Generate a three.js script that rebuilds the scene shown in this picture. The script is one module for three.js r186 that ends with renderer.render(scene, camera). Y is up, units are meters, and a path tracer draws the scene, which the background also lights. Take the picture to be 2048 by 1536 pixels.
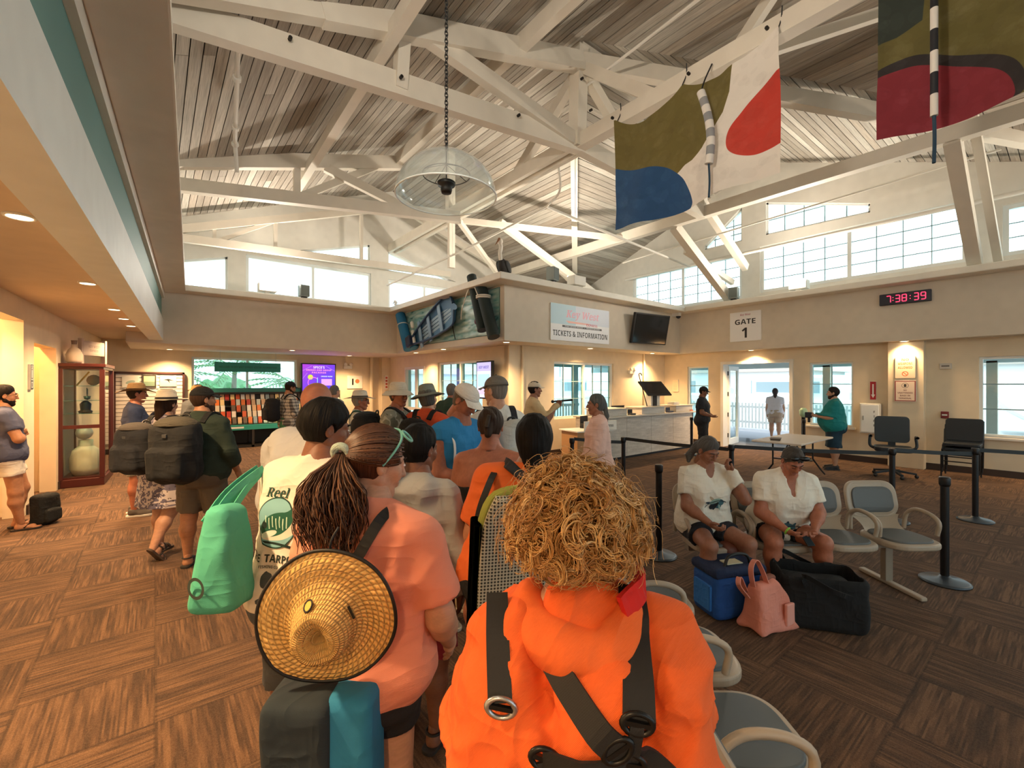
import * as THREE from 'three';
import { RectAreaLightUniformsLib } from 'three/addons/lights/RectAreaLightUniformsLib.js';
import { mergeGeometries, mergeVertices } from 'three/addons/utils/BufferGeometryUtils.js';
import { RoundedBoxGeometry } from 'three/addons/geometries/RoundedBoxGeometry.js';

// ---------------------------------------------------------------- camera, sky, exposure
const scene = new THREE.Scene();
const camera = new THREE.PerspectiveCamera(80.96, 2048 / 1536, 0.05, 300);
camera.position.set(0, 1.8, 0);
camera.rotation.set(0, -0.6707, 0);
scene.background = new THREE.Color().setRGB(0.86, 0.96, 1.0);
scene.backgroundIntensity = 2.6;
const renderer = new THREE.WebGLRenderer({ antialias: true });
renderer.toneMapping = THREE.LinearToneMapping;
renderer.toneMappingExposure = 1.28;
renderer.shadowMap.enabled = true;
RectAreaLightUniformsLib.init();
const sun = new THREE.DirectionalLight(0xfff1dc, 1.6);
sun.position.set(2, 40, -12); sun.target.position.set(8, 0, -4); sun.castShadow = true;
Object.assign(sun.shadow.camera, { left: -30, right: 30, top: 30, bottom: -30, near: 1, far: 90 });
scene.add(sun, sun.target);

// ---------------------------------------------------------------- helpers
const V = (x, y, z) => new THREE.Vector3(x, y, z);
function rng(seed) { let a = seed >>> 0; return () => { a = (a + 0x6D2B79F5) | 0; let t = Math.imul(a ^ (a >>> 15), 1 | a); t = (t + Math.imul(t ^ (t >>> 7), 61 | t)) ^ t; return ((t ^ (t >>> 14)) >>> 0) / 4294967296; }; }
const R0 = rng(7);
const clamp = (x, a, b) => x < a ? a : x > b ? b : x;
const mix = (a, b, t) => a + (b - a) * t;
const sstep = (a, b, x) => { const t = clamp((x - a) / (b - a), 0, 1); return t * t * (3 - 2 * t); };
const hash3 = (x, y, z) => { let h = Math.imul(x, 374761393) ^ Math.imul(y, 668265263) ^ Math.imul(z, 1274126177); h = Math.imul(h ^ (h >>> 13), 1274126177); return ((h ^ (h >>> 16)) >>> 0) / 4294967296; };
function noise3(x, y, z) {
  const xi = Math.floor(x), yi = Math.floor(y), zi = Math.floor(z); let u = x - xi, v = y - yi, w = z - zi;
  u = u * u * (3 - 2 * u); v = v * v * (3 - 2 * v); w = w * w * (3 - 2 * w);
  const h = (a, b, c) => hash3(xi + a, yi + b, zi + c);
  return mix(mix(mix(h(0, 0, 0), h(1, 0, 0), u), mix(h(0, 1, 0), h(1, 1, 0), u), v), mix(mix(h(0, 0, 1), h(1, 0, 1), u), mix(h(0, 1, 1), h(1, 1, 1), u), v), w) * 2 - 1;
}
// tileable 2-D noise for textures
function tn(x, y, px, py, s) {
  const xi = Math.floor(x), yi = Math.floor(y); let u = x - xi, v = y - yi; u = u * u * (3 - 2 * u); v = v * v * (3 - 2 * v);
  const m = (a, p) => ((a % p) + p) % p, h = (a, b) => hash3(m(xi + a, px), m(yi + b, py), s);
  return mix(mix(h(0, 0), h(1, 0), u), mix(h(0, 1), h(1, 1), u), v);
}
function dataTex(w, h, fn, srgb = true, rx = 1, ry = 1) {
  const d = new Uint8Array(w * h * 4);
  for (let y = 0; y < h; y++) for (let x = 0; x < w; x++) { const c = fn(x / w, y / h, x, y), i = (y * w + x) * 4; d[i] = clamp(c[0], 0, 255); d[i + 1] = clamp(c[1], 0, 255); d[i + 2] = clamp(c[2], 0, 255); d[i + 3] = 255; }
  const t = new THREE.DataTexture(d, w, h); t.wrapS = t.wrapT = THREE.RepeatWrapping; t.magFilter = THREE.LinearFilter; t.minFilter = THREE.LinearMipmapLinearFilter; t.generateMipmaps = true;
  if (srgb) t.colorSpace = THREE.SRGBColorSpace; t.repeat.set(rx, ry); t.needsUpdate = true; return t;
}
function canvasTex(w, h, draw) {
  const c = document.createElement('canvas'); c.width = w; c.height = h; const g = c.getContext('2d'); draw(g, w, h);
  const t = new THREE.CanvasTexture(c); t.colorSpace = THREE.SRGBColorSpace; t.anisotropy = 4; return t;
}
const std = (color, roughness = 0.7, extra = {}) => new THREE.MeshStandardMaterial({ color, roughness, ...extra });
const names = {};
function numbered(n) { const k = names[n] = (names[n] ?? -1) + 1; return k ? `${n}_${String(k).padStart(3, '0')}` : n; }
function shadow(o) { o.castShadow = o.receiveShadow = true; return o; }
function part(name, geo, m, parent, pos, rot) { const o = shadow(new THREE.Mesh(geo, m)); o.name = name; if (pos) o.position.set(...pos); if (rot) o.rotation.set(...rot); parent.add(o); return o; }
function tag(o, label, category, group, kind) { if (label) o.userData.label = label; if (category) o.userData.category = category; if (group) o.userData.group = group; if (kind) o.userData.kind = kind; return o; }
function thing(name, label, category, pos = [0, 0, 0], ry = 0, group) { const o = new THREE.Group(); o.name = numbered(name); o.position.set(...pos); o.rotation.y = ry; scene.add(o); return tag(o, label, category, group); }
function struct(name, geo, m, label, pos, rot) { const o = geo ? shadow(new THREE.Mesh(geo, m)) : new THREE.Group(); o.name = name; if (pos) o.position.set(...pos); if (rot) o.rotation.set(...rot); scene.add(o); return tag(o, label, null, null, 'structure'); }
const box = (w, h, d) => new THREE.BoxGeometry(w, h, d);
// box by its limits; uv in metres
function bx(x0, x1, y0, y1, z0, z1, bev = 0) {
  const w = Math.abs(x1 - x0), h = Math.abs(y1 - y0), d = Math.abs(z1 - z0);
  const g = bev ? new RoundedBoxGeometry(w, h, d, 2, Math.min(bev, w / 2.1, h / 2.1, d / 2.1)) : new THREE.BoxGeometry(w, h, d);
  g.translate((x0 + x1) / 2, (y0 + y1) / 2, (z0 + z1) / 2); return uvm(g);
}
// uv in metres from position, by the main direction of the normal
function uvm(g, s = 1) {
  const p = g.attributes.position, n = g.attributes.normal, uv = new Float32Array(p.count * 2);
  for (let i = 0; i < p.count; i++) { const ax = Math.abs(n.getX(i)), ay = Math.abs(n.getY(i)), az = Math.abs(n.getZ(i)); let u, v; if (ay >= ax && ay >= az) { u = p.getX(i); v = p.getZ(i); } else if (ax > az) { u = p.getZ(i); v = p.getY(i); } else { u = p.getX(i); v = p.getY(i); } uv[2 * i] = u * s; uv[2 * i + 1] = v * s; }
  g.setAttribute('uv', new THREE.BufferAttribute(uv, 2)); return g;
}
// square bar between two points
function bar(a, b, w, h = w, up = V(0, 1, 0)) {
  const L = a.distanceTo(b), g = new THREE.BoxGeometry(w, h, L); uvm(g);
  const z = b.clone().sub(a).normalize(), x = new THREE.Vector3().crossVectors(Math.abs(z.dot(up)) > 0.99 ? V(1, 0, 0) : up, z).normalize(), y = new THREE.Vector3().crossVectors(z, x);
  return g.applyMatrix4(new THREE.Matrix4().makeBasis(x, y, z).setPosition(a.clone().add(b).multiplyScalar(0.5)));
}
function rod(a, b, r, r2 = r, seg = 10) {
  const L = a.distanceTo(b), g = new THREE.CylinderGeometry(r2, r, L, seg);
  return g.applyMatrix4(new THREE.Matrix4().compose(a.clone().add(b).multiplyScalar(0.5), new THREE.Quaternion().setFromUnitVectors(V(0, 1, 0), b.clone().sub(a).normalize()), V(1, 1, 1)));
}
const tube = (pts, r, seg = 24, rad = 8, closed = false) => new THREE.TubeGeometry(new THREE.CatmullRomCurve3(pts, closed, 'centripetal'), seg, r, rad, closed);
const lathe = (pts, seg = 32) => new THREE.LatheGeometry(pts.map(p => new THREE.Vector2(p[0], p[1])), seg);
const ident = new THREE.Matrix4();
function merged(list) { const l = list.map(g => { const q = g.index ? g.toNonIndexed() : g; for (const k of Object.keys(q.attributes)) if (!['position', 'normal', 'uv'].includes(k)) q.deleteAttribute(k); if (!q.attributes.uv) uvm(q); return q; }); return mergeGeometries(l, false); }
// flat ribbon strap along a path; side = direction across the ribbon
function ribbon(pts, width, thick, side, seg = 20) {
  const cv = new THREE.CatmullRomCurve3(pts, false, 'centripetal'), pos = [], idx = [];
  for (let i = 0; i <= seg; i++) {
    const p = cv.getPointAt(i / seg), t = cv.getTangentAt(i / seg); let s = (typeof side === 'function' ? side(i / seg) : side).clone(); s.addScaledVector(t, -s.dot(t)).normalize(); const n = new THREE.Vector3().crossVectors(t, s);
    for (const [a, b] of [[-1, 1], [1, 1], [1, -1], [-1, -1]]) { const q = p.clone().addScaledVector(s, a * width / 2).addScaledVector(n, b * thick / 2); pos.push(q.x, q.y, q.z); }
    if (i) for (let k = 0; k < 4; k++) { const a = (i - 1) * 4 + k, b = (i - 1) * 4 + (k + 1) % 4, c = a + 4, d = b + 4; idx.push(a, c, b, b, c, d); }
  }
  const e = seg * 4; idx.push(0, 1, 2, 0, 2, 3, e, e + 2, e + 1, e, e + 3, e + 2);
  const g = new THREE.BufferGeometry(); g.setAttribute('position', new THREE.Float32BufferAttribute(pos, 3)); g.setIndex(idx);
  const q = g.toNonIndexed(); q.computeVertexNormals(); return uvm(q);
}
// wall in a vertical plane: outline and holes in (u, y); u runs along dir from origin; thickness goes to -normal side (away from the room)
function wallGeo(outline, holes, thick) {
  const s = new THREE.Shape(outline.map(p => new THREE.Vector2(...p)));
  for (const h of holes) s.holes.push(new THREE.Path((h.length === 2 ? [[h[0][0], h[0][1]], [h[1][0], h[0][1]], [h[1][0], h[1][1]], [h[0][0], h[1][1]]] : h).map(p => new THREE.Vector2(...p))));
  return new THREE.ExtrudeGeometry(s, { depth: thick, bevelEnabled: false });
}
// ---------------------------------------------------------------- materials
const blotch = dataTex(256, 256, (u, v) => { const n = 246 + 9 * (tn(u * 6, v * 6, 6, 6, 3) - 0.5) + 7 * (tn(u * 23, v * 23, 23, 23, 4) - 0.5); return [n, n, n - 1]; }, true, 0.4, 0.4);
const paint = (c, r = 0.75) => std(c, r, { map: blotch });
const M = {};
M.wall = paint('#ecdcc0'); M.fascia = paint('#d9cfbf'); M.white = paint('#eeebe3', 0.55); M.ledge = paint('#e9e4d9', 0.6); M.lowceil = paint('#dcc8b0', 0.85); M.teal = std('#5f8f8c', 0.6); M.pale = paint('#e3e9e8', 0.6);
M.beam = paint('#e6dfd2', 0.6);
M.muntin = std('#8fa9ae', 0.5); M.frame = std('#eef2f1', 0.45); M.black = std('#141517', 0.5); M.blackm = std('#17181a', 0.35, { metalness: 0.3 }); M.dark = std('#24262a', 0.7); M.steel = std('#b9bcc0', 0.3, { metalness: 0.9 }); M.baseb = std('#3a2c26', 0.55);
M.glass = new THREE.MeshPhysicalMaterial({ color: '#e6f6f6', roughness: 0.02, transmission: 1, thickness: 0, ior: 1.5 });
M.glassTeal = new THREE.MeshPhysicalMaterial({ color: '#bfe6e6', roughness: 0.03, transmission: 1, thickness: 0, ior: 1.5 });
M.lamp = new THREE.MeshStandardMaterial({ color: '#fff2dc', emissive: '#ffe0b0', emissiveIntensity: 9, roughness: 0.5 });
M.coolLamp = new THREE.MeshStandardMaterial({ color: '#ffffff', emissive: '#fff6e8', emissiveIntensity: 6, roughness: 0.5 });
// ================================================================= the building
// plan: x = distance towards the gate wall, -z = distance towards the brochure wall
const GX = 12.85, GF = 12.45, KA = 7.52, KX = 5.76, BA = 12.9, SO = 2.72, LE = 3.9, LT = 4.04, CX = 5.8, CA = 5.4, RIDGE = 7.8, SL = 0.38;
// ---- floor
{
  const tile = 0.61, N = 8, S = 1536;
  const colA = [91, 67, 49], colB = [116, 87, 63], colC = [70, 52, 39];
  const carpet = dataTex(S, S, (u, v) => {
    const tx = Math.floor(u * N), ty = Math.floor(v * N); let a = u * N - tx, b = v * N - ty; if ((tx + ty) % 2) [a, b] = [b, a];
    const id = hash3(tx, ty, 9) * 50 | 0, row = Math.floor(b * 62), k = hash3(row, id, 3);
    const seg = tn(a * 5 + k * 17, row + id * 67, 4096, 65536, 11), wide = tn(a * 2.2 + 3, b * 14 + id, 4096, 4096, 12);
    let t = 0.4 * seg + 0.32 * wide + 0.28 * k; t = sstep(0.18, 0.82, t);
    const fine = (hash3(u * S | 0, v * S | 0, 5) - 0.5) * 26, edge = Math.min(a, 1 - a, b, 1 - b) < 0.012 ? 0.86 : 1;
    const c = t < 0.5 ? [0, 1, 2].map(i => mix(colC[i], colA[i], t * 2)) : [0, 1, 2].map(i => mix(colA[i], colB[i], t * 2 - 1));
    return c.map(x => x * edge + fine);
  }, true, 1 / (tile * N), 1 / (tile * N));
  const cb = dataTex(256, 256, (u, v, x, y) => { const n = 90 + 150 * hash3(x, y, 21); return [n, n, n]; }, false, 2, 2);
  M.carpet = std('#ffffff', 0.95, { map: carpet, bumpMap: cb, bumpScale: 0.003 });
  const g = new THREE.BoxGeometry(18.4, 0.12, 23.5); g.translate(-2.6 + 9.2 - 0.35, -0.06, -3.75); uvm(g);
  struct('floor', g, M.carpet, 'brown striped carpet tile floor of the waiting hall');
}
// ---- windows: a frame of bars, muntins, and one glass sheet per opening of the grid
let winN = 0;
function gridWindow(label, at, rotY, w, h, cols, rows, opt = {}) {
  const g = struct(`window_${++winN}`, null, null, label, at, [0, rotY, 0]); const f = opt.f ?? 0.07, m = opt.m ?? 0.022, dp = 0.09, fm = opt.mat ?? M.frame;
  part('window_frame', merged([bx(-w / 2, w / 2, 0, f, -dp / 2, dp / 2), bx(-w / 2, w / 2, h - f, h, -dp / 2, dp / 2), bx(-w / 2, -w / 2 + f, f, h - f, -dp / 2, dp / 2), bx(w / 2 - f, w / 2, f, h - f, -dp / 2, dp / 2)]), fm, g);
  const sashes = opt.sashes ?? 1, sw = (w - 2 * f - (sashes - 1) * f) / sashes, ph = (h - 2 * f) / rows;
  for (let s = 0; s < sashes; s++) {
    const x0 = -w / 2 + f + s * (sw + f); if (s) part('mullion', bx(x0 - f, x0, f, h - f, -dp / 2, dp / 2), fm, g);
    const pw = sw / cols;
    for (let i = 1; i < cols; i++) part('muntin', bx(x0 + i * pw - m / 2, x0 + i * pw + m / 2, f, h - f, -0.016, 0.016), opt.mm ?? M.muntin, g);
    for (let j = 1; j < rows; j++) part('muntin', bx(x0, x0 + sw, f + j * ph - m / 2, f + j * ph + m / 2, -0.015, 0.015), opt.mm ?? M.muntin, g);
    for (let i = 0; i < cols; i++) for (let j = 0; j < rows; j++) part('pane', paneGeo(pw, ph), opt.glass ?? M.glass, g, [x0 + (i + 0.5) * pw, f + (j + 0.5) * ph, 0]);
  }
  if (opt.sill) part('window_sill', bx(-w / 2 - 0.06, w / 2 + 0.06, -0.05, 0, -0.02, 0.2, 0.01), M.white, g);
  return g;
}
const paneCache = {};
function paneGeo(w, h) { const k = w.toFixed(3) + '_' + h.toFixed(3); return paneCache[k] ??= new THREE.PlaneGeometry(w, h); }
// window whose outline is any polygon (u, y): frame = outline minus inset
function polyWindow(label, at, rotY, pts, verticals = [], horizontals = []) {
  const g = struct(`window_${++winN}`, null, null, label, at, [0, rotY, 0]);
  const cx = pts.reduce((s, p) => s + p[0], 0) / pts.length, cy = pts.reduce((s, p) => s + p[1], 0) / pts.length;
  for (let i = 0; i < pts.length; i++) { const a = pts[i], b = pts[(i + 1) % pts.length]; part('window_frame', bar(V(a[0], a[1], 0), V(b[0], b[1], 0), 0.09, 0.09), M.frame, g); }
  const pane = new THREE.ShapeGeometry(new THREE.Shape(pts.map(p => new THREE.Vector2(...p)))); part('pane', pane, M.glass, g);
  for (const [x, y0, y1] of verticals) part('muntin', bx(x - 0.011, x + 0.011, y0, y1, -0.015, 0.015), M.muntin, g);
  for (const [y, x0, x1] of horizontals) part('muntin', bx(x0, x1, y - 0.011, y + 0.011, -0.014, 0.014), M.muntin, g);
}
// ---- gate wall (plane x = GX), u = -z
const wallX = (name, label, outline, holes, thick, x, m) => struct(name, wallGeo(outline, holes, thick), m, label, [x, 0, 0], [0, Math.PI / 2, 0]); // shape u -> -z, extrude -> +x
const wallZ = (name, label, outline, holes, thick, z, m) => { const g = wallGeo(outline, holes, thick); g.translate(0, 0, -thick); return struct(name, g, m, label, [0, 0, z]); }; // shape u -> x, extrude -> -z
const gateHoles = [[[6.82, 0.62], [7.5, 2.33]], [[4.56, 0], [6.44, 2.44]], [[3.3, 0.78], [4.2, 2.33]], [[-1.6, 0.76], [1.24, 2.34]], [[-4.4, 0.76], [-2.3, 2.34]]];
wallX('wall_gate', 'cream plaster wall with the gate opening and windows', [[-5.6, 0], [4.56, 0], [4.56, 2.44], [6.44, 2.44], [6.44, 0], [8.3, 0], [8.3, SO], [-5.6, SO]], gateHoles.filter((_, i) => i !== 1), 0.22, GX, M.wall);
const RY = -Math.PI / 2; // window faces -x
gridWindow('narrow window beside the guard, left of the gate', [GX + 0.1, 0.62, -7.16], RY, 0.68, 1.71, 1, 3, { f: 0.045, glass: M.glassTeal });
gridWindow('tall window right of the gate behind the man in teal', [GX + 0.1, 0.78, -3.75], RY, 0.9, 1.55, 2, 3, { f: 0.045, m: 0.018, sill: 1, glass: M.glassTeal });
gridWindow('wide window beside the stacked black chairs', [GX + 0.1, 0.76, 0.18], RY, 2.84, 1.58, 4, 3, { f: 0.05, sill: 1 });
gridWindow('wide window farther along the gate wall', [GX + 0.1, 0.76, 3.35], RY, 2.1, 1.58, 3, 3, { f: 0.05, sill: 1 });
{ // gate frame and an opened door leaf
  const d = struct('door_1', null, null, 'white framed gate opening to the dock with a door leaf folded back', [GX, 0, -5.5]);
  part('door_frame', merged([bx(-0.06, 0.24, 0, 2.44, 0.86, 0.94), bx(-0.06, 0.24, 0, 2.44, -0.94, -0.86), bx(-0.06, 0.24, 2.36, 2.44, -0.86, 0.86)]), M.white, d);
  const leaf = new THREE.Group(); leaf.name = 'door_leaf'; leaf.position.set(0.24, 0, -0.86); leaf.rotation.y = 0.15; d.add(leaf);
  part('stile', merged([bx(0, 0.9, 0.02, 0.2, -0.025, 0.025), bx(0, 0.9, 2.2, 2.32, -0.025, 0.025), bx(0, 0.12, 0.2, 2.2, -0.025, 0.025), bx(0.78, 0.9, 0.2, 2.2, -0.025, 0.025)]), M.frame, leaf);
  part('pane', new THREE.PlaneGeometry(0.66, 2.0).translate(0.45, 1.2, 0), M.glass, leaf);
  for (let k = 0; k < 4; k++) part('hinge', rod(V(-0.02, 0.25 + k * 0.6, 0), V(-0.02, 0.37 + k * 0.6, 0), 0.018), M.dark, leaf);
}
struct('baseboard_gate', merged([bx(GX - 0.025, GX, 0, 0.13, -4.54, 5.6), bx(GX - 0.025, GX, 0, 0.13, -8.3, -6.46)]), M.baseb, 'dark vinyl baseboard of the gate wall');
// pillar with the red signs
struct('wall_pillar', bx(GX - 0.22, GX, 0, SO, -2.62, -2.02, 0.012), M.wall, 'cream pilaster carrying the two red lettered signs');
// gate fascia and clerestory
struct('trim_gate_fascia', bx(GF, GX + 0.2, SO, LE, -KA, 5.6), M.fascia, 'deep plaster fascia above the gate wall');
struct('trim_gate_ledge', bx(GF - 0.4, GX + 0.2, LE, LT, -KA + 0.4, 5.6, 0.02), M.ledge, 'projecting plaster ledge above the gate');
const roofY = (X, A) => { const main = RIDGE - SL * Math.abs(X - CX); return X > CX ? Math.max(main, RIDGE - SL * Math.abs(A - CA)) : main; };
const gateTop = A => Math.max(RIDGE - SL * Math.abs(A - CA), 5.12) + 0.08;
{
  const holes = [[[5.86, 4.2], [9.5, 5.47]], [[1.4, 4.27], [5.38, 5.52]], [[-1.2, 4.27], [0.92, 5.25]],
    [[5.86, 5.8], [6.94, 5.8], [6.94, 5.92], [5.86, 6.75]], [[2.98, 5.74], [5.23, 5.8], [5.23, 6.68], [2.98, 5.95]]];
  wallX('wall_gate_clerestory', 'white gable wall with clerestory windows above the gate ledge', [[-5.6, LT], [13.3, LT], [13.3, gateTop(13.3)], [CA + 7.05, gateTop(CA + 7.05)], [CA, gateTop(CA)], [CA - 7.05, gateTop(CA - 7.05)], [-5.6, gateTop(-5.6)]], holes, 0.2, GX, M.white);
  gridWindow('clerestory window above the ticket kiosk end of the gate wall', [GX + 0.1, 4.2, -7.68], RY, 3.64, 1.27, 4, 4, { sashes: 2, m: 0.016, f: 0.08 });
  gridWindow('wide clerestory window above the gate number sign and clock', [GX + 0.1, 4.27, -3.39], RY, 3.98, 1.25, 4, 4, { sashes: 2, m: 0.016, f: 0.08 });
  gridWindow('clerestory window past the slanting roof strut', [GX + 0.1, 4.27, 0.14], RY, 2.12, 0.98, 2, 3, { sashes: 2, m: 0.016, f: 0.08 });
  polyWindow('small sloping gable window beside the apex post, kiosk side', [GX + 0.1, 0, 0], Math.PI / 2, holes[3], [[6.4, 5.8, 6.33], [6.13, 5.8, 6.55], [6.67, 5.8, 6.13]], [[6.05, 5.86, 6.8], [6.3, 5.86, 6.4]]);
  polyWindow('long sloping gable window above the wide clerestory window', [GX + 0.1, 0, 0], Math.PI / 2, holes[4], [3.45, 3.9, 4.35, 4.8].map(u => [u, 5.75, 5.95 + (u - 2.98) * 0.32]), [[6.2, 3.76, 5.23]]);
}
// ---- kiosk: bulkhead block, ledge, walls under it
struct('trim_kiosk_fascia', bx(KX, GX + 0.2, SO, LE, -15.4, -KA), M.fascia, 'plaster bulkhead of the ticket kiosk carrying the ticket sign');
struct('trim_kiosk_ledge', bx(KX - 0.4, GX + 0.2, LE, LT, -BA + 0.4, -KA + 0.4, 0.02), M.ledge, 'projecting plaster ledge on top of the ticket kiosk');
wallZ('wall_kiosk_front', 'cream wall behind the ticket counter with a double window', [[6.5, 0], [GX, 0], [GX, SO], [6.5, SO]], [[[7.95, 0.9], [10.3, 2.38]]], 0.2, -8.3, M.wall);
gridWindow('double window behind the ticket counter', [9.125, 0.9, -8.4], 0, 2.35, 1.48, 3, 3, { sashes: 2, f: 0.06, m: 0.014, glass: M.glassTeal });
wallX('wall_kiosk_side', 'cream wall of the kiosk with window and glazed door beside the brochure wall', [[8.34, 0], [12.5, 0], [12.5, 2.35], [13.9, 2.35], [13.9, 0], [15.38, 0], [15.38, SO], [8.34, SO]], [[[9.4, 0.9], [11.7, 2.42]]], 0.2, 6.5, M.wall);
gridWindow('double window in the kiosk side wall under the boat mural', [6.6, 0.9, -10.55], RY, 2.3, 1.52, 2, 3, { sashes: 2, f: 0.06, m: 0.014, glass: M.glassTeal });
{
  const d = struct('door_2', null, null, 'glazed double door in the kiosk side wall', [6.58, 0, -13.2]);
  part('door_frame', merged([bx(-0.1, 0.1, 0, 2.35, 0.62, 0.7), bx(-0.1, 0.1, 0, 2.35, -0.7, -0.62), bx(-0.1, 0.1, 2.27, 2.35, -0.62, 0.62), bx(-0.04, 0.04, 0, 2.27, -0.06, 0.06), bx(-0.04, 0.04, 0, 0.2, -0.62, 0.62), bx(-0.03, 0.03, 0.95, 1.05, -0.62, 0.62)]), M.white, d);
  part('pane', new THREE.PlaneGeometry(1.24, 2.1).rotateY(Math.PI / 2).translate(0, 1.2, 0), M.glassTeal, d);
}
struct('trim_downpipe', merged([rod(V(6.88, 0, -8.26), V(6.88, SO, -8.26), 0.035), rod(V(11.7, 0, -8.25), V(11.7, SO, -8.25), 0.03)]), M.wall, 'cream conduit pipes running down the kiosk wall');
struct('baseboard_kiosk', merged([bx(6.5, GX, 0, 0.13, -8.3, -8.275), bx(6.475, 6.5, 0, 0.13, -12.5, -8.3)]), M.baseb, 'dark baseboard of the kiosk walls');
// ---- brochure wall
struct('trim_brochure_fascia', bx(-0.5, KX, SO, LE, -15.6, -BA), M.fascia, 'plaster bulkhead above the brochure racks');
struct('trim_brochure_ledge', bx(0.2, KX + 0.3, LE, LT, -15.6, -BA + 0.4, 0.02), M.ledge, 'projecting plaster ledge below the brochure side clerestory');
wallZ('wall_brochure', 'cream back wall behind the brochure racks', [[-2.9, 0], [6.7, 0], [6.7, 3.1], [-2.9, 3.1]], [[[0.8, 1.0], [3.52, 2.56]]], 0.2, -15.4, M.wall);
gridWindow('wide picture window behind the brochure rack', [2.16, 1.0, -15.5], 0, 2.72, 1.56, 1, 1, { sashes: 2, f: 0.06, glass: M.glassTeal });
struct('baseboard_brochure', bx(-1.1, 6.5, 0, 0.13, -15.4, -15.375), M.baseb, 'dark baseboard of the brochure wall');
struct('trim_corner_pipe', merged([rod(V(5.9, 0, -15.3), V(5.9, SO, -15.3), 0.06), bx(6.2, 6.5, 0, SO, -15.4, -15.1)]), M.wall, 'cream column and pipe in the inner corner past the purple screen');
{
  const T = X => RIDGE - SL * Math.abs(X - CX) + 0.08;
  const holes = [[[0.5, 4.14], [1.43, 4.14], [1.43, 5.0], [0.5, 4.76]], [[1.83, 4.14], [5.12, 5.14]], [[5.66, 4.14], [8.2, 5.05]], [[3.05, 5.46], [5.08, 5.46], [5.08, 6.0]], [[5.66, 5.3], [8.1, 5.3], [5.66, 5.92]]];
  wallZ('wall_brochure_clerestory', 'white gable wall with clerestory windows above the brochure ledge', [[-0.6, LT], [GX, LT], [GX, T(GX)], [CX, T(CX)], [-0.6, T(-0.6)]], holes, 0.2, -13.3, M.white);
  gridWindow('two pane clerestory window above the brochure ledge', [3.475, 4.14, -13.4], 0, 3.29, 1.0, 1, 1, { sashes: 2, f: 0.07 });
  gridWindow('clerestory window between brochure ledge and kiosk', [6.93, 4.14, -13.4], 0, 2.54, 0.91, 1, 1, { sashes: 2, f: 0.07 });
  polyWindow('small slope headed clerestory window at the left wall', [0, 0, -13.4], 0, holes[0]);
  polyWindow('triangular gable window over the brochure side clerestory', [0, 0, -13.4], 0, holes[3]);
  polyWindow('triangular gable window on the kiosk side of the brochure gable', [0, 0, -13.4], 0, holes[4]);
}
// ---- left wing: everything runs along a line turned a little from the main axis
const LR = -0.05; // rotation about y
const leftX = (x0, A) => x0 + 0.05 * A;
function leftGeo(x0, x1, y0, y1, a0, a1) { const g = bx(x0, x1, y0, y1, -a1, -a0); return g.applyMatrix4(new THREE.Matrix4().makeRotationY(LR)); }
struct('trim_left_ledge', leftGeo(-0.5, -0.09, LE, LT, -5.6, 13.0), M.ledge, 'plaster ledge running along the left bulkhead');
struct('trim_left_soffit', leftGeo(-0.47, -0.1, LE - 0.012, LE, -5.6, 12.9), M.ledge, 'plaster underside of the left ledge');
struct('trim_left_band', leftGeo(-0.62, -0.48, 3.75, LE, -5.6, 12.9), M.white, 'white strip along the top of the left bulkhead');
struct('trim_left_recess', leftGeo(-0.64, -0.53, 3.2, 3.78, -5.6, 12.9), M.teal, 'grey teal recessed strip in the left bulkhead');
struct('trim_left_fascia', leftGeo(-0.75, -0.5, 2.79, 3.27, -5.6, 12.95), M.pale, 'pale lower band of the left bulkhead');
struct('trim_left_upper', leftGeo(-0.75, -0.6, LT, 5.62, -5.6, 13.4), M.white, 'white wall above the left ledge up to the eaves');
struct('ceiling', leftGeo(-3.6, -0.75, 2.95, 3.1, -5.6, 15.6), M.lowceil, 'low plaster ceiling of the left wing');
{ // left wall with two openings, alcoves behind
  const g = wallGeo([[-5.6, 0], [7.5, 0], [7.5, 2.66], [8.9, 2.66], [8.9, 0], [9.4, 0], [9.4, 2.4], [10.72, 2.4], [10.72, 0], [15.5, 0], [15.5, 3.0], [-5.6, 3.0]], [], 0.2);
  g.rotateY(Math.PI / 2); g.translate(-0.2, 0, 0); g.applyMatrix4(new THREE.Matrix4().makeRotationY(LR));
  struct('wall_left', g, M.wall, 'cream left wall with the restroom openings', [-1.84, 0, 0]);
  const al = leftGeo(-3.5, -3.3, 0, 3.0, -5.6, 15.6); struct('wall_left_alcove', al, M.wall, 'cream back wall of the restroom alcoves');
  struct('wall_alcove_partition', merged([leftGeo(-3.4, -2.04, 0, 2.95, 8.95, 9.35), leftGeo(-3.4, -2.04, 0, 2.95, 10.75, 10.9), leftGeo(-3.4, -2.04, 0, 2.95, 7.2, 7.45)]), M.wall, 'cream partitions between the restroom alcoves');
  struct('door_3', leftGeo(-2.5, -2.45, 0, 2.4, 9.36, 10.74), paint('#e7cfa6', 0.6), 'cream restroom door set back in its opening');
  struct('baseboard_left', merged([leftGeo(-1.84, -1.815, 0, 0.13, 8.92, 9.38), leftGeo(-1.84, -1.815, 0, 0.13, 10.74, 15.4), leftGeo(-2.45, -2.42, 0, 0.13, 9.4, 10.7)]), M.baseb, 'dark baseboard of the left wall');
}
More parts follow.
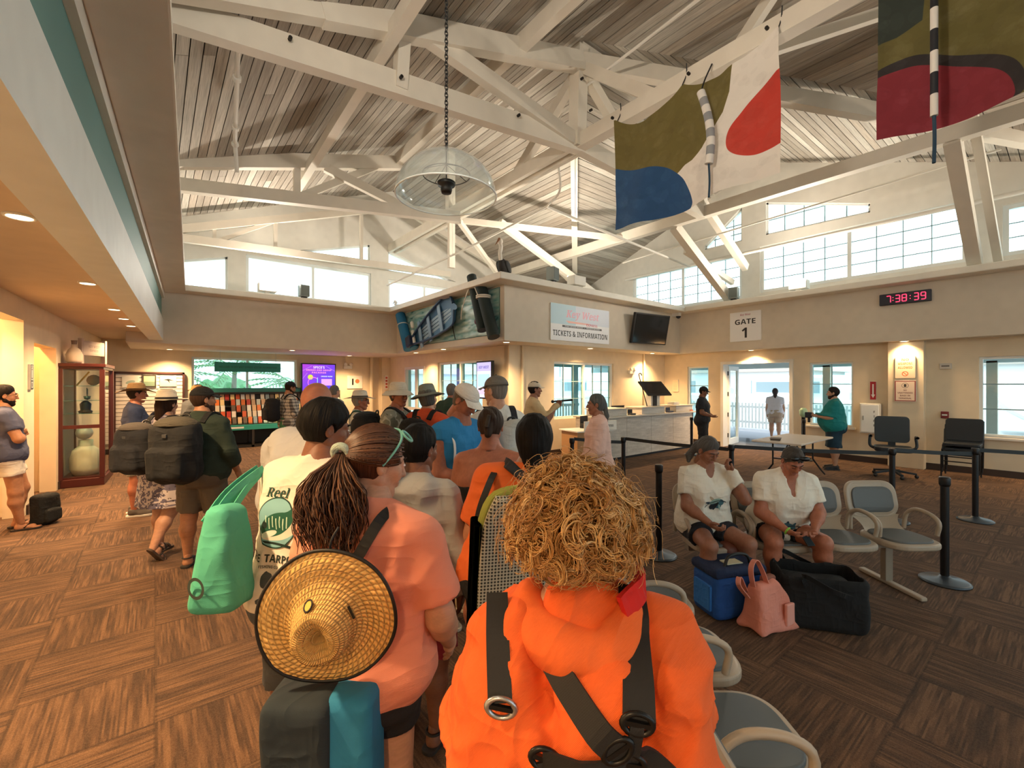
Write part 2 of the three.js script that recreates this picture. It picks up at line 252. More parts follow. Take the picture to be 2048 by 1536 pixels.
// ---- back wall behind the camera, with glazed openings
{
  const holes = [[[-0.6, 0.3], [2.2, 2.5]], [[2.8, 0.3], [5.6, 2.5]], [[6.2, 0.3], [9.0, 2.5]], [[9.6, 0.3], [12.2, 2.5]], [[1.0, 4.3], [5.4, 5.6]], [[6.2, 4.3], [10.8, 5.6]]];
  const g = wallGeo([[-3.8, 0], [GX + 0.2, 0], [GX + 0.2, 5.3], [CX, RIDGE + 0.1], [-0.9, 5.3], [-3.8, 5.3]], holes, 0.2);
  struct('wall_back', g, M.white, 'back wall of the hall with large windows', [0, 0, 5.6]);
  for (const [i, h] of holes.entries()) gridWindow(['glazed back wall bay beside the left wing', 'second glazed back wall bay', 'third glazed back wall bay', 'glazed back wall bay beside the gate wall', 'high back wall window on the left wing side', 'high back wall window on the gate side'][i], [(h[0][0] + h[1][0]) / 2, h[0][1], 5.7], 0, h[1][0] - h[0][0], h[1][1] - h[0][1], 3, 1, { f: 0.07 });
}
// ---- roof of planks
{
  const ceil = struct('ceiling_roof', null, null, 'grey whitewashed plank roof above the trusses');
  const grain = dataTex(512, 256, (u, v) => { const n = 0.5 * tn(u * 5, v * 64, 5, 64, 31) + 0.3 * tn(u * 17, v * 128, 17, 128, 32) + 0.2 * tn(u * 3, v * 5, 3, 5, 33); const k = 178 + 72 * n; return [k, k - 3, k - 8]; }, true, 0.6, 2.2);
  const cols = ['#cac6be', '#bcb6ae', '#d6d2ca', '#b2aaa0', '#c8beb2', '#dcd8d0', '#beb7ae', '#aea59a'];
  const mats = cols.map(c => std(c, 0.85, { map: grain, bumpMap: grain, bumpScale: 0.002 }));
  const under = std('#3b342d', 0.9), W = 0.135, gap = 0.012, r = rng(55);
  // quad in plan (x, A) lifted to the roof plane, extruded upwards
  function plank(p, yf, m) {
    const pos = [], t = 0.03, dy = r() * 0.006; const P = p.map(([x, A]) => [x, yf(x, A) + dy, -A]);
    const q = (a, b, c, d) => { for (const k of [a, b, c, a, c, d]) pos.push(...k); };
    const T = P.map(k => [k[0], k[1] + t, k[2]]);
    q(P[0], P[1], P[2], P[3]); q(T[3], T[2], T[1], T[0]); for (let i = 0; i < 4; i++) { const j = (i + 1) % 4; q(P[i], T[i], T[j], P[j]); }
    const g = new THREE.BufferGeometry(); g.setAttribute('position', new THREE.Float32BufferAttribute(pos, 3)); g.computeVertexNormals();
    const along = Math.abs(p[1][1] - p[0][1]) > Math.abs(p[1][0] - p[0][0]), off = r() * 9, uv = []; for (let i = 0; i < pos.length; i += 3) uv.push(along ? pos[i + 2] + off : pos[i] + off, along ? pos[i] : pos[i + 2]);
    g.setAttribute('uv', new THREE.Float32BufferAttribute(uv, 2)); part('plank', g, m, ceil);
  }
  const mainY = x => RIDGE - SL * Math.abs(x - CX), crossY = A => RIDGE - SL * Math.abs(A - CA), pick = () => mats[(r() * mats.length) | 0];
  for (let x = -0.62; x < CX - 0.02; x += W) { // left slope, boards along the ridge in two lengths
    const x1 = Math.min(x + W - gap, CX), s = 2.5 + r() * 9;
    plank([[x, -5.6], [x, s], [x1, s], [x1, -5.6]], mainY, pick()); plank([[x, s + 0.008], [x, 13.3], [x1, 13.3], [x1, s + 0.008]], mainY, pick());
  }
  for (let x = CX; x < GX; x += W) { // right slope outside the valleys
    const x1 = x + W - gap, d0 = x - CX, d1 = x1 - CX;
    plank([[x, -5.6], [x, CA - d0], [x1, CA - d1], [x1, -5.6]], mainY, pick()); if (CA + d1 < 13.3) plank([[x, CA + d0], [x, 13.3], [x1, 13.3], [x1, CA + d1]], mainY, pick());
  }
  for (let k = 0; k * W < 7.05; k++) for (const sg of [-1, 1]) { // cross gable over the gate wall, boards along its own ridge
    const a0 = sg * k * W, a1 = sg * (k * W + W - gap); plank([[CX + Math.abs(a0), CA + a0], [GX, CA + a0], [GX, CA + a1], [CX + Math.abs(a1), CA + a1]], (x, A) => crossY(A), pick());
  }
  // sheathing above the boards, seen dark in the joints
  const sh = (P) => { const pos = [], up = 0.035; const T = P.map(([x, y, A]) => [x, y + up, -A]), U = P.map(([x, y, A]) => [x, y + up + 0.08, -A]); const tri = (...k) => k.forEach(v => pos.push(...v)); for (let i = 1; i < T.length - 1; i++) { tri(T[0], T[i], T[i + 1]); tri(U[0], U[i + 1], U[i]); } for (let i = 0; i < T.length; i++) { const j = (i + 1) % T.length; tri(T[i], U[i], U[j]); tri(T[i], U[j], T[j]); } const g = new THREE.BufferGeometry(); g.setAttribute('position', new THREE.Float32BufferAttribute(pos, 3)); g.computeVertexNormals(); return uvm(g); };
  const D = GX + 0.2 - CX;
  part('sheathing', merged([sh([[-0.9, mainY(-0.9), -5.8], [-0.9, mainY(-0.9), 13.5], [CX, RIDGE, 13.5], [CX, RIDGE, -5.8]]), sh([[CX, RIDGE, -5.8], [CX, RIDGE, CA], [CX + D, RIDGE - SL * D, CA - D], [CX + D, RIDGE - SL * D, -5.8]]), sh([[CX, RIDGE, CA], [CX, RIDGE, 13.5], [CX + D, RIDGE - SL * D, 13.5], [CX + D, RIDGE - SL * D, CA + D]]), sh([[CX, RIDGE, CA], [CX + D, RIDGE, CA], [CX + D, RIDGE - SL * D, CA - D]]), sh([[CX, RIDGE, CA], [CX + D, RIDGE - SL * D, CA + D], [CX + D, RIDGE, CA]])]), under, ceil);
}
// ---- timber trusses
function truss(label, list) { const t = thing('roof_truss', label, 'roof truss'); for (const [n, a, b, w, h] of list) part(n, bar(V(...a), V(...b), w, h), M.beam, t); return t; }
const boltM = std('#2c2a28', 0.5, { metalness: 0.5 });
{
  const t1 = truss('white timber truss carrying the king post over the crowd', [
    ['bottom_chord', [-0.4, 5.56, -5.8], [5.8, 6.0, -5.46], 0.16, 0.3], ['bottom_chord', [5.8, 6.0, -5.46], [9.9, 5.75, -5.4], 0.16, 0.28],
    ['top_chord', [-0.3, 5.45 + 0.12, -5.5], [1.5, 6.12, -5.46], 0.16, 0.26], ['top_chord', [1.5, 6.12, -5.46], [5.72, 7.3, -5.3], 0.18, 0.3], ['king_post', [5.74, 5.9, -5.42], [5.74, 7.6, -5.36], 0.22, 0.22],
    ['hanger_post', [2.55, 5.72, -5.62], [2.55, 6.45, -5.5], 0.16, 0.16], ['web_strut', [2.72, 6.5, -5.45], [5.62, 6.02, -5.42], 0.14, 0.22], ['web_strut', [5.85, 7.15, -5.3], [7.6, 6.05, -5.4], 0.14, 0.2]]);
  for (const p of [[1.2, 5.72, -5.62], [2.5, 5.78, -5.52], [4.4, 5.95, -5.44], [5.64, 6.95, -5.27], [5.86, 6.5, -5.27]]) part('bolt', new THREE.CylinderGeometry(0.022, 0.022, 0.05, 8).rotateX(Math.PI / 2), boltM, t1, [p[0], p[1], p[2] + 0.06]);
  truss('white timber valley rafter falling towards the gate corner', [['rafter', [5.74, 7.32, -5.3], [9.6, 6.35, -2.05], 0.16, 0.26], ['rafter', [9.6, 6.35, -2.05], [12.7, 5.5, 0.6], 0.16, 0.24]]);
  truss('white timber valley rafter behind the ticket kiosk', [['rafter', [5.74, 7.3, -5.5], [12.6, 5.05, -12.0], 0.16, 0.26]]);
  const t3 = truss('long white timber tie beam that carries the painted banners', [['tie_beam', [5.8, 6.0, 3.2], [5.8, 6.0, -5.4], 0.2, 0.24], ['tie_beam', [5.7, 6.0, -5.4], [5.7, 6.0, -13.3], 0.09, 0.24], ['tie_beam', [5.92, 6.0, -5.4], [5.92, 6.0, -13.3], 0.09, 0.24], ['king_post', [5.8, 6.1, -9.8], [5.8, 7.65, -9.8], 0.18, 0.18], ['king_post', [5.8, 4.7, -9.75], [5.8, 6.0, -9.75], 0.1, 0.16], ['knee_brace', [5.8, 6.05, -3.9], [5.8, 7.2, -5.25], 0.14, 0.18], ['knee_brace', [5.8, 6.05, -7.2], [5.8, 7.2, -5.55], 0.14, 0.18]]);
  for (const z of [-2.3, -3.3, -4.6]) part('bolt', new THREE.CylinderGeometry(0.022, 0.022, 0.05, 8).rotateZ(Math.PI / 2), boltM, t3, [5.69, 6.02, z]);
  truss('white timber beam on slanting struts in front of the gate clerestory', [['tie_beam', [9.9, 5.75, 3.0], [9.9, 5.75, -12.6], 0.18, 0.24], ['strut', [9.9, 5.7, -1.25], [12.5, 4.1, -1.25], 0.2, 0.26], ['strut', [9.9, 6.2, -1.05], [12.6, 4.1, -0.95], 0.12, 0.12], ['strut', [9.95, 5.65, -6.15], [12.5, 4.1, -6.0], 0.18, 0.22], ['strut', [10.2, 6.35, -5.7], [12.55, 4.95, -5.62], 0.14, 0.2], ['strut', [10.6, 5.2, -6.25], [12.5, 4.6, -5.95], 0.1, 0.14], ['strut', [9.95, 5.65, -10.4], [12.5, 4.2, -10.3], 0.16, 0.2], ['post', [9.9, 5.8, -5.4], [9.9, 7.5, -5.4], 0.16, 0.16], ['ridge_beam', [5.8, 7.62, -5.4], [12.8, 7.62, -5.4], 0.14, 0.22]]);
  truss('white purlin high on the left roof slope', [['purlin', [4.33, 7.0, 3.0], [4.42, 7.0, -9.85], 0.14, 0.24]]);
  truss('white purlin low on the left roof slope', [['purlin', [2.1, 6.2, 3.0], [2.5, 6.2, -11.0], 0.14, 0.2]]);
  truss('white timber truss nearer the brochure side', [['top_chord', [-0.1, 5.55, -9.86], [0.36, 5.75, -9.85], 0.16, 0.26], ['top_chord', [0.36, 5.75, -9.85], [4.48, 6.95, -9.85], 0.16, 0.28], ['bottom_chord', [0.1, 5.5, -10.5], [5.45, 5.6, -8.8], 0.16, 0.24], ['hanger_post', [2.25, 5.55, -9.85], [2.25, 6.2, -9.85], 0.12, 0.12], ['web_strut', [2.8, 6.35, -9.85], [4.6, 5.7, -9.4], 0.12, 0.18], ['web_strut', [2.3, 5.6, -9.85], [3.9, 6.7, -9.85], 0.1, 0.14]]);
  truss('thin white roof truss in front of the brochure gable', [['bottom_chord', [0.4, 5.12, -12.7], [7.5, 5.35, -12.7], 0.12, 0.18], ['top_chord', [0.4, 5.3, -12.7], [5.7, 7.1, -12.7], 0.12, 0.18], ['hanger_post', [1.1, 5.1, -12.7], [1.1, 5.5, -12.7], 0.07, 0.07], ['hanger_post', [2.4, 5.1, -12.7], [2.4, 6.0, -12.7], 0.08, 0.08], ['web_strut', [1.1, 5.15, -12.7], [2.4, 5.95, -12.7], 0.07, 0.09], ['hanger_post', [4.6, 5.2, -12.7], [4.6, 6.6, -12.7], 0.08, 0.08], ['top_chord', [5.9, 7.1, -12.7], [11.5, 5.2, -12.7], 0.12, 0.18]]);
  truss('white timber struts rising from the kiosk ledge', [['strut', [7.2, 6.1, -9.6], [12.3, 4.25, -9.7], 0.14, 0.2], ['strut', [6.0, 5.9, -9.7], [9.8, 5.0, -12.4], 0.1, 0.14], ['strut', [5.8, 6.0, -10.0], [9.9, 5.7, -7.6], 0.1, 0.14]]);
  truss('white upper struts above the banner beam', [['strut', [6.8, 7.35, -2.6], [6.9, 6.1, -4.0], 0.12, 0.16], ['strut', [8.0, 6.85, -1.0], [5.9, 6.05, -3.1], 0.1, 0.14]]);
}
// sprinkler pipes
{
  const p1 = thing('sprinkler_pipe', 'thin white sprinkler pipe with drop bends above the ticket kiosk', 'pipe');
  part('pipe', tube([V(5.2, 4.62, -12.3), V(5.9, 5.08, -9.0), V(6.4, 5.5, -6.9)], 0.025, 20), M.white, p1); part('pipe', tube([V(6.4, 5.5, -6.9), V(8.4, 5.3, -6.8), V(11.6, 5.05, -6.7)], 0.03, 20), M.white, p1);
  part('drop_pipe', tube([V(6.05, 6.9, -5.9), V(6.0, 6.85, -6.1), V(6.0, 6.0, -6.15), V(6.1, 5.55, -6.2), V(6.4, 5.5, -6.9)], 0.022, 26), M.white, p1); part('hanger', rod(V(7.2, 5.44, -6.85), V(7.2, 7.2, -6.85), 0.006), M.white, p1); part('hanger', rod(V(5.75, 5.0, -9.6), V(5.75, 7.2, -9.6), 0.006), M.white, p1);
  const p2 = thing('sprinkler_pipe', 'thin white conduit slanting past the king post to the high rafters', 'pipe'); part('pipe', rod(V(5.9, 7.0, -5.5), V(5.2, 6.55, -2.0), 0.022), M.white, p2);
  const p3 = thing('sprinkler_pipe', 'white jointed pipe on the left roof slope', 'pipe'); const a = V(0.72, 5.76, -5.75), b = V(0.98, 5.55, -8.2), c = V(1.03, 5.2, -8.4);
  part('pipe', rod(a, b, 0.03), M.white, p3); part('pipe', rod(b, c, 0.03), M.white, p3); for (const k of [0.35, 0.8]) part('coupling', rod(a.clone().lerp(b, k), a.clone().lerp(b, k + 0.03), 0.05), M.white, p3); part('elbow', new THREE.SphereGeometry(0.055, 12, 8), M.white, p3, [b.x, b.y, b.z]);
  const p4 = thing('sprinkler_pipe', 'white pipe across the wide clerestory window', 'pipe'); part('pipe', rod(V(12.3, 5.28, -9.4), V(12.3, 5.28, 0.6), 0.045), M.white, p4); part('pipe', rod(V(10.6, 5.3, -8.2), V(11.0, 5.7, -0.8), 0.02), M.white, p4);
}
// ================================================================= lamps
function downlight(x, y, z, label, power = 26, color = '#ffcf96') {
  const t = thing('downlight', label, 'ceiling light', [x, y, z], 0, 'recessed downlights');
  part('trim_ring', new THREE.TorusGeometry(0.075, 0.012, 8, 24).rotateX(Math.PI / 2), M.white, t, [0, -0.004, 0]);
  part('lamp_lens', new THREE.CylinderGeometry(0.068, 0.068, 0.012, 20), M.lamp, t, [0, -0.006, 0]);
  const s = new THREE.SpotLight(color, power, 0, 1.15, 0.75, 2); s.position.set(0, -0.04, 0); s.target.position.set(0, -2, 0); s.castShadow = true; s.shadow.radius = 3; t.add(s, s.target);
}
for (const A of [-3.4, -0.8, 1.9, 4.5, 7.0, 9.2, 10.4, 11.6, 13.2, 14.6]) downlight(leftX(-0.95, A), 2.95, -A, 'recessed warm downlight in the low left ceiling', A > 6 ? 21 : 30);
for (const A of [-2.2, 1.2, 4.6, 8.2]) downlight(leftX(-2.3, A), 2.95, -A, 'recessed warm downlight near the restroom openings', 20);
for (const [x, z, l] of [[0.3, -14.9, 'warm downlight over the slat board'], [2.9, -13.2, 'warm downlight in the soffit above the brochure racks'], [4.9, -14.6, 'warm downlight in the soffit above the purple screen'], [5.95, -12.0, 'warm downlight under the far piling of the boat mural'], [5.95, -10.4, 'warm downlight under the boat mural'], [6.0, -7.76, 'warm downlight at the corner of the ticket kiosk'], [8.75, -7.8, 'warm downlight under the ticket sign'], [11.6, -7.9, 'warm downlight in the soffit corner under the wall television'], [12.6, -5.5, 'warm downlight above the gate'], [12.52, -2.32, 'warm downlight above the pilaster signs'], [12.62, 0.9, 'warm downlight over the window by the stacked chairs']]) downlight(x, SO, z, l, l.includes('pilaster') ? 10 : 24);
// floodlights on the ledges, shining up at the roof
function uplight(x, z, ry, label, power) {
  const t = thing('floodlight', label, 'floodlight', [x, LT, z], ry);
  part('housing', bx(-0.2, 0.2, 0.06, 0.28, -0.14, 0.1, 0.02), M.white, t); part('bracket', bx(-0.05, 0.05, 0, 0.07, -0.05, 0.05), M.white, t); part('lamp_face', bx(-0.18, 0.18, 0.09, 0.29, 0.09, 0.105), M.coolLamp, t, [0, 0, 0.002]);
  const l = new THREE.RectAreaLight('#fff0dc', power, 0.36, 0.2); l.position.set(0, 0.22, 0.13); l.lookAt(0, 1.4, 1.1); t.add(l);
}
uplight(7.75, -7.35, Math.PI, 'white floodlight on the kiosk ledge above the ticket sign', 900);
uplight(12.3, -4.25, -Math.PI / 2, 'white floodlight on the gate ledge in front of the wide clerestory window', 900);
uplight(12.3, 1.6, -Math.PI / 2, 'white floodlight on the gate ledge past the slanting struts', 900);
uplight(2.2, -12.65, 0, 'white floodlight on the brochure ledge', 700);
uplight(-0.28, -1.5, Math.PI / 2, 'white floodlight on the left ledge', 900);
{ const t = thing('ceiling_lamp', 'warm ceiling lamp in the first restroom alcove', 'ceiling light', [-2.2, 2.93, -8.2]); part('shade', new THREE.SphereGeometry(0.12, 16, 8, 0, 6.3, Math.PI / 2, Math.PI / 2), M.lamp, t); const l = new THREE.PointLight('#ffc485', 3, 0, 2); l.position.set(0, -0.2, 0); l.castShadow = true; t.add(l); }
{ const t = thing('ceiling_lamp', 'warm ceiling lamp in front of the restroom door', 'ceiling light', [-1.75, 2.93, -10.05]); part('shade', new THREE.SphereGeometry(0.12, 16, 8, 0, 6.3, Math.PI / 2, Math.PI / 2), M.lamp, t); const l = new THREE.PointLight('#ffb566', 4, 0, 2); l.position.set(0, -0.2, 0); l.castShadow = true; t.add(l); }
// ================================================================= outside
struct('ground', bx(-60, 120, -0.3, -0.08, -120, 60), std('#a9adb0', 0.9), 'pale concrete ground outside the terminal');
struct('dock', bx(GX + 0.22, 19.5, -0.08, 0.0, -16, 6), std('#8f95a0', 0.85), 'grey dock paving outside the gate');
struct('porch_floor', bx(6.7, GX + 0.22, 0.0, 0.012, -22, -8.5), std('#9aa0a4', 0.85), 'grey porch paving behind the kiosk windows');
{
  const pm = std('#a9cdd2', 0.7), pw = std('#e4ecec', 0.6);
  const c = thing('porch_roof', 'pale blue porch roof on white posts outside the gate', 'porch', [0, 0, 0]);
  part('roof_slab', bx(GX + 0.25, 17.2, 2.72, 2.9, -15, 5), pm, c); for (let k = 0; k < 8; k++) part('rafter', bx(GX + 0.25, 17.2, 2.56, 2.72, -14 + k * 2.4 - 0.05, -14 + k * 2.4 + 0.05), pw, c); part('beam', bx(16.9, 17.1, 2.35, 2.6, -15, 5), pw, c);
  for (const z of [-13.5, -10.5, -5.05, -1.4, 1.8, 4.6]) part('post', bx(16.9, 17.1, 0, 2.4, z - 0.1, z + 0.1), std('#cfcabb', 0.7), c);
  const k = thing('porch_roof', 'white porch posts and rail behind the ticket counter windows', 'porch'); for (const x of [7.6, 9.4, 11.2, 12.8]) part('post', bx(x - 0.09, x + 0.09, 0.01, SO, -12.3, -12.1), std('#9fc4c6', 0.7), k); part('beam', bx(6.8, 13, 2.45, 2.7, -12.32, -12.08), std('#9fc4c6', 0.7), k); part('rail', bx(6.8, 13, 0.95, 1.05, -12.25, -12.15), pw, k); for (let i = 0; i < 40; i++) part('baluster', bx(6.9 + i * 0.15, 6.94 + i * 0.15, 0.1, 0.95, -12.22, -12.18), pw, k);
}
{
  const f = thing('picket_fence', 'white picket fence along the dock seen through the gate', 'fence', [18.6, 0, 0]); const pk = box(0.025, 1.0, 0.07);
  for (let i = 0; i < 90; i++) part('picket', pk, M.frame, f, [0, 0.55, -16 + i * 0.13]); part('rail', bx(0.02, 0.06, 0.25, 0.33, -16, -4.3), M.frame, f); part('rail', bx(0.02, 0.06, 0.85, 0.93, -16, -4.3), M.frame, f);
}
{
  const bm = std('#d9dcdd', 0.8), rm = std('#b5aca4', 0.8), wm = std('#8fa3ad', 0.4);
  const build = (x, z, w, d, h, label) => { const b = thing('harbour_building', label, 'building', [x, -0.08, z]); part('wall', bx(-w / 2, w / 2, 0, h, -d / 2, d / 2), bm, b); const s = new THREE.Shape([[-d / 2 - 0.5, 0], [d / 2 + 0.5, 0], [0, 1.8]].map(p => new THREE.Vector2(...p))); const g = new THREE.ExtrudeGeometry(s, { depth: w + 1, bevelEnabled: false }); g.translate(0, h, -w / 2 - 0.5).rotateY(Math.PI / 2); part('roof', g, rm, b); for (let k = 0; k < 5; k++) part('window', bx(-w / 2 - 0.05, -w / 2 + 0.02, 1.0, 2.2, -d / 2 + (k + 0.5) * d / 5 - 0.4, -d / 2 + (k + 0.5) * d / 5 + 0.4), wm, b); };
  build(48, -22, 8, 16, 3, 'low white harbour building with grey roof seen through the gate'); build(56, -2, 9, 18, 3.4, 'white harbour building seen through the window right of the gate'); build(52, 16, 8, 15, 3.2, 'white harbour building seen through the window by the stacked chairs'); build(34, -58, 14, 9, 3.2, 'white harbour building behind the ticket counter windows');
  const hull = (x, z, ry, label) => { const b = thing('moored_boat', label, 'boat', [x, -0.3, z], ry); const s = new THREE.Shape(); s.moveTo(-4, 0.2); s.lineTo(3, 0.2); s.quadraticCurveTo(4.6, 0.9, 5, 1.5); s.lineTo(-4, 1.2); s.closePath(); part('hull', new THREE.ExtrudeGeometry(s, { depth: 2.2, bevelEnabled: true, bevelSize: 0.12, bevelThickness: 0.2, bevelSegments: 2 }).translate(0, 0, -1.1), M.frame, b); part('cabin', bx(-2, 1.6, 1.2, 2.5, -0.9, 0.9, 0.15), M.frame, b); part('cabin_window', bx(-1.6, 1.3, 1.7, 2.2, -0.93, 0.93), wm, b); part('mast', rod(V(-0.5, 2.4, 0), V(-0.5, 5, 0), 0.04), M.steel, b); };
  hull(24, -8.5, 1.4, 'white motor boat moored beyond the picket fence'); hull(26, 3, 1.7, 'white motor boat moored outside the window by the stacked chairs'); hull(20, -20, 0.3, 'white motor boat moored behind the kiosk windows');
}
{ // palms and shrubs outside the brochure window
  const leafM = new THREE.MeshPhysicalMaterial({ color: '#6f9a5c', roughness: 0.8, transmission: 0.35, thickness: 0 }), trunkM = std('#8a7a68', 0.9);
  const r = rng(77);
  function frondGeo(L) { const gs = []; const n = 14; for (let i = 2; i < n; i++) { const t = i / n, x = t * L, y = 0.35 * L * (t - 1.5 * t * t); for (const s of [-1, 1]) { const a = V(x, y, 0), b = V(x + 0.12 * L, y - 0.1 * L, s * 0.26 * L * (1 - t * 0.7)); gs.push(bar(a, b, 0.035, 0.004)); } } gs.push(tube([V(0, 0, 0), V(0.4 * L, 0.35 * L * 0.16, 0), V(L, -0.175 * L, 0)], 0.015, 8, 5)); return merged(gs); }
  const fg = frondGeo(1.7);
  for (const [x, z, h, l] of [[0.2, -19.5, 2.1, 'palm tree behind the left half of the brochure window'], [2.4, -21, 2.5, 'palm tree behind the hanging teal sign'], [4.2, -19.2, 1.8, 'palm tree behind the right half of the brochure window'], [-2.5, -22, 2.4, 'palm tree beyond the left end of the brochure window']]) { const t = thing('palm_tree', l, 'palm', [x, -0.1, z]); part('trunk', rod(V(0, 0, 0), V(0.1, h, 0), 0.12, 0.08, 10), trunkM, t); for (let k = 0; k < 13; k++) part('frond', fg, leafM, t, [0.1, h, 0], [0, k * 2.399, 0.5 - r() * 0.7]); }
  function blob(rad, seed) { const g = new THREE.IcosahedronGeometry(rad, 4), p = g.attributes.position; for (let i = 0; i < p.count; i++) { const n = 1 + 0.25 * noise3(p.getX(i) * 3 + seed, p.getY(i) * 3, p.getZ(i) * 3) + 0.14 * noise3(p.getX(i) * 9 + seed, p.getY(i) * 9, p.getZ(i) * 9); p.setXYZ(i, p.getX(i) * n, p.getY(i) * n * 0.9, p.getZ(i) * n); } g.computeVertexNormals(); return g; }
  const bm = std('#6c9468', 0.9); [[-4.5, -25], [-1, -26], [2.6, -25.5], [6.2, -26], [9.8, -26.5]].forEach(([x, z], i) => { const t = thing('shrub', ['green shrub behind the left palm', 'green shrub left of the hanging sign', 'green shrub behind the hanging sign', 'green shrub behind the right palm', 'green shrub at the end of the garden'][i], 'shrub', [x, 0.9, z]); part('foliage', blob(1.3, i * 7), bm, t); });
}
// ================================================================= fittings, signs and furniture
// plan(r, f): a floor position r metres to the right and f metres ahead of the photographer
const plan = (r, f) => [f * 0.6216 + r * 0.7834, -f * 0.7834 + r * 0.6216];
const FWD = -0.6707; // turn of something that faces the photographer
function rrect(w, h, r) { const s = new THREE.Shape(), x = -w / 2, y = -h / 2; s.moveTo(x + r, y); s.lineTo(x + w - r, y); s.quadraticCurveTo(x + w, y, x + w, y + r); s.lineTo(x + w, y + h - r); s.quadraticCurveTo(x + w, y + h, x + w - r, y + h); s.lineTo(x + r, y + h); s.quadraticCurveTo(x, y + h, x, y + h - r); s.lineTo(x, y + r); s.quadraticCurveTo(x, y, x + r, y); return s; }
const plate = (w, h, r, d, b = 0.004) => new THREE.ExtrudeGeometry(rrect(w - 2 * b, h - 2 * b, r), { depth: d, bevelEnabled: true, bevelSize: b, bevelThickness: b, bevelSegments: 2, curveSegments: 6 });
const printed = (tex, rough = 0.45) => new THREE.MeshStandardMaterial({ map: tex, roughness: rough });
// sign: body plate and printed face, facing +z locally
function sign(name, label, w, h, pos, ry, draw, opt = {}) {
  const t = thing(name, label, opt.cat ?? 'sign', pos, ry); part('panel', plate(w, h, opt.r ?? 0.03, opt.d ?? 0.02), opt.edge ?? M.white, t, [0, 0, 0]);
  const k = opt.px ?? 420; const c = canvasTex(Math.round(w * k), Math.round(h * k), draw);
  const f = part('face', new THREE.PlaneGeometry(w - 0.012, h - 0.012), opt.emit ? new THREE.MeshStandardMaterial({ color: '#000', emissive: '#fff', emissiveMap: c, emissiveIntensity: opt.emit, roughness: 0.3 }) : printed(c), t, [0, 0, (opt.d ?? 0.02) + 0.0065]); f.userData.label = opt.face ?? 'printed sign face'; return t;
}
const fillBg = (g, w, h, c) => { g.fillStyle = c; g.fillRect(0, 0, w, h); };
function words(g, s, x, y, size, color, font = 'sans-serif', weight = 'bold', maxw) { g.fillStyle = color; g.font = `${weight} ${size}px ${font}`; g.textAlign = 'center'; g.textBaseline = 'middle'; const m = g.measureText(s).width; g.save(); g.translate(x, y); if (maxw && m > 0) g.scale(maxw / m, 1); g.fillText(s, 0, 0); g.restore(); }
// --- ticket sign
sign('ticket_sign', 'large white ticket and information sign on the kiosk bulkhead', 2.06, 0.86, [8.1, 3.24, -KA], 0, (g, w, h) => {
  fillBg(g, w, h, '#eceef2'); g.fillStyle = '#b9d9e8'; g.fillRect(0, 0, w * 0.4, h * 0.55); g.fillStyle = '#d4dcea'; g.fillRect(w * 0.4, 0, w * 0.6, h * 0.5);
  words(g, 'Key West', w * 0.52, h * 0.25, h * 0.28, '#c9b7dc', 'serif', 'italic bold', w * 0.56); words(g, 'Key West', w * 0.515, h * 0.243, h * 0.28, '#e9a9b8', 'serif', 'italic bold', w * 0.56); g.fillStyle = '#f3b6a8'; g.beginPath(); g.moveTo(w * 0.24, h * 0.44); g.lineTo(w * 0.66, h * 0.46); g.lineTo(w * 0.6, h * 0.5); g.lineTo(w * 0.28, h * 0.5); g.fill();
  words(g, 'EXPRESS', w * 0.68, h * 0.5, h * 0.1, '#c4485c', 'sans-serif', 'bold', w * 0.2); g.fillStyle = '#2b2d33'; g.fillRect(w * 0.18, h * 0.57, w * 0.68, h * 0.055);
  words(g, 'FORT MYERS BEACH   •   MARCO ISLAND', w * 0.52, h * 0.598, h * 0.04, '#e6e6ea', 'sans-serif', 'bold', w * 0.6); words(g, 'TICKETS & INFORMATION', w * 0.5, h * 0.8, h * 0.21, '#1a1b1e', 'sans-serif', 'bold', w * 0.94);
});
sign('gate_sign', 'white square gate number sign on the fascia', 0.82, 0.8, [GF, 3.35, -5.58], -Math.PI / 2, (g, w, h) => { fillBg(g, w, h, '#eef0f2'); words(g, 'Key West', w / 2, h * 0.1, h * 0.09, '#b06a8a', 'serif', 'italic bold', w * 0.34); words(g, 'GATE', w / 2, h * 0.34, h * 0.24, '#22242a', 'sans-serif', 'bold', w * 0.7); words(g, '1', w * 0.5, h * 0.72, h * 0.48, '#1b1c20'); });
// --- digital clock: seven segment digits as separate lit bars
{
  const t = thing('digital_clock', 'digital wall clock with red digits on the gate fascia', 'clock', [GF - 0.05, 3.62, -2.29], -Math.PI / 2);
  part('case', bx(-0.42, 0.42, -0.12, 0.12, -0.05, 0.03, 0.015), std('#1b2233', 0.4), t); const red = new THREE.MeshStandardMaterial({ color: '#50101a', emissive: '#ff3a5c', emissiveIntensity: 2.2 });
  const segs = { a: [0, 0.07, 1], b: [0.035, 0.035, 0], c: [0.035, -0.035, 0], d: [0, -0.07, 1], e: [-0.035, -0.035, 0], f: [-0.035, 0.035, 0], g: [0, 0, 1] }, dg = { 7: 'abc', 3: 'abgcd', 8: 'abcdefg', 9: 'abcdfg' };
  [['7', -0.26], ['3', -0.11], ['8', 0.0], ['3', 0.19], ['9', 0.3]].forEach(([d, x]) => part('lit_digit', merged([...dg[d]].map(s => { const [sx, sy, hz] = segs[s]; return bx(x + sx - (hz ? 0.03 : 0.007), x + sx + (hz ? 0.03 : 0.007), sy - (hz ? 0.007 : 0.03), sy + (hz ? 0.007 : 0.03), 0.03, 0.036); })), red, t));
  part('lit_colon', merged([0.03, -0.03].flatMap(y => [-0.185, 0.095].map(x => bx(x - 0.007, x + 0.007, y - 0.007, y + 0.007, 0.03, 0.036)))), red, t);
}
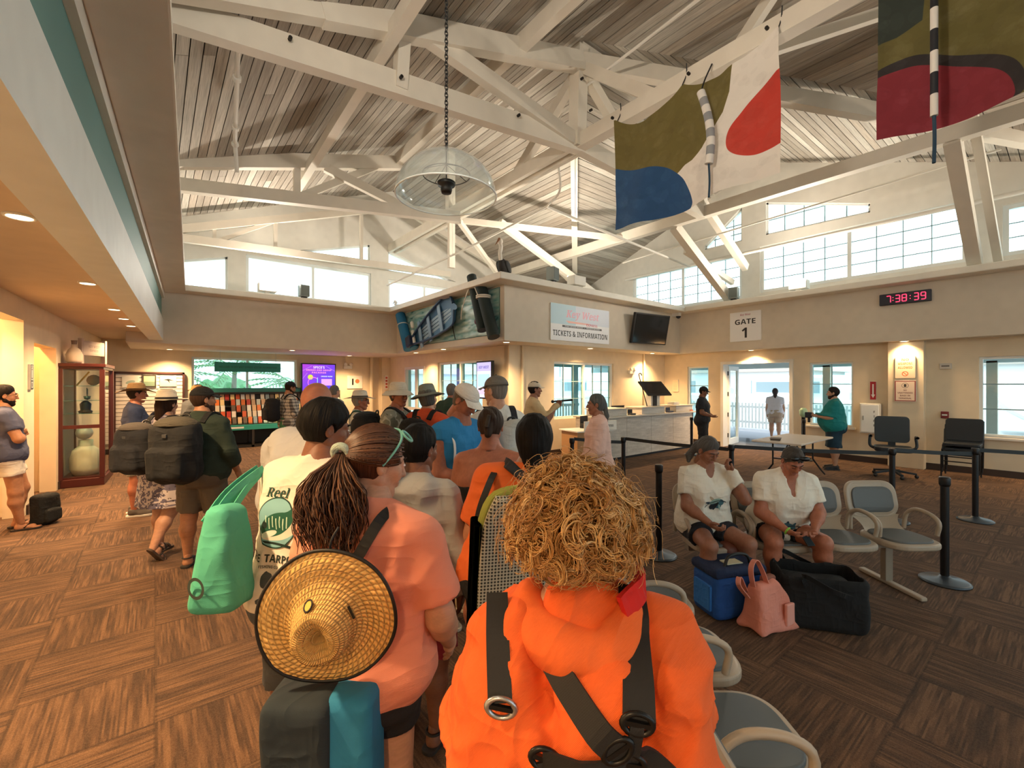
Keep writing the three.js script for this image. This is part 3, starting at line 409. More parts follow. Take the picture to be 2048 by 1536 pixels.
// --- pilaster signs
sign('warning_sign', 'white sign lettered in orange on the pilaster, upper one', 0.34, 0.48, [GX - 0.22, 2.16, -2.32], -Math.PI / 2, (g, w, h) => { fillBg(g, w, h, '#f0dcc0'); ['NO', 'WEAPONS', 'ALLOWED'].forEach((s, i) => words(g, s, w / 2, h * (0.16 + i * 0.18), h * 0.16, '#d8602c', 'sans-serif', 'bold', w * [0.4, 0.74, 0.74][i])); g.strokeStyle = '#d8602c'; g.lineWidth = h * 0.028; g.beginPath(); g.arc(w / 2, h * 0.8, h * 0.1, 0, 7); g.moveTo(w / 2 - h * 0.07, h * 0.73); g.lineTo(w / 2 + h * 0.07, h * 0.87); g.stroke(); });
sign('warning_sign', 'white sign with dark red border on the pilaster, lower one', 0.36, 0.46, [GX - 0.22, 1.65, -2.32], -Math.PI / 2, (g, w, h) => { fillBg(g, w, h, '#ecd9c6'); g.strokeStyle = '#8c3a36'; g.lineWidth = w * 0.05; g.strokeRect(w * 0.03, h * 0.03, w * 0.94, h * 0.94); g.strokeStyle = '#4a4440'; g.lineWidth = 3; g.beginPath(); g.arc(w / 2, h * 0.24, h * 0.12, 0, 7); g.stroke(); g.fillStyle = '#3c3835'; g.fillRect(w * 0.44, h * 0.17, w * 0.12, h * 0.14); ['NO', 'UNATTENDED', 'BAGS IN', 'TERMINAL'].forEach((s, i) => words(g, s, w / 2, h * (0.46 + i * 0.13), h * 0.1, '#7a4a44', 'sans-serif', 'bold', w * [0.16, 0.72, 0.5, 0.62][i])); });
sign('extinguisher_sign', 'narrow red sign with a white down arrow above the wall cabinet', 0.12, 0.42, [GX - 0.001, 1.65, -2.92], -Math.PI / 2, (g, w, h) => { fillBg(g, w, h, '#b3202a'); g.fillStyle = '#f4f2ee'; g.fillRect(w * 0.36, h * 0.14, w * 0.28, h * 0.6); g.beginPath(); g.moveTo(w * 0.14, h * 0.72); g.lineTo(w * 0.86, h * 0.72); g.lineTo(w * 0.5, h * 0.92); g.fill(); }, { r: 0.008, px: 500 });
{ const t = thing('wall_cabinet', 'white wall cabinet for the extinguisher beside the pilaster', 'wall cabinet', [GX - 0.02, 0.68, -2.94], -Math.PI / 2); part('body', bx(-0.19, 0.19, 0, 0.68, -0.02, 0.16, 0.008), M.white, t); const d = part('door', bx(-0.16, 0.16, 0.03, 0.65, 0.16, 0.178, 0.005), M.frame, t); part('handle', bx(-0.13, -0.11, 0.3, 0.4, 0.178, 0.195), M.steel, d); part('lettering', new THREE.PlaneGeometry(0.05, 0.42), printed(canvasTex(48, 400, (g, w, h) => { fillBg(g, w, h, '#eef2f1'); [...'FIRE'].forEach((s, i) => words(g, s, w / 2, h * (0.14 + i * 0.24), 60, '#33363c')); })), d, [0.08, 0.34, 0.179]); }
{ const t = thing('thermostat', 'small grey thermostat box on the gate wall', 'thermostat', [GX, 2.17, -1.72], -Math.PI / 2); part('body', bx(-0.09, 0.09, -0.06, 0.06, 0, 0.04, 0.01), std('#c9c4bb', 0.5), t); part('window', bx(-0.06, 0.06, -0.015, 0.02, 0.04, 0.043), std('#6d6a66', 0.3), t); }
{ const t = thing('alarm_box', 'dark red alarm pull box on the gate wall', 'alarm', [GX, 1.16, -1.73], -Math.PI / 2); part('body', bx(-0.06, 0.06, -0.07, 0.07, 0, 0.05, 0.008), std('#7a1f24', 0.5), t); part('lever', bx(-0.04, 0.04, -0.015, 0.015, 0.05, 0.062), M.white, t); }
// --- wall televisions
function tv(name, label, w, h, pos, rot, face) { const t = thing(name, label, 'television', pos); t.rotation.set(...rot); t.rotation.order = 'YXZ'; part('bezel', bx(-w / 2, w / 2, -h / 2, h / 2, -0.06, 0.02, 0.012), M.black, t); const s = part('screen', new THREE.PlaneGeometry(w - 0.07, h - 0.07), face, t, [0, 0, 0.0215]); part('wall_bracket', bx(-0.12, 0.12, -0.1, 0.1, -0.2, -0.06), M.dark, t); return t; }
tv('television', 'switched off black television tilted down on the kiosk bulkhead', 1.36, 0.82, [10.62, 3.3, -KA + 0.24], [0.2, -0.12, 0], std('#0d1720', 0.12));
const promo = canvasTex(420, 470, (g, w, h) => { const gr = g.createLinearGradient(0, 0, w, h); gr.addColorStop(0, '#b03ad0'); gr.addColorStop(0.5, '#6d3be0'); gr.addColorStop(1, '#3a3ccf'); g.fillStyle = gr; g.fillRect(0, 0, w, h); g.strokeStyle = '#c79af0'; g.lineWidth = 4; for (const [a, b, c, d] of [[0, 90, 120, 20], [w, 90, w - 120, 20], [0, 200, 60, 120]]) { g.beginPath(); g.moveTo(a, b); g.lineTo(c, d); g.stroke(); } words(g, "SPICE'S", w / 2, 40, 44, '#f3e3ff', 'sans-serif', 'bold', 150); words(g, 'DRINKS AND GROUP', w / 2, 78, 30, '#ff9ad0', 'sans-serif', 'bold', 330); words(g, 'PACKAGE', w / 2, 112, 30, '#ff9ad0', 'sans-serif', 'bold', 190); words(g, 'ORDER NOW', w * 0.74, 165, 24, '#e8f2ff', 'sans-serif', 'bold', 150); g.fillStyle = '#d6e04a'; g.beginPath(); g.arc(100, 175, 34, 0, 7); g.fill(); g.strokeStyle = '#ff7ad9'; g.lineWidth = 9; g.beginPath(); g.arc(140, 250, 70, 0.4, 5.6); g.stroke(); g.fillStyle = '#f4a6ec'; g.fillRect(240, 200, 140, 90); g.strokeStyle = '#9adcf0'; g.beginPath(); g.moveTo(190, 180); g.lineTo(190, 330); g.stroke(); });
tv('television', 'lit purple advertising screen on the brochure wall', 1.06, 1.16, [4.12, 1.88, -15.4 + 0.23], [0, 0, 0], new THREE.MeshStandardMaterial({ color: '#000', emissive: '#fff', emissiveMap: promo, emissiveIntensity: 1.0, roughness: 0.3 }));
{ const l = new THREE.RectAreaLight('#a86cff', 1.2, 0.95, 1.05); l.position.set(4.12, 1.88, -15.12); l.rotation.y = Math.PI; scene.add(l); }
const pale = canvasTex(256, 360, (g, w, h) => { fillBg(g, w, h, '#e9ebfa'); g.fillStyle = '#c3b7e6'; g.fillRect(0, 0, w, 90); words(g, 'KEY WEST', w / 2, 50, 40, '#5a4aa0'); g.fillStyle = '#b8d8ee'; g.fillRect(20, 120, w - 40, 130); g.fillStyle = '#d8c2d6'; g.fillRect(20, 270, w - 40, 60); });
tv('television', 'bright upright screen at the kiosk corner', 0.66, 0.92, [6.5 - 0.23, 1.9, -8.98], [0, -Math.PI / 2, 0], new THREE.MeshStandardMaterial({ color: '#000', emissive: '#fff', emissiveMap: pale, emissiveIntensity: 1.1, roughness: 0.3 }));
{ const l = new THREE.RectAreaLight('#e6e4ff', 0.8, 0.58, 0.84); l.position.set(6.22, 1.9, -8.98); l.rotation.y = Math.PI / 2; scene.add(l); }
// --- small fittings
for (const [p, ry, l] of [[[6.9, LT, -7.25], 0.3, 'small grey loudspeaker on the kiosk ledge'], [[12.15, LT, -5.75], -1.4, 'small grey loudspeaker on the gate ledge'], [[3.05, LT, -12.6], 0.1, 'small grey loudspeaker on the brochure ledge']]) { const t = thing('loudspeaker', l, 'loudspeaker', p, ry); part('cabinet', bx(-0.12, 0.12, 0.04, 0.34, -0.1, 0.1, 0.02), std('#9aa4a2', 0.6), t); part('grille', bx(-0.1, 0.1, 0.06, 0.32, 0.1, 0.108), std('#6f7876', 0.8), t); part('foot', bx(-0.06, 0.06, 0, 0.05, -0.06, 0.06), M.dark, t); }
{ const t = thing('security_camera', 'small dome security camera at the inner corner of the bulkhead', 'camera', [12.1, 3.78, -7.35]); part('mount', bx(-0.07, 0.07, 0.02, 0.12, -0.17, 0.05), M.white, t); part('dome', new THREE.SphereGeometry(0.07, 16, 8, 0, 6.3, Math.PI / 2, Math.PI / 2), M.dark, t, [0, 0.02, 0]); }
function emergency(x, y, z, ry, l) { const t = thing('emergency_light', l, 'emergency light', [x, y, z], ry); part('body', bx(-0.14, 0.14, -0.05, 0.06, 0, 0.08, 0.01), M.white, t); for (const s of [-1, 1]) part('lamp_head', new THREE.CylinderGeometry(0.055, 0.04, 0.07, 14).rotateX(1.2), M.white, t, [s * 0.09, 0.09, 0.08]); }
emergency(11.1, 2.15, -8.3, 0, 'white twin head emergency light beside the counter window'); emergency(5.1, 2.36, -15.4, 0, 'white twin head emergency light beside the purple screen');
sign('wall_notice', 'white notice board with a black mark and orange print beside the purple screen', 0.52, 0.44, [5.35, 1.86, -15.4], 0, (g, w, h) => { fillBg(g, w, h, '#efe9df'); g.fillStyle = '#1d1b1a'; g.fillRect(w * 0.3, h * 0.22, w * 0.11, h * 0.5); g.fillStyle = '#d67f4a'; g.beginPath(); g.arc(w * 0.66, h * 0.42, h * 0.17, 0, 7); g.fill(); });
sign('extinguisher_sign', 'narrow red and white sign on the corner column by the kiosk', 0.13, 0.5, [6.35, 1.85, -15.1], 0, (g, w, h) => { fillBg(g, w, h, '#f2e8dc'); g.fillStyle = '#c8482e'; for (let i = 0; i < 4; i++) g.fillRect(w * 0.2, h * (0.1 + i * 0.22), w * 0.6, h * 0.12); }, { r: 0.008 });
sign('wall_notice', 'small pale notice on the gate wall beside the narrow window', 0.22, 0.4, [GX - 0.001, 1.75, -7.9], -Math.PI / 2, (g, w, h) => { fillBg(g, w, h, '#e9d9b8'); g.strokeStyle = '#a89878'; g.strokeRect(4, 4, w - 8, h - 8); g.fillStyle = '#9a8868'; for (let i = 0; i < 5; i++) g.fillRect(w * 0.2, h * (0.45 + i * 0.09), w * 0.6, 3); g.beginPath(); g.arc(w / 2, h * 0.22, w * 0.16, 0, 7); g.stroke(); });
sign('restroom_sign', 'small black and white restroom sign on the strip between the openings', 0.14, 0.36, [leftX(-1.84, 9.15) + 0.003, 1.9, -9.15], Math.PI / 2 + LR, (g, w, h) => { fillBg(g, w, h, '#4d5052'); g.strokeStyle = '#e8e8e4'; g.lineWidth = 5; g.strokeRect(w * 0.2, h * 0.06, w * 0.6, h * 0.55); g.fillStyle = '#e8e8e4'; g.beginPath(); g.arc(w / 2, h * 0.15, w * 0.12, 0, 7); g.fill(); g.fillRect(w * 0.38, h * 0.22, w * 0.24, h * 0.32); g.strokeRect(w * 0.28, h * 0.72, w * 0.44, h * 0.2); }, { r: 0.008 });
// --- boat relief on the side bulkhead of the kiosk
{
  const t = thing('wall_relief', 'teal water panel with a blue rowing boat relief on the kiosk bulkhead', 'wall relief', [KX, 0, 0], -Math.PI / 2); // local x = -A reversed: local +x -> world +z
  const water = new THREE.PlaneGeometry(4.55, 0.98, 180, 44), p = water.attributes.position, col = [];
  for (let i = 0; i < p.count; i++) { const x = p.getX(i), y = p.getY(i), n = noise3(x * 3.2, y * 16, 2) * 0.6 + noise3(x * 9, y * 36, 5) * 0.4; p.setZ(i, 0.02 + 0.014 * n); const k = clamp(0.5 + n * 0.8, 0, 1), c = [mix(0.07, 0.42, k), mix(0.27, 0.55, k), mix(0.27, 0.5, k)]; col.push(...c); }
  water.setAttribute('color', new THREE.Float32BufferAttribute(col, 3)); water.computeVertexNormals();
  part('water_panel', water, new THREE.MeshStandardMaterial({ vertexColors: true, roughness: 0.35 }), t, [-9.95, 3.37, 0]);
  part('backing', bx(-12.23, -7.67, 2.87, 3.87, 0, 0.012), std('#3e6a68', 0.7), t);
  // boat hull: cross sections along its length; open top faces out of the wall
  const hull = (s0, w0, dep, flip) => { const nU = 26, nV = 14, pos = [], idx = []; for (let i = 0; i <= nU; i++) { const u = i / nU, half = w0 * Math.pow(Math.sin(Math.PI * (0.12 + 0.88 * u) * 0.5 + (u > 0.75 ? (u - 0.75) * 2.6 : 0)), 0.8) * (u > 0.97 ? 0.25 : 1); for (let j = 0; j <= nV; j++) { const a = Math.PI * j / nV; pos.push((u - 0.5) * s0, -Math.cos(a) * half, 0.1 - Math.sin(a) * dep * 0.35 + 0.04 * u); } } for (let i = 0; i < nU; i++) for (let j = 0; j < nV; j++) { const a = i * (nV + 1) + j, b = a + nV + 1; idx.push(a, b, a + 1, b, b + 1, a + 1); } const g = new THREE.BufferGeometry(); g.setAttribute('position', new THREE.Float32BufferAttribute(pos, 3)); g.setIndex(idx); g.computeVertexNormals(); return g; };
  const b = new THREE.Group(); b.name = 'rowing_boat'; b.position.set(-10.35, 3.33, 0.06); b.rotation.z = 0.28; t.add(b); b.userData.label = 'blue rowing boat';
  part('hull', hull(2.3, 0.42, 0.28), std('#2f5f85', 0.5, { side: THREE.DoubleSide }), b);
  part('gunwale', tube(Array.from({ length: 21 }, (_, i) => { const u = i / 20, half = 0.42 * Math.pow(Math.sin(Math.PI * (0.12 + 0.88 * u) * 0.5 + (u > 0.75 ? (u - 0.75) * 2.6 : 0)), 0.8) * (u > 0.97 ? 0.25 : 1); return V((u - 0.5) * 2.3, half, 0.11 + 0.04 * u); }), 0.03, 40, 6), std('#27486a', 0.5), b);
  part('gunwale', tube(Array.from({ length: 21 }, (_, i) => { const u = i / 20, half = -0.42 * Math.pow(Math.sin(Math.PI * (0.12 + 0.88 * u) * 0.5 + (u > 0.75 ? (u - 0.75) * 2.6 : 0)), 0.8) * (u > 0.97 ? 0.25 : 1); return V((u - 0.5) * 2.3, half, 0.11 + 0.04 * u); }), 0.03, 40, 6), std('#27486a', 0.5), b);
  for (const x of [-0.72, -0.2, 0.4]) part('thwart', bx(x - 0.07, x + 0.07, -0.38, 0.38, 0.08, 0.11, 0.01), std('#7f9db8', 0.5), b);
  for (let k = 0; k < 6; k++) part('plank', bx(-0.9, 0.85, -0.26 + k * 0.095, -0.19 + k * 0.095, 0.015, 0.04), std('#8fa9bd', 0.6), b); part('outboard_motor', bx(-1.4, -1.14, -0.16, 0.16, 0.02, 0.24, 0.05), std('#1f2d4a', 0.4), b);
  for (const [x, y] of [[-11.55, 3.45], [-11.5, 3.2], [-11.45, 3.0]]) part('fender', new THREE.CapsuleGeometry(0.05, 0.12, 4, 10).rotateZ(0.3), M.white, t, [x, y, 0.14]);
  part('buoy', new THREE.SphereGeometry(0.09, 18, 12), std('#5a2a34', 0.5), t, [-8.35, 3.2, 0.1]); part('rope', tube([V(-9.5, 3.3, 0.08), V(-9.42, 3.1, 0.1), V(-9.4, 2.88, 0.06)], 0.012, 12, 6), M.dark, t);
  const piling = (x, l, list, color) => { const q = thing('piling', l, 'piling', [0, 0, 0]); for (const [a, c, r] of list) { part('log', rod(V(...a), V(...c), r, r, 18), std(color, 0.75), q); } return q; };
  const q1 = piling(0, 'two tall dark mooring pilings lashed together at the kiosk corner', [[[5.56, 2.78, -7.62], [5.56, 4.02, -8.15], 0.13], [[5.5, 2.95, -7.95], [5.58, 4.22, -8.5], 0.11]], '#1d2b2b'); for (const y of [3.66, 3.7]) part('lashing', new THREE.TorusGeometry(0.15, 0.018, 8, 24).rotateX(Math.PI / 2), M.ledge, q1, [5.56, y, -8.0]); part('lashing', tube([V(5.42, 3.7, -8.0), V(5.45, 4.0, -8.3), V(5.4, 3.5, -8.6), V(5.55, 3.3, -8.9)], 0.012, 20, 6), M.ledge, q1);
  const q2 = piling(0, 'blue mooring piling at the far end of the boat relief', [[[5.6, 2.78, -11.75], [5.6, 3.82, -12.3], 0.14], [[5.66, 2.8, -11.5], [5.66, 3.1, -11.65], 0.12]], '#1f6f9e'); part('lashing', new THREE.TorusGeometry(0.15, 0.016, 8, 24).rotateX(Math.PI / 2 - 0.4), M.pale, q2, [5.6, 3.5, -12.14]);
}
function bird(name, label, pos, ry, s, cols, neck) {
  const t = thing(name, label, 'bird figure', pos, ry); t.scale.setScalar(s);
  const bodyG = new THREE.SphereGeometry(0.16, 24, 16); bodyG.scale(0.75, 0.95, 1.35); bodyG.rotateX(-0.5); part('body', bodyG, cols[0], t, [0, 0.24, 0]); part('neck', tube([V(0, 0.33, 0.14), V(0, 0.45, 0.2), V(0, 0.55, 0.14), V(0, 0.62, 0.18)].map(p => V(p.x, 0.33 + (p.y - 0.33) * neck, p.z)), 0.045, 16, 8), cols[1], t);
  const hy = 0.33 + 0.31 * neck; part('head', new THREE.SphereGeometry(0.065, 16, 12), cols[1], t, [0, hy, 0.2]); part('bill', new THREE.ConeGeometry(0.03, 0.26 * neck, 10).rotateX(Math.PI / 2 + 0.7), cols[2], t, [0, hy - 0.07, 0.2 + 0.13 * neck]);
  for (const s2 of [-1, 1]) { const w = new THREE.SphereGeometry(0.15, 16, 10); w.scale(0.22, 0.7, 1.3); w.rotateX(-0.45); part('wing', w, cols[3], t, [s2 * 0.11, 0.24, -0.05]); part('leg', rod(V(s2 * 0.05, 0, 0), V(s2 * 0.05, 0.14, 0), 0.014), cols[2], t); part('foot', bx(s2 * 0.05 - 0.03, s2 * 0.05 + 0.03, 0, 0.012, -0.02, 0.07), cols[2], t); } part('tail', new THREE.ConeGeometry(0.07, 0.2, 8).rotateX(-Math.PI / 2 - 0.4).scale(1, 0.4, 1), cols[3], t, [0, 0.16, -0.24]); return t;
}
bird('pelican_figure', 'dark pelican figure standing on the kiosk ledge corner', [5.75, LT, -7.55], -1.0, 0.95, [std('#2a2725', 0.7), std('#e8e2d6', 0.6), std('#8c5a34', 0.5), std('#211f1e', 0.7)], 1.35);
bird('gull_figure', 'pale grey gull figure on the blue piling', [5.6, 3.84, -12.32], -2.2, 0.7, [std('#b9c4cc', 0.7), std('#e8eaec', 0.6), std('#8a8f94', 0.5), std('#7d8a94', 0.7)], 0.6);
// --- brochure side
sign('hanging_sign', 'long teal hanging sign in front of the brochure window', 1.66, 0.27, [2.12, 2.28, -14.9], 0, (g, w, h) => { fillBg(g, w, h, '#1f8f82'); words(g, 'WELCOME TO KEY WEST EXPRESS VISITOR INFORMATION', w / 2, h * 0.5, h * 0.3, '#0f5a54', 'sans-serif', 'bold', w * 0.88); }, { r: 0.01, edge: std('#1f8f82', 0.5) });
{ const t = scene.getObjectByName('hanging_sign'); for (const x of [-0.7, 0.7]) part('cord', rod(V(x, 0.12, 0.01), V(x, 0.44, 0.01), 0.004), M.steel, t); }
{
  const t = thing('display_board', 'white slat board in a dark frame hung with posters', 'display board', [-0.1, 0, -15.36]);
  part('frame', merged([bx(-0.74, -0.69, 0.2, 2.12, 0, 0.06), bx(0.69, 0.74, 0.2, 2.12, 0, 0.06), bx(-0.74, 0.74, 2.07, 2.12, 0, 0.06), bx(-0.74, 0.74, 0.2, 0.26, 0, 0.06)]), std('#4a2a24', 0.5), t); part('backing', bx(-0.69, 0.69, 0.26, 2.07, 0, 0.015), std('#8f8a86', 0.7), t);
  const sg = bx(-0.69, 0.69, 0, 0.084, 0.015, 0.03, 0.004), sm = std('#e9e4de', 0.5); for (let k = 0; k < 18; k++) part('slat', sg, sm, t, [0, 0.27 + k * 0.1, 0]);
}
const poster = (pos, w, h, label, draw) => sign('poster', label, w, h, pos, 0, draw, { r: 0.005, d: 0.008, cat: 'poster', px: 300 });
poster([-0.5, 1.86, -15.325], 0.34, 0.3, 'pale map poster on the slat board', (g, w, h) => { fillBg(g, w, h, '#e2e6e2'); g.fillStyle = '#9db4ae'; g.beginPath(); g.ellipse(w / 2, h * 0.55, w * 0.3, h * 0.16, -0.3, 0, 7); g.fill(); });
poster([-0.12, 1.88, -15.325], 0.3, 0.34, 'dark framed picture on the slat board behind the brown hat', (g, w, h) => { fillBg(g, w, h, '#3f3a30'); g.fillStyle = '#cfc7a8'; g.fillRect(w * 0.1, h * 0.1, w * 0.8, h * 0.8); g.fillStyle = '#7f9a86'; g.fillRect(w * 0.1, h * 0.55, w * 0.8, h * 0.35); });
poster([0.28, 1.88, -15.325], 0.36, 0.3, 'pale poster with a dark bird print on the slat board', (g, w, h) => { fillBg(g, w, h, '#ddd8c4'); g.fillStyle = '#1f2326'; g.beginPath(); g.moveTo(w * 0.2, h * 0.4); g.lineTo(w * 0.5, h * 0.3); g.lineTo(w * 0.85, h * 0.45); g.lineTo(w * 0.55, h * 0.45); g.lineTo(w * 0.6, h * 0.7); g.lineTo(w * 0.45, h * 0.45); g.fill(); });
{
  const t = thing('brochure_rack', 'long dark rack with teal header and shelf holding brochures', 'rack', [2.85, 0, -15.3]); const L = 1.95, fr = std('#2a2522', 0.6), te = std('#2f9c93', 0.5);
  part('back_panel', bx(-L, L, 0.1, 1.5, -0.06, -0.03), fr, t); part('header', bx(-L, L, 1.56, 1.68, -0.06, 0.02), std('#3f8f88', 0.5), t); part('top_bar', bx(-L, L, 1.5, 1.56, -0.06, 0.06), fr, t); part('shelf', bx(-L, L, 0.5, 0.64, 0.0, 0.62, 0.006), te, t); part('kick_base', bx(-L, L, 0.0, 0.06, -0.06, 0.6), fr, t);
  for (const x of [-L, -0.65, 0.65, L]) part('upright', merged([bx(x - 0.03, x + 0.03, 0, 1.6, -0.06, 0.0), bx(x - 0.03, x + 0.03, 0, 0.5, 0.56, 0.62), bx(x - 0.03, x + 0.03, 0.0, 0.06, -0.06, 0.62)]), fr, t);
  for (let k = 0; k < 5; k++) part('pocket_rail', bx(-L, L, 0.66 + k * 0.165, 0.7 + k * 0.165, 0.5 - k * 0.11, 0.515 - k * 0.11), M.glass, t), part('tier', bx(-L, L, 0.64 + k * 0.165, 0.655 + k * 0.165, 0.38 - k * 0.11, 0.515 - k * 0.11), fr, t);
  part('shelf_label', new THREE.PlaneGeometry(0.34, 0.05), M.frame, t, [-1.05, 0.57, 0.6215]);
  const r = rng(99), pal = ['#e9e2d6', '#f2ede4', '#d8cdbd', '#e07a3a', '#cf5a30', '#c9d6da', '#8fa7b8', '#d9b48c', '#b9392f', '#f0d9a0', '#6a5a50', '#e6e9ea', '#c8a78a', '#efe6dc'];
  const pn = ['cream', 'ivory', 'beige', 'orange', 'rust', 'pale grey', 'slate blue', 'tan', 'red', 'straw yellow', 'brown', 'white', 'light brown', 'pearl']; const bg = plate(0.1, 0.2, 0.003, 0.008, 0.001), bms = pal.map((c, i) => printed(canvasTex(40, 80, (g, w, h) => { const q = rng(i * 13 + 3); fillBg(g, w, h, c); g.fillStyle = pal[(i * 5 + 3) % pal.length]; g.fillRect(0, h * (0.2 + 0.3 * q()), w, h * 0.3); g.fillStyle = i % 3 ? '#ffffff' : '#3a3532'; g.fillRect(4, 6, w - 8, 9); })));
  for (let k = 0; k < 5; k++) for (let i = 0; i < 30; i++) { if (r() < 0.06) continue; const ci = (r() * bms.length) | 0, o = shadow(new THREE.Mesh(bg, bms[ci])); o.name = numbered('brochure'); o.position.set(0.98 + i * 0.129 + r() * 0.01, 0.76 + k * 0.165, -15.3 + 0.47 - k * 0.11); o.rotation.x = -0.28; scene.add(o); tag(o, `${pn[ci]} brochure with ${pn[(ci * 5 + 3) % pn.length]} band in the ${['lowest', 'second lowest', 'middle', 'second highest', 'highest'][k]} rack tier`, 'brochure', 'brochures in the rack'); }
  const cb = thing('cardboard_box', 'cardboard box under the brochure rack shelf', 'box', [3.15, 0.06, -15.0], 0.1); part('carton', bx(-0.25, 0.25, 0, 0.24, -0.18, 0.18), std('#a9794f', 0.85), cb); part('flap', bx(-0.25, 0.25, 0.24, 0.245, -0.02, 0.2), std('#b58a60', 0.85), cb, [0, 0, 0], [-0.15, 0, 0]);
}
// --- glass display cabinet
{
  const wd = std('#4a1d1a', 0.35), t = thing('display_cabinet', 'tall dark red wooden cabinet with glass doors by the left wall', 'cabinet', [-0.98, 0, -11.42], LR); const w = 0.27, d = 0.55, H = 2.16;
  part('plinth', bx(-w - 0.03, w + 0.03, 0, 0.14, -d - 0.03, d + 0.03, 0.01), wd, t); part('cornice', merged([bx(-w - 0.05, w + 0.05, H - 0.06, H, -d - 0.05, d + 0.05, 0.01), bx(-w - 0.02, w + 0.02, H - 0.1, H - 0.06, -d - 0.02, d + 0.02)]), wd, t);
  for (const x of [-1, 1]) for (const z of [-1, 1]) part('corner_post', bx(x * w - 0.035, x * w + 0.035, 0.14, H - 0.1, z * d - 0.035, z * d + 0.035), wd, t); part('back_panel', bx(-w - 0.01, -w + 0.01, 0.14, H - 0.1, -d, d), std('#8f8478', 0.7), t); part('mid_rail', bx(-w, w, 1.02, 1.08, d - 0.03, d + 0.03), wd, t);
  part('glass_pane', new THREE.PlaneGeometry(0.46, 1.0).translate(0, 1.55, d), M.glass, t); part('glass_pane', new THREE.PlaneGeometry(0.46, 0.86).translate(0, 0.58, d), M.glass, t); part('glass_pane', new THREE.PlaneGeometry(1.02, 1.9).rotateY(Math.PI / 2).translate(w, 1.1, 0), M.glass, t);
  for (const y of [1.5, 1.76, 1.27]) part('glass_shelf', bx(-w + 0.02, w - 0.02, y, y + 0.01, -d + 0.03, d - 0.03), M.glassTeal, t); part('floor_board', bx(-w, w, 0.14, 0.17, -d, d), wd, t);
  const put = (n, l, g, m, x, y, z) => { const o = shadow(new THREE.Mesh(g, m)); o.name = numbered(n); o.position.set(-0.98 + x, y, -11.42 + z); scene.add(o); tag(o, l, 'exhibit'); };
  put('ship_lantern', 'old dark ship lantern on the middle shelf of the cabinet', lathe([[0, 0], [0.09, 0], [0.1, 0.03], [0.07, 0.05], [0.08, 0.16], [0.05, 0.2], [0.02, 0.22], [0, 0.23]], 20), std('#2b2c30', 0.4, { metalness: 0.5 }), 0, 1.281, 0.3);
  put('ship_model', 'small ship model on the cabinet shelf above the lantern', merged([lathe([[0, 0], [0.04, 0.02], [0.05, 0.07], [0, 0.07]], 16).scale(1, 1, 3), rod(V(0, 0.06, 0.05), V(0, 0.22, 0.05), 0.006), rod(V(0, 0.06, -0.05), V(0, 0.2, -0.05), 0.006), bx(-0.002, 0.002, 0.09, 0.2, -0.04, 0.04)]), std('#4d5a52', 0.6), 0.02, 1.511, 0.28);
  put('brass_rod', 'brass sounding rod leaning on the top cabinet shelf', rod(V(-0.12, 0.004, 0), V(0.05, 0.25, 0.05), 0.014), std('#b99a4a', 0.35, { metalness: 0.7 }), 0, 1.771, 0.25);
  put('driftwood_block', 'dark driftwood block on the top cabinet shelf', new THREE.DodecahedronGeometry(0.1, 1).scale(1, 1, 0.8), std('#3c4038', 0.8), 0.1, 1.87, 0.2);
  put('glass_float', 'pale glass float in the lower half of the cabinet', new THREE.SphereGeometry(0.12, 20, 14), std('#b9b6b0', 0.3), -0.02, 0.92, 0.25);
  put('rope_basket', 'large cream rope basket in the bottom of the cabinet', lathe([[0, 0], [0.17, 0], [0.22, 0.12], [0.22, 0.3], [0.18, 0.44], [0.12, 0.5], [0.1, 0.52], [0.1, 0.62], [0, 0.62]], 28), std('#d8cbb4', 0.9), 0, 0.171, 0.25);
}
{ // on top of the cabinet
  const dwood = std('#a89c94', 0.85), t = thing('wooden_crate_sign', 'weathered grey wooden sign on legs on top of the cabinet', 'sign', [-0.9, 2.16, -11.35], 1.05);
  for (let k = 0; k < 3; k++) part('board', bx(-0.3, 0.3, 0.16 + k * 0.09, 0.24 + k * 0.09, -0.02, 0.02, 0.005), dwood, t); for (const x of [-1, 1]) part('leg', bx(x * 0.28 - 0.025, x * 0.28 + 0.025, 0, 0.46, -0.03, 0.03), dwood, t); part('lettering', new THREE.PlaneGeometry(0.5, 0.2), printed(canvasTex(256, 100, (g, w, h) => { fillBg(g, w, h, '#b3a8a0'); words(g, 'KEY WEST', w / 2, 32, 30, '#8a7e78'); words(g, 'EXPRESS', w / 2, 70, 26, '#8a7e78'); }), 0.9), t, [0, 0.29, 0.021]);
  const b = thing('demijohn', 'pale wicker covered bottle on top of the cabinet', 'bottle', [-1.12, 2.16, -11.05]); part('body', lathe([[0, 0], [0.08, 0], [0.11, 0.06], [0.115, 0.16], [0.08, 0.25], [0.04, 0.29], [0.04, 0.34], [0, 0.34]], 22), std('#cfc3b2', 0.85), b); part('neck', lathe([[0.035, 0.34], [0.04, 0.4], [0.045, 0.41], [0, 0.41]], 16), std('#7a6a60', 0.7), b);
}
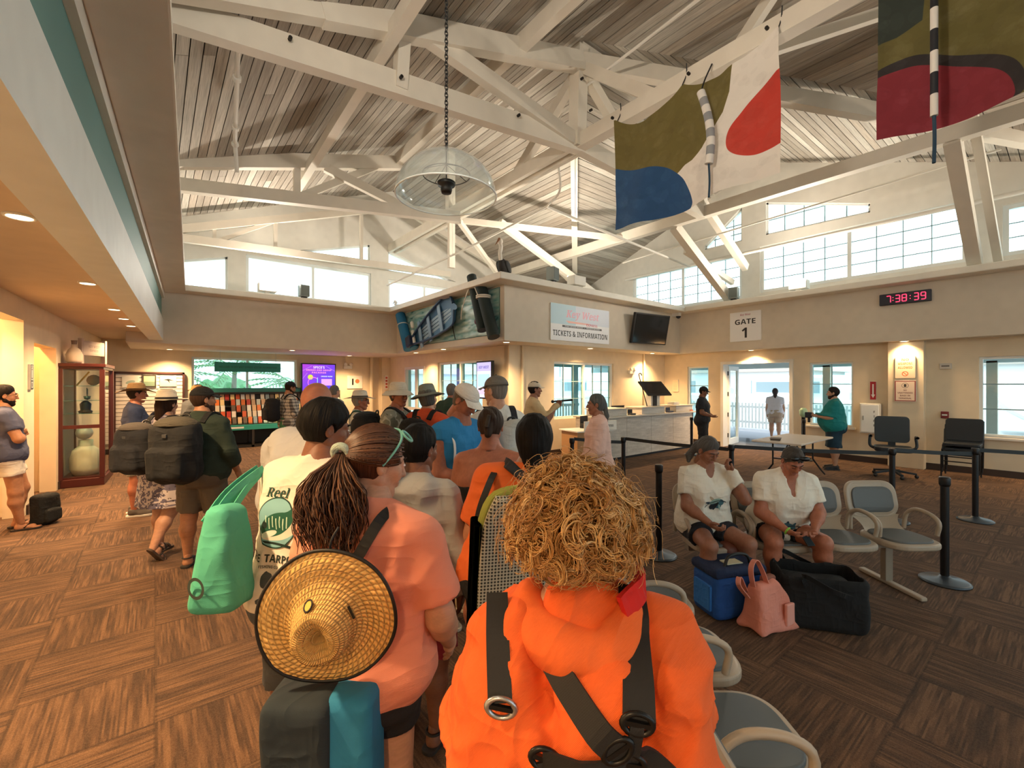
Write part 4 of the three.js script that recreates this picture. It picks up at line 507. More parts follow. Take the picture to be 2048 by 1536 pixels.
// --- ticket counter and what stands on it
{
  const cm = dataTex(128, 128, (u, v) => { const n = 216 + 26 * (tn(u * 5, v * 40, 5, 40, 61) - 0.5) + 14 * (tn(u * 60, v * 60, 60, 60, 62) - 0.5); return [n, n - 3, n - 8]; }, true, 1, 1), lam = std('#f4f0ea', 0.5, { map: cm }), top = std('#d9d0c2', 0.4);
  const t = thing('ticket_counter', 'long pale laminate ticket counter in front of the kiosk', 'counter', [0, 0, 0]);
  for (let k = 0; k < 4; k++) part('front_panel', bx(7.95 + k * 1.0, 8.94 + k * 1.0, 0.06, 1.0, -6.85, -6.8), lam, t); part('end_panel', bx(11.9, 11.95, 0, 1.0, -7.5, -6.8), lam, t); part('end_panel', bx(7.9, 7.95, 0, 1.0, -7.5, -6.8), lam, t); part('toe_kick', bx(7.95, 11.9, 0, 0.06, -6.9, -6.84), M.dark, t); part('worktop', bx(7.86, 12.0, 1.0, 1.04, -7.55, -6.72, 0.01), top, t); part('desk_shelf', bx(7.95, 11.9, 0.72, 0.75, -7.5, -6.9), lam, t);
  const mk = (n, l, c, g, m, p, ry = 0) => { const o = thing(n, l, c, p, ry); part('body', g, m, o); return o; };
  const b1 = mk('transaction_shelf', 'raised pale shelf box at the near end of the ticket counter', 'counter', bx(-0.45, 0.45, 0, 0.16, -0.25, 0.25, 0.008), lam, [8.5, 1.04, -7.05]); part('lip', bx(-0.48, 0.48, 0.16, 0.18, -0.28, 0.28, 0.004), top, b1);
  const b2 = mk('transaction_shelf', 'raised pale shelf box in the middle of the ticket counter', 'counter', bx(-0.5, 0.5, 0, 0.16, -0.25, 0.25, 0.008), lam, [10.05, 1.04, -7.05]); part('lip', bx(-0.53, 0.53, 0.16, 0.18, -0.28, 0.28, 0.004), top, b2);
  const b3 = mk('transaction_shelf', 'raised pale shelf box at the guard end of the ticket counter', 'counter', bx(-0.42, 0.42, 0, 0.16, -0.25, 0.25, 0.008), lam, [11.5, 1.04, -7.05]); part('lip', bx(-0.45, 0.45, 0.16, 0.18, -0.28, 0.28, 0.004), top, b3);
  const m1 = thing('computer_monitor', 'black computer monitor behind the grey haired woman', 'monitor', [9.3, 0.75, -7.35], Math.PI); part('screen_case', bx(-0.25, 0.25, 0.14, 0.5, -0.02, 0.02, 0.01), M.black, m1); part('stand', bx(-0.03, 0.03, 0, 0.2, -0.02, 0.02), M.black, m1); part('foot', bx(-0.12, 0.12, 0, 0.015, -0.09, 0.09), M.black, m1);
  const m2 = thing('touch_terminal', 'black slanted touch terminal on a white pedestal on the counter', 'terminal', [10.45, 1.22, -7.1], -0.2); part('pedestal', bx(-0.16, 0.16, 0, 0.34, -0.1, 0.1, 0.01), M.white, m2); part('inner_stand', bx(-0.1, 0.02, 0, 0.36, 0.1, 0.13), M.dark, m2); part('screen_case', bx(-0.42, 0.42, -0.02, 0.02, -0.27, 0.27, 0.015), M.black, m2, [0.05, 0.46, 0.02], [0.75, 0, 0]); part('screen', new THREE.PlaneGeometry(0.72, 0.42), std('#1a2028', 0.15), m2, [0.05, 0.478, 0.035], [0.75 - Math.PI / 2, 0, 0]);
  const st = thing('walking_cane', 'thin dark cane leaning beside the touch terminal', 'cane', [0, 0, 0]); part('shaft', rod(V(10.05, 1.22, -7.0), V(9.85, 2.0, -7.1), 0.012), M.dark, st); part('handle', tube([V(9.85, 2.0, -7.1), V(9.84, 2.06, -7.1), V(9.88, 2.08, -7.08), V(9.91, 2.02, -7.06)], 0.014, 12, 8), M.dark, st);
  const cp = (l, x, c, w) => { const o = thing('counter_holder', l, 'holder', [x, 1.04, -6.85]); part('tray', bx(-w, w, 0, 0.04, -0.06, 0.06, 0.006), std(c, 0.6), o); part('back', bx(-w, w, 0.04, 0.13, -0.06, -0.05), std(c, 0.6), o); }; cp('dark blue brochure holder on the counter', 10.85, '#2b3550', 0.1); cp('black card holder on the counter beside the raised shelf', 9.2, '#1c1d20', 0.09); cp('orange slip tray at the guard end of the counter', 11.85, '#c8683a', 0.08);
  const cr = thing('card_reader', 'clear paper stack on the far counter shelf', 'papers', [11.35, 1.22, -7.05]); for (let k = 0; k < 4; k++) part('sheet_stack', bx(-0.14 + k * 0.01, 0.14, k * 0.02, k * 0.02 + 0.018, -0.1, 0.1), M.white, cr);
  // side desk with name board
  const dk = thing('side_desk', 'tan wooden front desk carrying the white name board', 'desk', [7.25, 0, -6.55], -0.2); part('front_panel', bx(-0.42, 0.42, 0, 0.8, 0.2, 0.24), std('#b58a5c', 0.6), dk); for (const x of [-0.42, 0.4]) part('side_panel', bx(x, x + 0.03, 0, 0.8, -0.35, 0.2), std('#b58a5c', 0.6), dk); part('desktop', bx(-0.46, 0.46, 0.8, 0.83, -0.4, 0.3, 0.006), M.white, dk);
  sign('name_board', 'white name board on the front of the side desk', 0.84, 0.2, [7.3, 0.86 + 0.07, -6.23], -0.2, (g, w, h) => { fillBg(g, w, h, '#f1ece2'); words(g, 'Key West Express', w / 2, h * 0.5, h * 0.5, '#3a3632', 'serif', 'bold', w * 0.8); }, { r: 0.006, cat: 'sign' });
  const ph = thing('desk_phone', 'black desk phone and screen on the side desk', 'phone', [7.45, 0.83, -6.75], 0.2); part('base', bx(-0.12, 0.12, 0, 0.06, -0.1, 0.1, 0.01), M.black, ph); part('handset', bx(-0.12, -0.06, 0.06, 0.1, -0.09, 0.09, 0.015), M.black, ph); part('display_case', bx(-0.05, 0.25, 0.02, 0.26, -0.14, -0.11, 0.01), M.black, ph);
}
// --- barrier posts with belts
const postM = std('#15161a', 0.35, { metalness: 0.2 });
const postBase = lathe([[0, 0], [0.18, 0], [0.182, 0.012], [0.16, 0.026], [0.05, 0.04], [0.036, 0.06], [0, 0.06]], 36), postPole = new THREE.CylinderGeometry(0.032, 0.032, 0.82, 20), postHead = lathe([[0, 0], [0.034, 0], [0.042, 0.02], [0.042, 0.075], [0.036, 0.085], [0, 0.085]], 24), postBaseM = std('#4a545e', 0.35, { metalness: 0.5 });
const posts = { desk: [5.1, -4.92], kiosk: [5.83, -4.5], mid: [6.29, -3.01], far: [7.56, -1.52], end: [8.47, -0.85], front: [5.63, -0.76], lone: [4.14, -2.74], gate: [10.66, -6.11], table: [12.0, -4.04], out: [9.6, 0.6] };
const postLabel = { desk: 'black barrier post behind the crowd near the side desk', kiosk: 'black barrier post beside the woman in pink', mid: 'black barrier post between the seated women and the gate', far: 'black barrier post in front of the office chair', end: 'black barrier post in front of the stacked black chairs', front: 'black barrier post beside the end of the seat row', lone: 'black barrier post behind the curly haired person', gate: 'thin black barrier post in front of the ticket counter end', table: 'short black barrier post at the folding table', out: 'black barrier post past the stacked chairs' };
const belts = { desk: 'kiosk', kiosk: 'mid', mid: 'far', far: 'end', end: 'out' };
for (const k in posts) {
  const [x, z] = posts[k], t = thing('barrier_post', postLabel[k], 'barrier post', [x, 0, z]); part('base', postBase, postBaseM, t); part('pole', postPole, postM, t, [0, 0.46, 0]); part('head', postHead, postM, t, [0, 0.87, 0]);
  if (belts[k]) { const [x2, z2] = posts[belts[k]], a = V(0, 0.91, 0), b = V(x2 - x, 0.91, z2 - z), d = b.clone().normalize(); a.addScaledVector(d, 0.045); b.addScaledVector(d, -0.045); const mid = a.clone().lerp(b, 0.5); mid.y -= 0.012; part('belt', ribbon([a, mid, b], 0.05, 0.003, V(0, 1, 0), 12), M.black, t); }
}
// --- beam seating
const shellM = std('#a89a88', 0.4), padM = std('#5b5f60', 0.55), shellDark = std('#8b8072', 0.4);
function seatGeo() {
  const sg = new THREE.ExtrudeGeometry(rrect(0.44, 0.42, 0.15), { depth: 0.02, bevelEnabled: true, bevelSize: 0.025, bevelThickness: 0.018, bevelSegments: 4, curveSegments: 10 }); sg.rotateX(-Math.PI / 2);
  const pg = new THREE.ExtrudeGeometry(rrect(0.38, 0.36, 0.14), { depth: 0.012, bevelEnabled: true, bevelSize: 0.012, bevelThickness: 0.01, bevelSegments: 3, curveSegments: 10 }); pg.rotateX(-Math.PI / 2);
  const bg = new THREE.ExtrudeGeometry(rrect(0.46, 0.3, 0.11), { depth: 0.016, bevelEnabled: true, bevelSize: 0.022, bevelThickness: 0.014, bevelSegments: 4, curveSegments: 10 }), bp = new THREE.ExtrudeGeometry(rrect(0.38, 0.22, 0.08), { depth: 0.01, bevelEnabled: true, bevelSize: 0.01, bevelThickness: 0.008, bevelSegments: 2, curveSegments: 8 });
  const bend = g => { const p = g.attributes.position; for (let i = 0; i < p.count; i++) p.setZ(i, p.getZ(i) + 0.5 * p.getX(i) ** 2); g.computeVertexNormals(); return g; };
  return { sg, pg, bg: bend(bg), bp: bend(bp) };
}
const SG = seatGeo(), neckG = (() => { const pos = [], idx = [], n = 12, m = 10; for (let i = 0; i <= n; i++) { const t = i / n, y = mix(0.43, 0.56, t), z = -0.19 - 0.09 * t + 0.05 * (1 - t) * (1 - t), w = mix(0.2, 0.24, t) - 0.035 * Math.sin(Math.PI * t); for (let j = 0; j <= m; j++) { const s = j / m * 2 - 1; pos.push(s * w, y, z + 0.05 * s * s); } } for (let i = 0; i < n; i++) for (let j = 0; j < m; j++) { const a = i * (m + 1) + j, b = a + m + 1; idx.push(a, a + 1, b, b, a + 1, b + 1); } const g = new THREE.BufferGeometry(); g.setAttribute('position', new THREE.Float32BufferAttribute(pos, 3)); g.setIndex(idx); g.computeVertexNormals(); return g; })();
const armG = s => tube([V(s * 0.26, 0.44, -0.2), V(s * 0.27, 0.58, -0.18), V(s * 0.275, 0.64, -0.1), V(s * 0.275, 0.63, 0.06), V(s * 0.27, 0.58, 0.13), V(s * 0.262, 0.47, 0.12)], 0.018, 26, 8);
const shell2 = std('#a89a88', 0.4, { side: THREE.DoubleSide });
function bench(label, x, z, ry, n, arms, sp, padC) {
  const t = thing('seat_row', label, 'seat row', [x, 0, z], ry);
  part('beam', bx(-n * sp / 2 + 0.05, n * sp / 2 - 0.05, 0.33, 0.39, -0.06, 0.02, 0.006), shellDark, t);
  for (const s of [-1, 1]) { const lx = s * (n * sp / 2 - 0.35); part('pedestal', bx(lx - 0.035, lx + 0.035, 0.03, 0.34, -0.05, 0.01, 0.006), shellDark, t); part('foot_bar', bx(lx - 0.03, lx + 0.03, 0.0, 0.035, -0.3, 0.34, 0.012), shellM, t); }
  for (let i = 0; i < n; i++) {
    const g = new THREE.Group(); g.name = 'seat'; g.position.x = (i - (n - 1) / 2) * sp; t.add(g);
    part('seat_shell', SG.sg, shellM, g, [0, 0.4, 0.03]); part('seat_pad', SG.pg, padC, g, [0, 0.432, 0.035]); part('lower_back', neckG, shell2, g); part('back_shell', SG.bg, shellM, g, [0, 0.69, -0.31], [-0.22, 0, 0]); part('back_pad', SG.bp, padC, g, [0, 0.69, -0.278], [-0.22, 0, 0]);
    if (arms.includes(i)) for (const s of [-1, 1]) part('armrest', armG(s), shellM, g);
  }
  return t;
}
{ const [x, z] = plan(2.62, 4.02); bench('row of taupe shell seats with grey pads where two women sit', x, z, FWD + 0.04, 4, [0, 1, 2, 3], 0.56, padM); }
{ const [x, z] = plan(0.86, 2.05); bench('row of shell seats behind the person with the orange pack', x, z, 0.9, 4, [0, 2], 0.56, std('#4a5358', 0.5)); }
// --- folding table, chairs
{
  const t = thing('folding_table', 'pale folding table with black legs in front of the gate', 'table', [9.72, 0, -3.45], 0.02);
  part('tabletop', bx(-0.88, 0.88, 0.71, 0.745, -0.42, 0.42, 0.012), std('#d8cdbf', 0.5), t); const lg = (a, b) => tube([V(...a), V(...b)], 0.016, 2, 8);
  for (const s of [-1, 1]) { for (const z of [-0.28, 0.28]) part('leg', merged([lg([s * 0.62, 0.71, z * 0.5], [s * 0.62, 0.3, z * 0.5]), tube([V(s * 0.62, 0.3, z * 0.5), V(s * 0.62, 0.1, z * 1.0), V(s * 0.62, 0.015, z * 1.25)], 0.016, 12, 8)]), M.blackm, t); part('crossbar', bx(s * 0.62 - 0.012, s * 0.62 + 0.012, 0.4, 0.425, -0.14, 0.14), M.blackm, t); part('brace', rod(V(s * 0.62, 0.45, 0), V(s * 0.2, 0.7, 0), 0.01), M.blackm, t); }
  const b = thing('tray', 'flat dark tray on the folding table', 'tray', [9.15, 0.745, -3.55], 0.3); part('base', bx(-0.12, 0.12, 0, 0.03, -0.08, 0.08, 0.008), std('#4b4038', 0.6), b); part('rim', bx(-0.13, 0.13, 0.03, 0.04, -0.09, 0.09, 0.006), std('#6a5c50', 0.6), b);
  const s = thing('sanitizer_stand', 'dark post with a pale green dispenser cup beside the tall window', 'stand', [12.3, 0, -4.15]); part('post', rod(V(0, 0.02, 0), V(0, 1.0, 0), 0.045), M.blackm, s); part('foot', new THREE.CylinderGeometry(0.15, 0.16, 0.02, 24).translate(0, 0.01, 0), M.blackm, s); part('cup', lathe([[0, 1.0], [0.05, 1.0], [0.08, 1.06], [0.085, 1.16], [0.05, 1.22], [0, 1.22]], 20), std('#a9cfae', 0.5), s);
}
{
  const navy = std('#16222c', 0.5), t = thing('office_chair', 'black office chair with mesh back below the pilaster signs', 'office chair', [11.25, 0, -2.25], -1.3); t.scale.setScalar(1.15);
  part('seat', new THREE.ExtrudeGeometry(rrect(0.46, 0.44, 0.12), { depth: 0.04, bevelEnabled: true, bevelSize: 0.02, bevelThickness: 0.02, bevelSegments: 3 }).rotateX(-Math.PI / 2), navy, t, [0, 0.45, 0]); part('backrest', new THREE.ExtrudeGeometry(rrect(0.44, 0.42, 0.06), { depth: 0.02, bevelEnabled: true, bevelSize: 0.015, bevelThickness: 0.01, bevelSegments: 2 }), std('#3c4348', 0.8), t, [0, 0.78, -0.24], [-0.12, 0, 0]); part('back_spine', bx(-0.05, 0.05, 0.44, 0.7, -0.27, -0.23), navy, t);
  for (const s of [-1, 1]) part('armrest', tube([V(s * 0.24, 0.46, -0.05), V(s * 0.3, 0.5, -0.05), V(s * 0.3, 0.66, -0.1), V(s * 0.3, 0.68, 0.12)], 0.022, 16, 8), navy, t); part('gas_lift', rod(V(0, 0.1, 0), V(0, 0.46, 0), 0.03), navy, t); for (let k = 0; k < 5; k++) { const a = k * 1.2566; part('base_arm', bar(V(0, 0.11, 0), V(Math.cos(a) * 0.3, 0.07, Math.sin(a) * 0.3), 0.04, 0.03), navy, t); part('caster', new THREE.SphereGeometry(0.03, 12, 8), M.black, t, [Math.cos(a) * 0.3, 0.03, Math.sin(a) * 0.3]); }
}
{
  const navy = std('#121d26', 0.55), seat = plate(0.52, 0.46, 0.05, 0.03, 0.012).rotateX(-Math.PI / 2), back = plate(0.54, 0.44, 0.06, 0.03, 0.012), lf = [];
  for (let k = 0; k < 3; k++) { const t = thing('stacking_chair', ['black stacking chair at the bottom of the stack by the window', 'black stacking chair in the middle of the stack by the window', 'black stacking chair on top of the stack by the window'][k], 'chair', [12.2, k * 0.09, -1.42 + k * 0.012], -Math.PI / 2, 'stacked black chairs'); part('seat', seat, navy, t, [0, 0.44, 0]); part('backrest', back, navy, t, [0, 0.72, -0.23], [-0.14, 0, 0]); for (const s of [-1, 1]) { part('leg', rod(V(s * 0.25, 0, 0.2), V(s * 0.25, 0.45, 0.2), 0.013), M.blackm, t); part('leg', rod(V(s * 0.25, 0, -0.24), V(s * 0.26, 0.9, -0.25), 0.013), M.blackm, t); } part('stretcher', bx(-0.25, 0.25, 0.3, 0.32, 0.19, 0.21), M.blackm, t); }
}
// --- glass dome pendant on its chain
{
  const t = thing('pendant_lamp', 'large clear dome pendant lamp on a long black chain', 'pendant lamp', [2.13, 3.55, -3.67]);
  const prof = []; for (let i = 0; i <= 22; i++) { const a = i / 22 * Math.PI / 2; prof.push([0.465 * Math.cos(a), 0.4 * Math.sin(a)]); } const inner = prof.map(([x, y]) => [Math.max(0, x - 0.006), y - 0.006]).reverse();
  part('dome', lathe([...prof, ...inner], 64), new THREE.MeshPhysicalMaterial({ color: '#f6fafa', roughness: 0.1, transmission: 0.86, thickness: 0, ior: 1.45 }), t); part('rim', new THREE.TorusGeometry(0.465, 0.008, 8, 64).rotateX(Math.PI / 2), new THREE.MeshPhysicalMaterial({ color: '#eaf2f2', roughness: 0.2 }), t); part('inner_rod', rod(V(0, 0.12, 0), V(0, 0.42, 0), 0.007), M.black, t);
  part('lamp_base', lathe([[0, 0.03], [0.045, 0.03], [0.055, 0.06], [0.05, 0.09], [0.08, 0.1], [0.085, 0.13], [0.06, 0.145], [0, 0.15]], 24), M.black, t); part('wire_ring', new THREE.TorusGeometry(0.22, 0.004, 6, 48).rotateX(Math.PI / 2), M.dark, t, [0, 0.2, 0]); for (let k = 0; k < 4; k++) part('spoke', rod(V(0, 0.3, 0), V(Math.cos(k * 1.571) * 0.22, 0.2, Math.sin(k * 1.571) * 0.22), 0.003), M.dark, t);
  const link = new THREE.TorusGeometry(0.016, 0.0045, 6, 14).scale(1, 1.5, 1); for (let k = 0; k < 80; k++) part('chain_link', link, M.black, t, [0, 0.44 + k * 0.036, 0], [0, (k % 2) * Math.PI / 2, 0]);
  part('ceiling_hook', rod(V(0, 0.44 + 79 * 0.036, 0), V(0, 3.0, 0), 0.008), M.black, t);
}
// --- painted cloth banners on the tie beam
function banner(name, label, A0, W, seed, draw, ties, sag) {
  const t = thing(name, label, 'banner', [5.66, 0, 0]); const nx = 72, ny = 44, pos = [], uv = [], idx = [];
  for (let i = 0; i <= nx; i++) for (let j = 0; j <= ny; j++) {
    const u = i / nx, v = j / ny; let top = 0; for (let k = 0; k + 1 < ties.length; k++) if (u >= ties[k] && u <= ties[k + 1]) { const s = (u - ties[k]) / (ties[k + 1] - ties[k]); top = sag[k] * 4 * s * (1 - s); }
    const y = mix(5.9 - top, 4.2 - 0.04 * Math.sin(u * 5), v), w = 0.07 * Math.sin(u * 13 + seed + v * 1.2) * (0.35 + v * 0.65) + 0.05 * noise3(u * 5, v * 2, seed) + 0.02 * noise3(u * 14, v * 5, seed);
    pos.push(w - 0.05, y, -(A0 - u * W)); uv.push(u, 1 - v);
  }
  for (let i = 0; i < nx; i++) for (let j = 0; j < ny; j++) { const a = i * (ny + 1) + j, b = a + ny + 1; idx.push(a, b, a + 1, b, b + 1, a + 1); }
  const g = new THREE.BufferGeometry(); g.setAttribute('position', new THREE.Float32BufferAttribute(pos, 3)); g.setAttribute('uv', new THREE.Float32BufferAttribute(uv, 2)); g.setIndex(idx); g.computeVertexNormals();
  part('cloth', g, new THREE.MeshPhysicalMaterial({ map: canvasTex(1024, 780, draw), roughness: 0.85, transmission: 0.18, thickness: 0, side: THREE.DoubleSide }), t); for (const k of ties) part('tie_cord', tube([V(-0.02, 5.88, -(A0 - k * W)), V(0.05, 6.05, -(A0 - k * W) + 0.02), V(0.0, 6.16, -(A0 - k * W) + 0.05)], 0.008, 10, 6), M.black, t); return t;
}
const poly = (g, w, h, pts, c, open) => { g.fillStyle = c; g.beginPath(); pts.forEach(([x, y], i) => i ? g.lineTo(x * w, y * h) : g.moveTo(x * w, y * h)); g.closePath(); g.fill(); };
function smooth(g, w, h, pts, c) { g.fillStyle = c; g.beginPath(); const P = pts.map(([x, y]) => [x * w, y * h]); g.moveTo(...P[0]); for (let i = 1; i < P.length - 1; i++) g.quadraticCurveTo(P[i][0], P[i][1], (P[i][0] + P[i + 1][0]) / 2, (P[i][1] + P[i + 1][1]) / 2); g.lineTo(...P[P.length - 1]); g.closePath(); g.fill(); }
const speckle = (g, w, h, seed, n) => { const r = rng(seed); for (let i = 0; i < n; i++) { g.fillStyle = r() < 0.5 ? 'rgba(0,0,0,0.02)' : 'rgba(255,255,255,0.02)'; const s = 6 + r() * 40; g.beginPath(); g.ellipse(r() * w, r() * h, s, s * (0.3 + r()), r() * 3, 0, 7); g.fill(); } };
banner('painted_banner', 'white cloth banner painted olive, blue and red, tied to the roof beam', 4.5, 2.36, 1, (g, w, h) => {
  fillBg(g, w, h, '#e4ddd4'); poly(g, w, h, [[0, 0], [0.79, 0], [0.77, 0.2], [0.73, 0.33], [0.66, 0.43], [0.6, 0.54], [0.53, 0.61], [0.43, 0.66], [0.33, 0.6], [0, 0.6]], '#6a5f2e'); smooth(g, w, h, [[0, 0.44], [0.15, 0.45], [0.34, 0.5], [0.45, 0.68], [0.52, 0.85], [0.55, 1.05], [0, 1.05]], '#1f4a78');
  smooth(g, w, h, [[1.01, 0.28], [0.93, 0.3], [0.85, 0.39], [0.77, 0.47], [0.74, 0.58], [0.76, 0.7], [0.85, 0.79], [0.93, 0.81], [1.01, 0.79]], '#c23a2c'); speckle(g, w, h, 4, 500);
}, [0.01, 0.48, 0.985], [0.24, 0.2]);
banner('painted_banner', 'dark olive cloth banner with a maroon half disc, tied to the roof beam', 1.24, 2.36, 4, (g, w, h) => { fillBg(g, w, h, '#5c5426'); poly(g, w, h, [[0, 0], [0.16, 0], [0.14, 0.36], [0.06, 0.42], [0, 0.44]], '#27302a'); smooth(g, w, h, [[-0.02, 0.6], [0.06, 0.55], [0.14, 0.54], [0.24, 0.62], [0.34, 0.72], [0.41, 0.85], [0.42, 1.05], [-0.02, 1.05]], '#241f20'); smooth(g, w, h, [[-0.02, 0.64], [0.08, 0.6], [0.15, 0.61], [0.24, 0.68], [0.33, 0.78], [0.385, 0.9], [0.39, 1.05], [-0.02, 1.05]], '#7c1f2c'); speckle(g, w, h, 8, 700); }, [0.01, 0.5, 0.99], [0.16, 0.2]);
function stripedTube(label, A, top, len, r, c1, c2, n, curve) { const t = thing('striped_tube', label, 'hanging tube', [5.42, 0, -A]); for (let k = 0; k < n; k++) { const s = k / n, z = u => curve * Math.sin(u * 2.2); part('stripe', rod(V(0, top - len * s, z(s)), V(0, top - len * (s + 1 / n), z(s + 1 / n)), r, r, 16), k % 2 ? c2 : c1, t); } part('cord', tube([V(0, top, 0), V(0.1, top + 0.2, 0), V(0.24, Math.max(top + 0.3, 5.95), 0.02)], 0.01, 10, 6), M.black, t); part('tail_cord', tube([V(0, top - len, curve * 0.8), V(0.02, top - len - 0.2, curve * 0.8), V(-0.01, top - len - 0.42, curve * 0.85)], 0.014, 10, 6), std('#1d3c52', 0.7), t); }
stripedTube('grey and white striped tube hanging in front of the white banner', 2.98, 5.5, 0.95, 0.05, std('#dedad4', 0.7), std('#8e9093', 0.6), 9, 0.13);
stripedTube('black and white striped pole hanging in front of the maroon banner', 0.8, 5.9, 1.72, 0.028, std('#dcd8d2', 0.7), std('#1a1b22', 0.6), 9, 0);
// ================================================================= figures: smooth distance fields, meshed on a grid
const smin = (a, b, k) => { const h = k - Math.abs(a - b); return (a < b ? a : b) - (h > 0 ? h * h / k * 0.25 : 0); };
const cone = (a, b, r1, r2 = r1) => { const x = b[0] - a[0], y = b[1] - a[1], z = b[2] - a[2]; return [a[0], a[1], a[2], x, y, z, 1 / Math.max(1e-9, x * x + y * y + z * z), r1, r2 - r1]; };
const ball = (a, r) => cone(a, a, r, r);
function dcone(p, x, y, z) { const qx = x - p[0], qy = y - p[1], qz = z - p[2]; let h = (qx * p[3] + qy * p[4] + qz * p[5]) * p[6]; h = h < 0 ? 0 : h > 1 ? 1 : h; const a = qx - h * p[3], b = qy - h * p[4], c = qz - h * p[5]; return Math.sqrt(a * a + b * b + c * c) - p[7] - h * p[8]; }
function chain(prims, k) { return (x, y, z) => { let d = dcone(prims[0], x, y, z); for (let i = 1; i < prims.length; i++) d = smin(d, dcone(prims[i], x, y, z), k); return d; }; }
const dell = (x, y, z, cx, cy, cz, rx, ry, rz) => { const a = (x - cx) / rx, b = (y - cy) / ry, c = (z - cz) / rz, k0 = Math.sqrt(a * a + b * b + c * c), k1 = Math.sqrt((a / rx) ** 2 + (b / ry) ** 2 + (c / rz) ** 2); return k1 < 1e-9 ? -Math.min(rx, ry, rz) : k0 * (k0 - 1) / k1; };
function meshSDF(fn, lo, hi, cell) {
  const nx = Math.ceil((hi[0] - lo[0]) / cell) + 2, ny = Math.ceil((hi[1] - lo[1]) / cell) + 2, nz = Math.ceil((hi[2] - lo[2]) / cell) + 2, f = new Float32Array(nx * ny * nz), B = 5, lim = B * cell * 0.95;
  for (let bz = 0; bz < nz; bz += B) for (let by = 0; by < ny; by += B) for (let bxx = 0; bxx < nx; bxx += B) {
    const ex = Math.min(bxx + B, nx), ey = Math.min(by + B, ny), ez = Math.min(bz + B, nz);
    const c = fn(lo[0] + (bxx + ex - 1) / 2 * cell, lo[1] + (by + ey - 1) / 2 * cell, lo[2] + (bz + ez - 1) / 2 * cell);
    const skip = Math.abs(c) > lim * 1.25 + 0.012;
    for (let k = bz; k < ez; k++) for (let j = by; j < ey; j++) { let q = (k * ny + j) * nx + bxx; for (let i = bxx; i < ex; i++) f[q++] = skip ? c : fn(lo[0] + i * cell, lo[1] + j * cell, lo[2] + k * cell); }
  }
  const vi = new Int32Array(nx * ny * nz).fill(-1), pos = [], idx = [], sx = 1, sy = nx, sz = nx * ny, co = [0, sx, sy, sx + sy, sz, sx + sz, sy + sz, sx + sy + sz];
  const ED = [[0, 1], [2, 3], [4, 5], [6, 7], [0, 2], [1, 3], [4, 6], [5, 7], [0, 4], [1, 5], [2, 6], [3, 7]];
  for (let k = 0; k < nz - 1; k++) for (let j = 0; j < ny - 1; j++) for (let i = 0; i < nx - 1; i++) {
    const o = (k * ny + j) * nx + i; let m = 0; for (let c = 0; c < 8; c++) if (f[o + co[c]] < 0) m |= 1 << c; if (m === 0 || m === 255) continue;
    let X = 0, Y = 0, Z = 0, n = 0; for (const [a, b] of ED) { const s = (m >> a) & 1, t = (m >> b) & 1; if (s === t) continue; const fa = f[o + co[a]], fb = f[o + co[b]], u = fa / (fa - fb); X += (a & 1) + u * ((b & 1) - (a & 1)); Y += ((a >> 1) & 1) + u * (((b >> 1) & 1) - ((a >> 1) & 1)); Z += (a >> 2) + u * ((b >> 2) - (a >> 2)); n++; }
    vi[o] = pos.length / 3; pos.push(lo[0] + (i + X / n) * cell, lo[1] + (j + Y / n) * cell, lo[2] + (k + Z / n) * cell);
  }
  const quad = (a, b, c, d, flip) => { if (a < 0 || b < 0 || c < 0 || d < 0) return; flip ? idx.push(a, c, b, b, c, d) : idx.push(a, b, c, b, d, c); };
  for (let k = 1; k < nz - 1; k++) for (let j = 1; j < ny - 1; j++) for (let i = 1; i < nx - 1; i++) {
    const o = (k * ny + j) * nx + i, s = f[o] < 0;
    if (s !== (f[o + sx] < 0)) quad(vi[o - sy - sz], vi[o - sz], vi[o - sy], vi[o], !s); if (s !== (f[o + sy] < 0)) quad(vi[o - sx - sz], vi[o - sx], vi[o - sz], vi[o], !s); if (s !== (f[o + sz] < 0)) quad(vi[o - sx - sy], vi[o - sy], vi[o - sx], vi[o], !s);
  }
  const g = new THREE.BufferGeometry(); g.setAttribute('position', new THREE.Float32BufferAttribute(pos, 3)); g.setIndex(idx); g.computeVertexNormals();
  const uv = new Float32Array(pos.length / 3 * 2); for (let i = 0; i < pos.length / 3; i++) { uv[2 * i] = pos[3 * i] + pos[3 * i + 2] * 0.8; uv[2 * i + 1] = pos[3 * i + 1]; } g.setAttribute('uv', new THREE.BufferAttribute(uv, 2)); return g;
}
const bounds = (pts, m) => [[0, 1, 2].map(i => Math.min(...pts.map(p => p[i])) - m), [0, 1, 2].map(i => Math.max(...pts.map(p => p[i])) + m)];
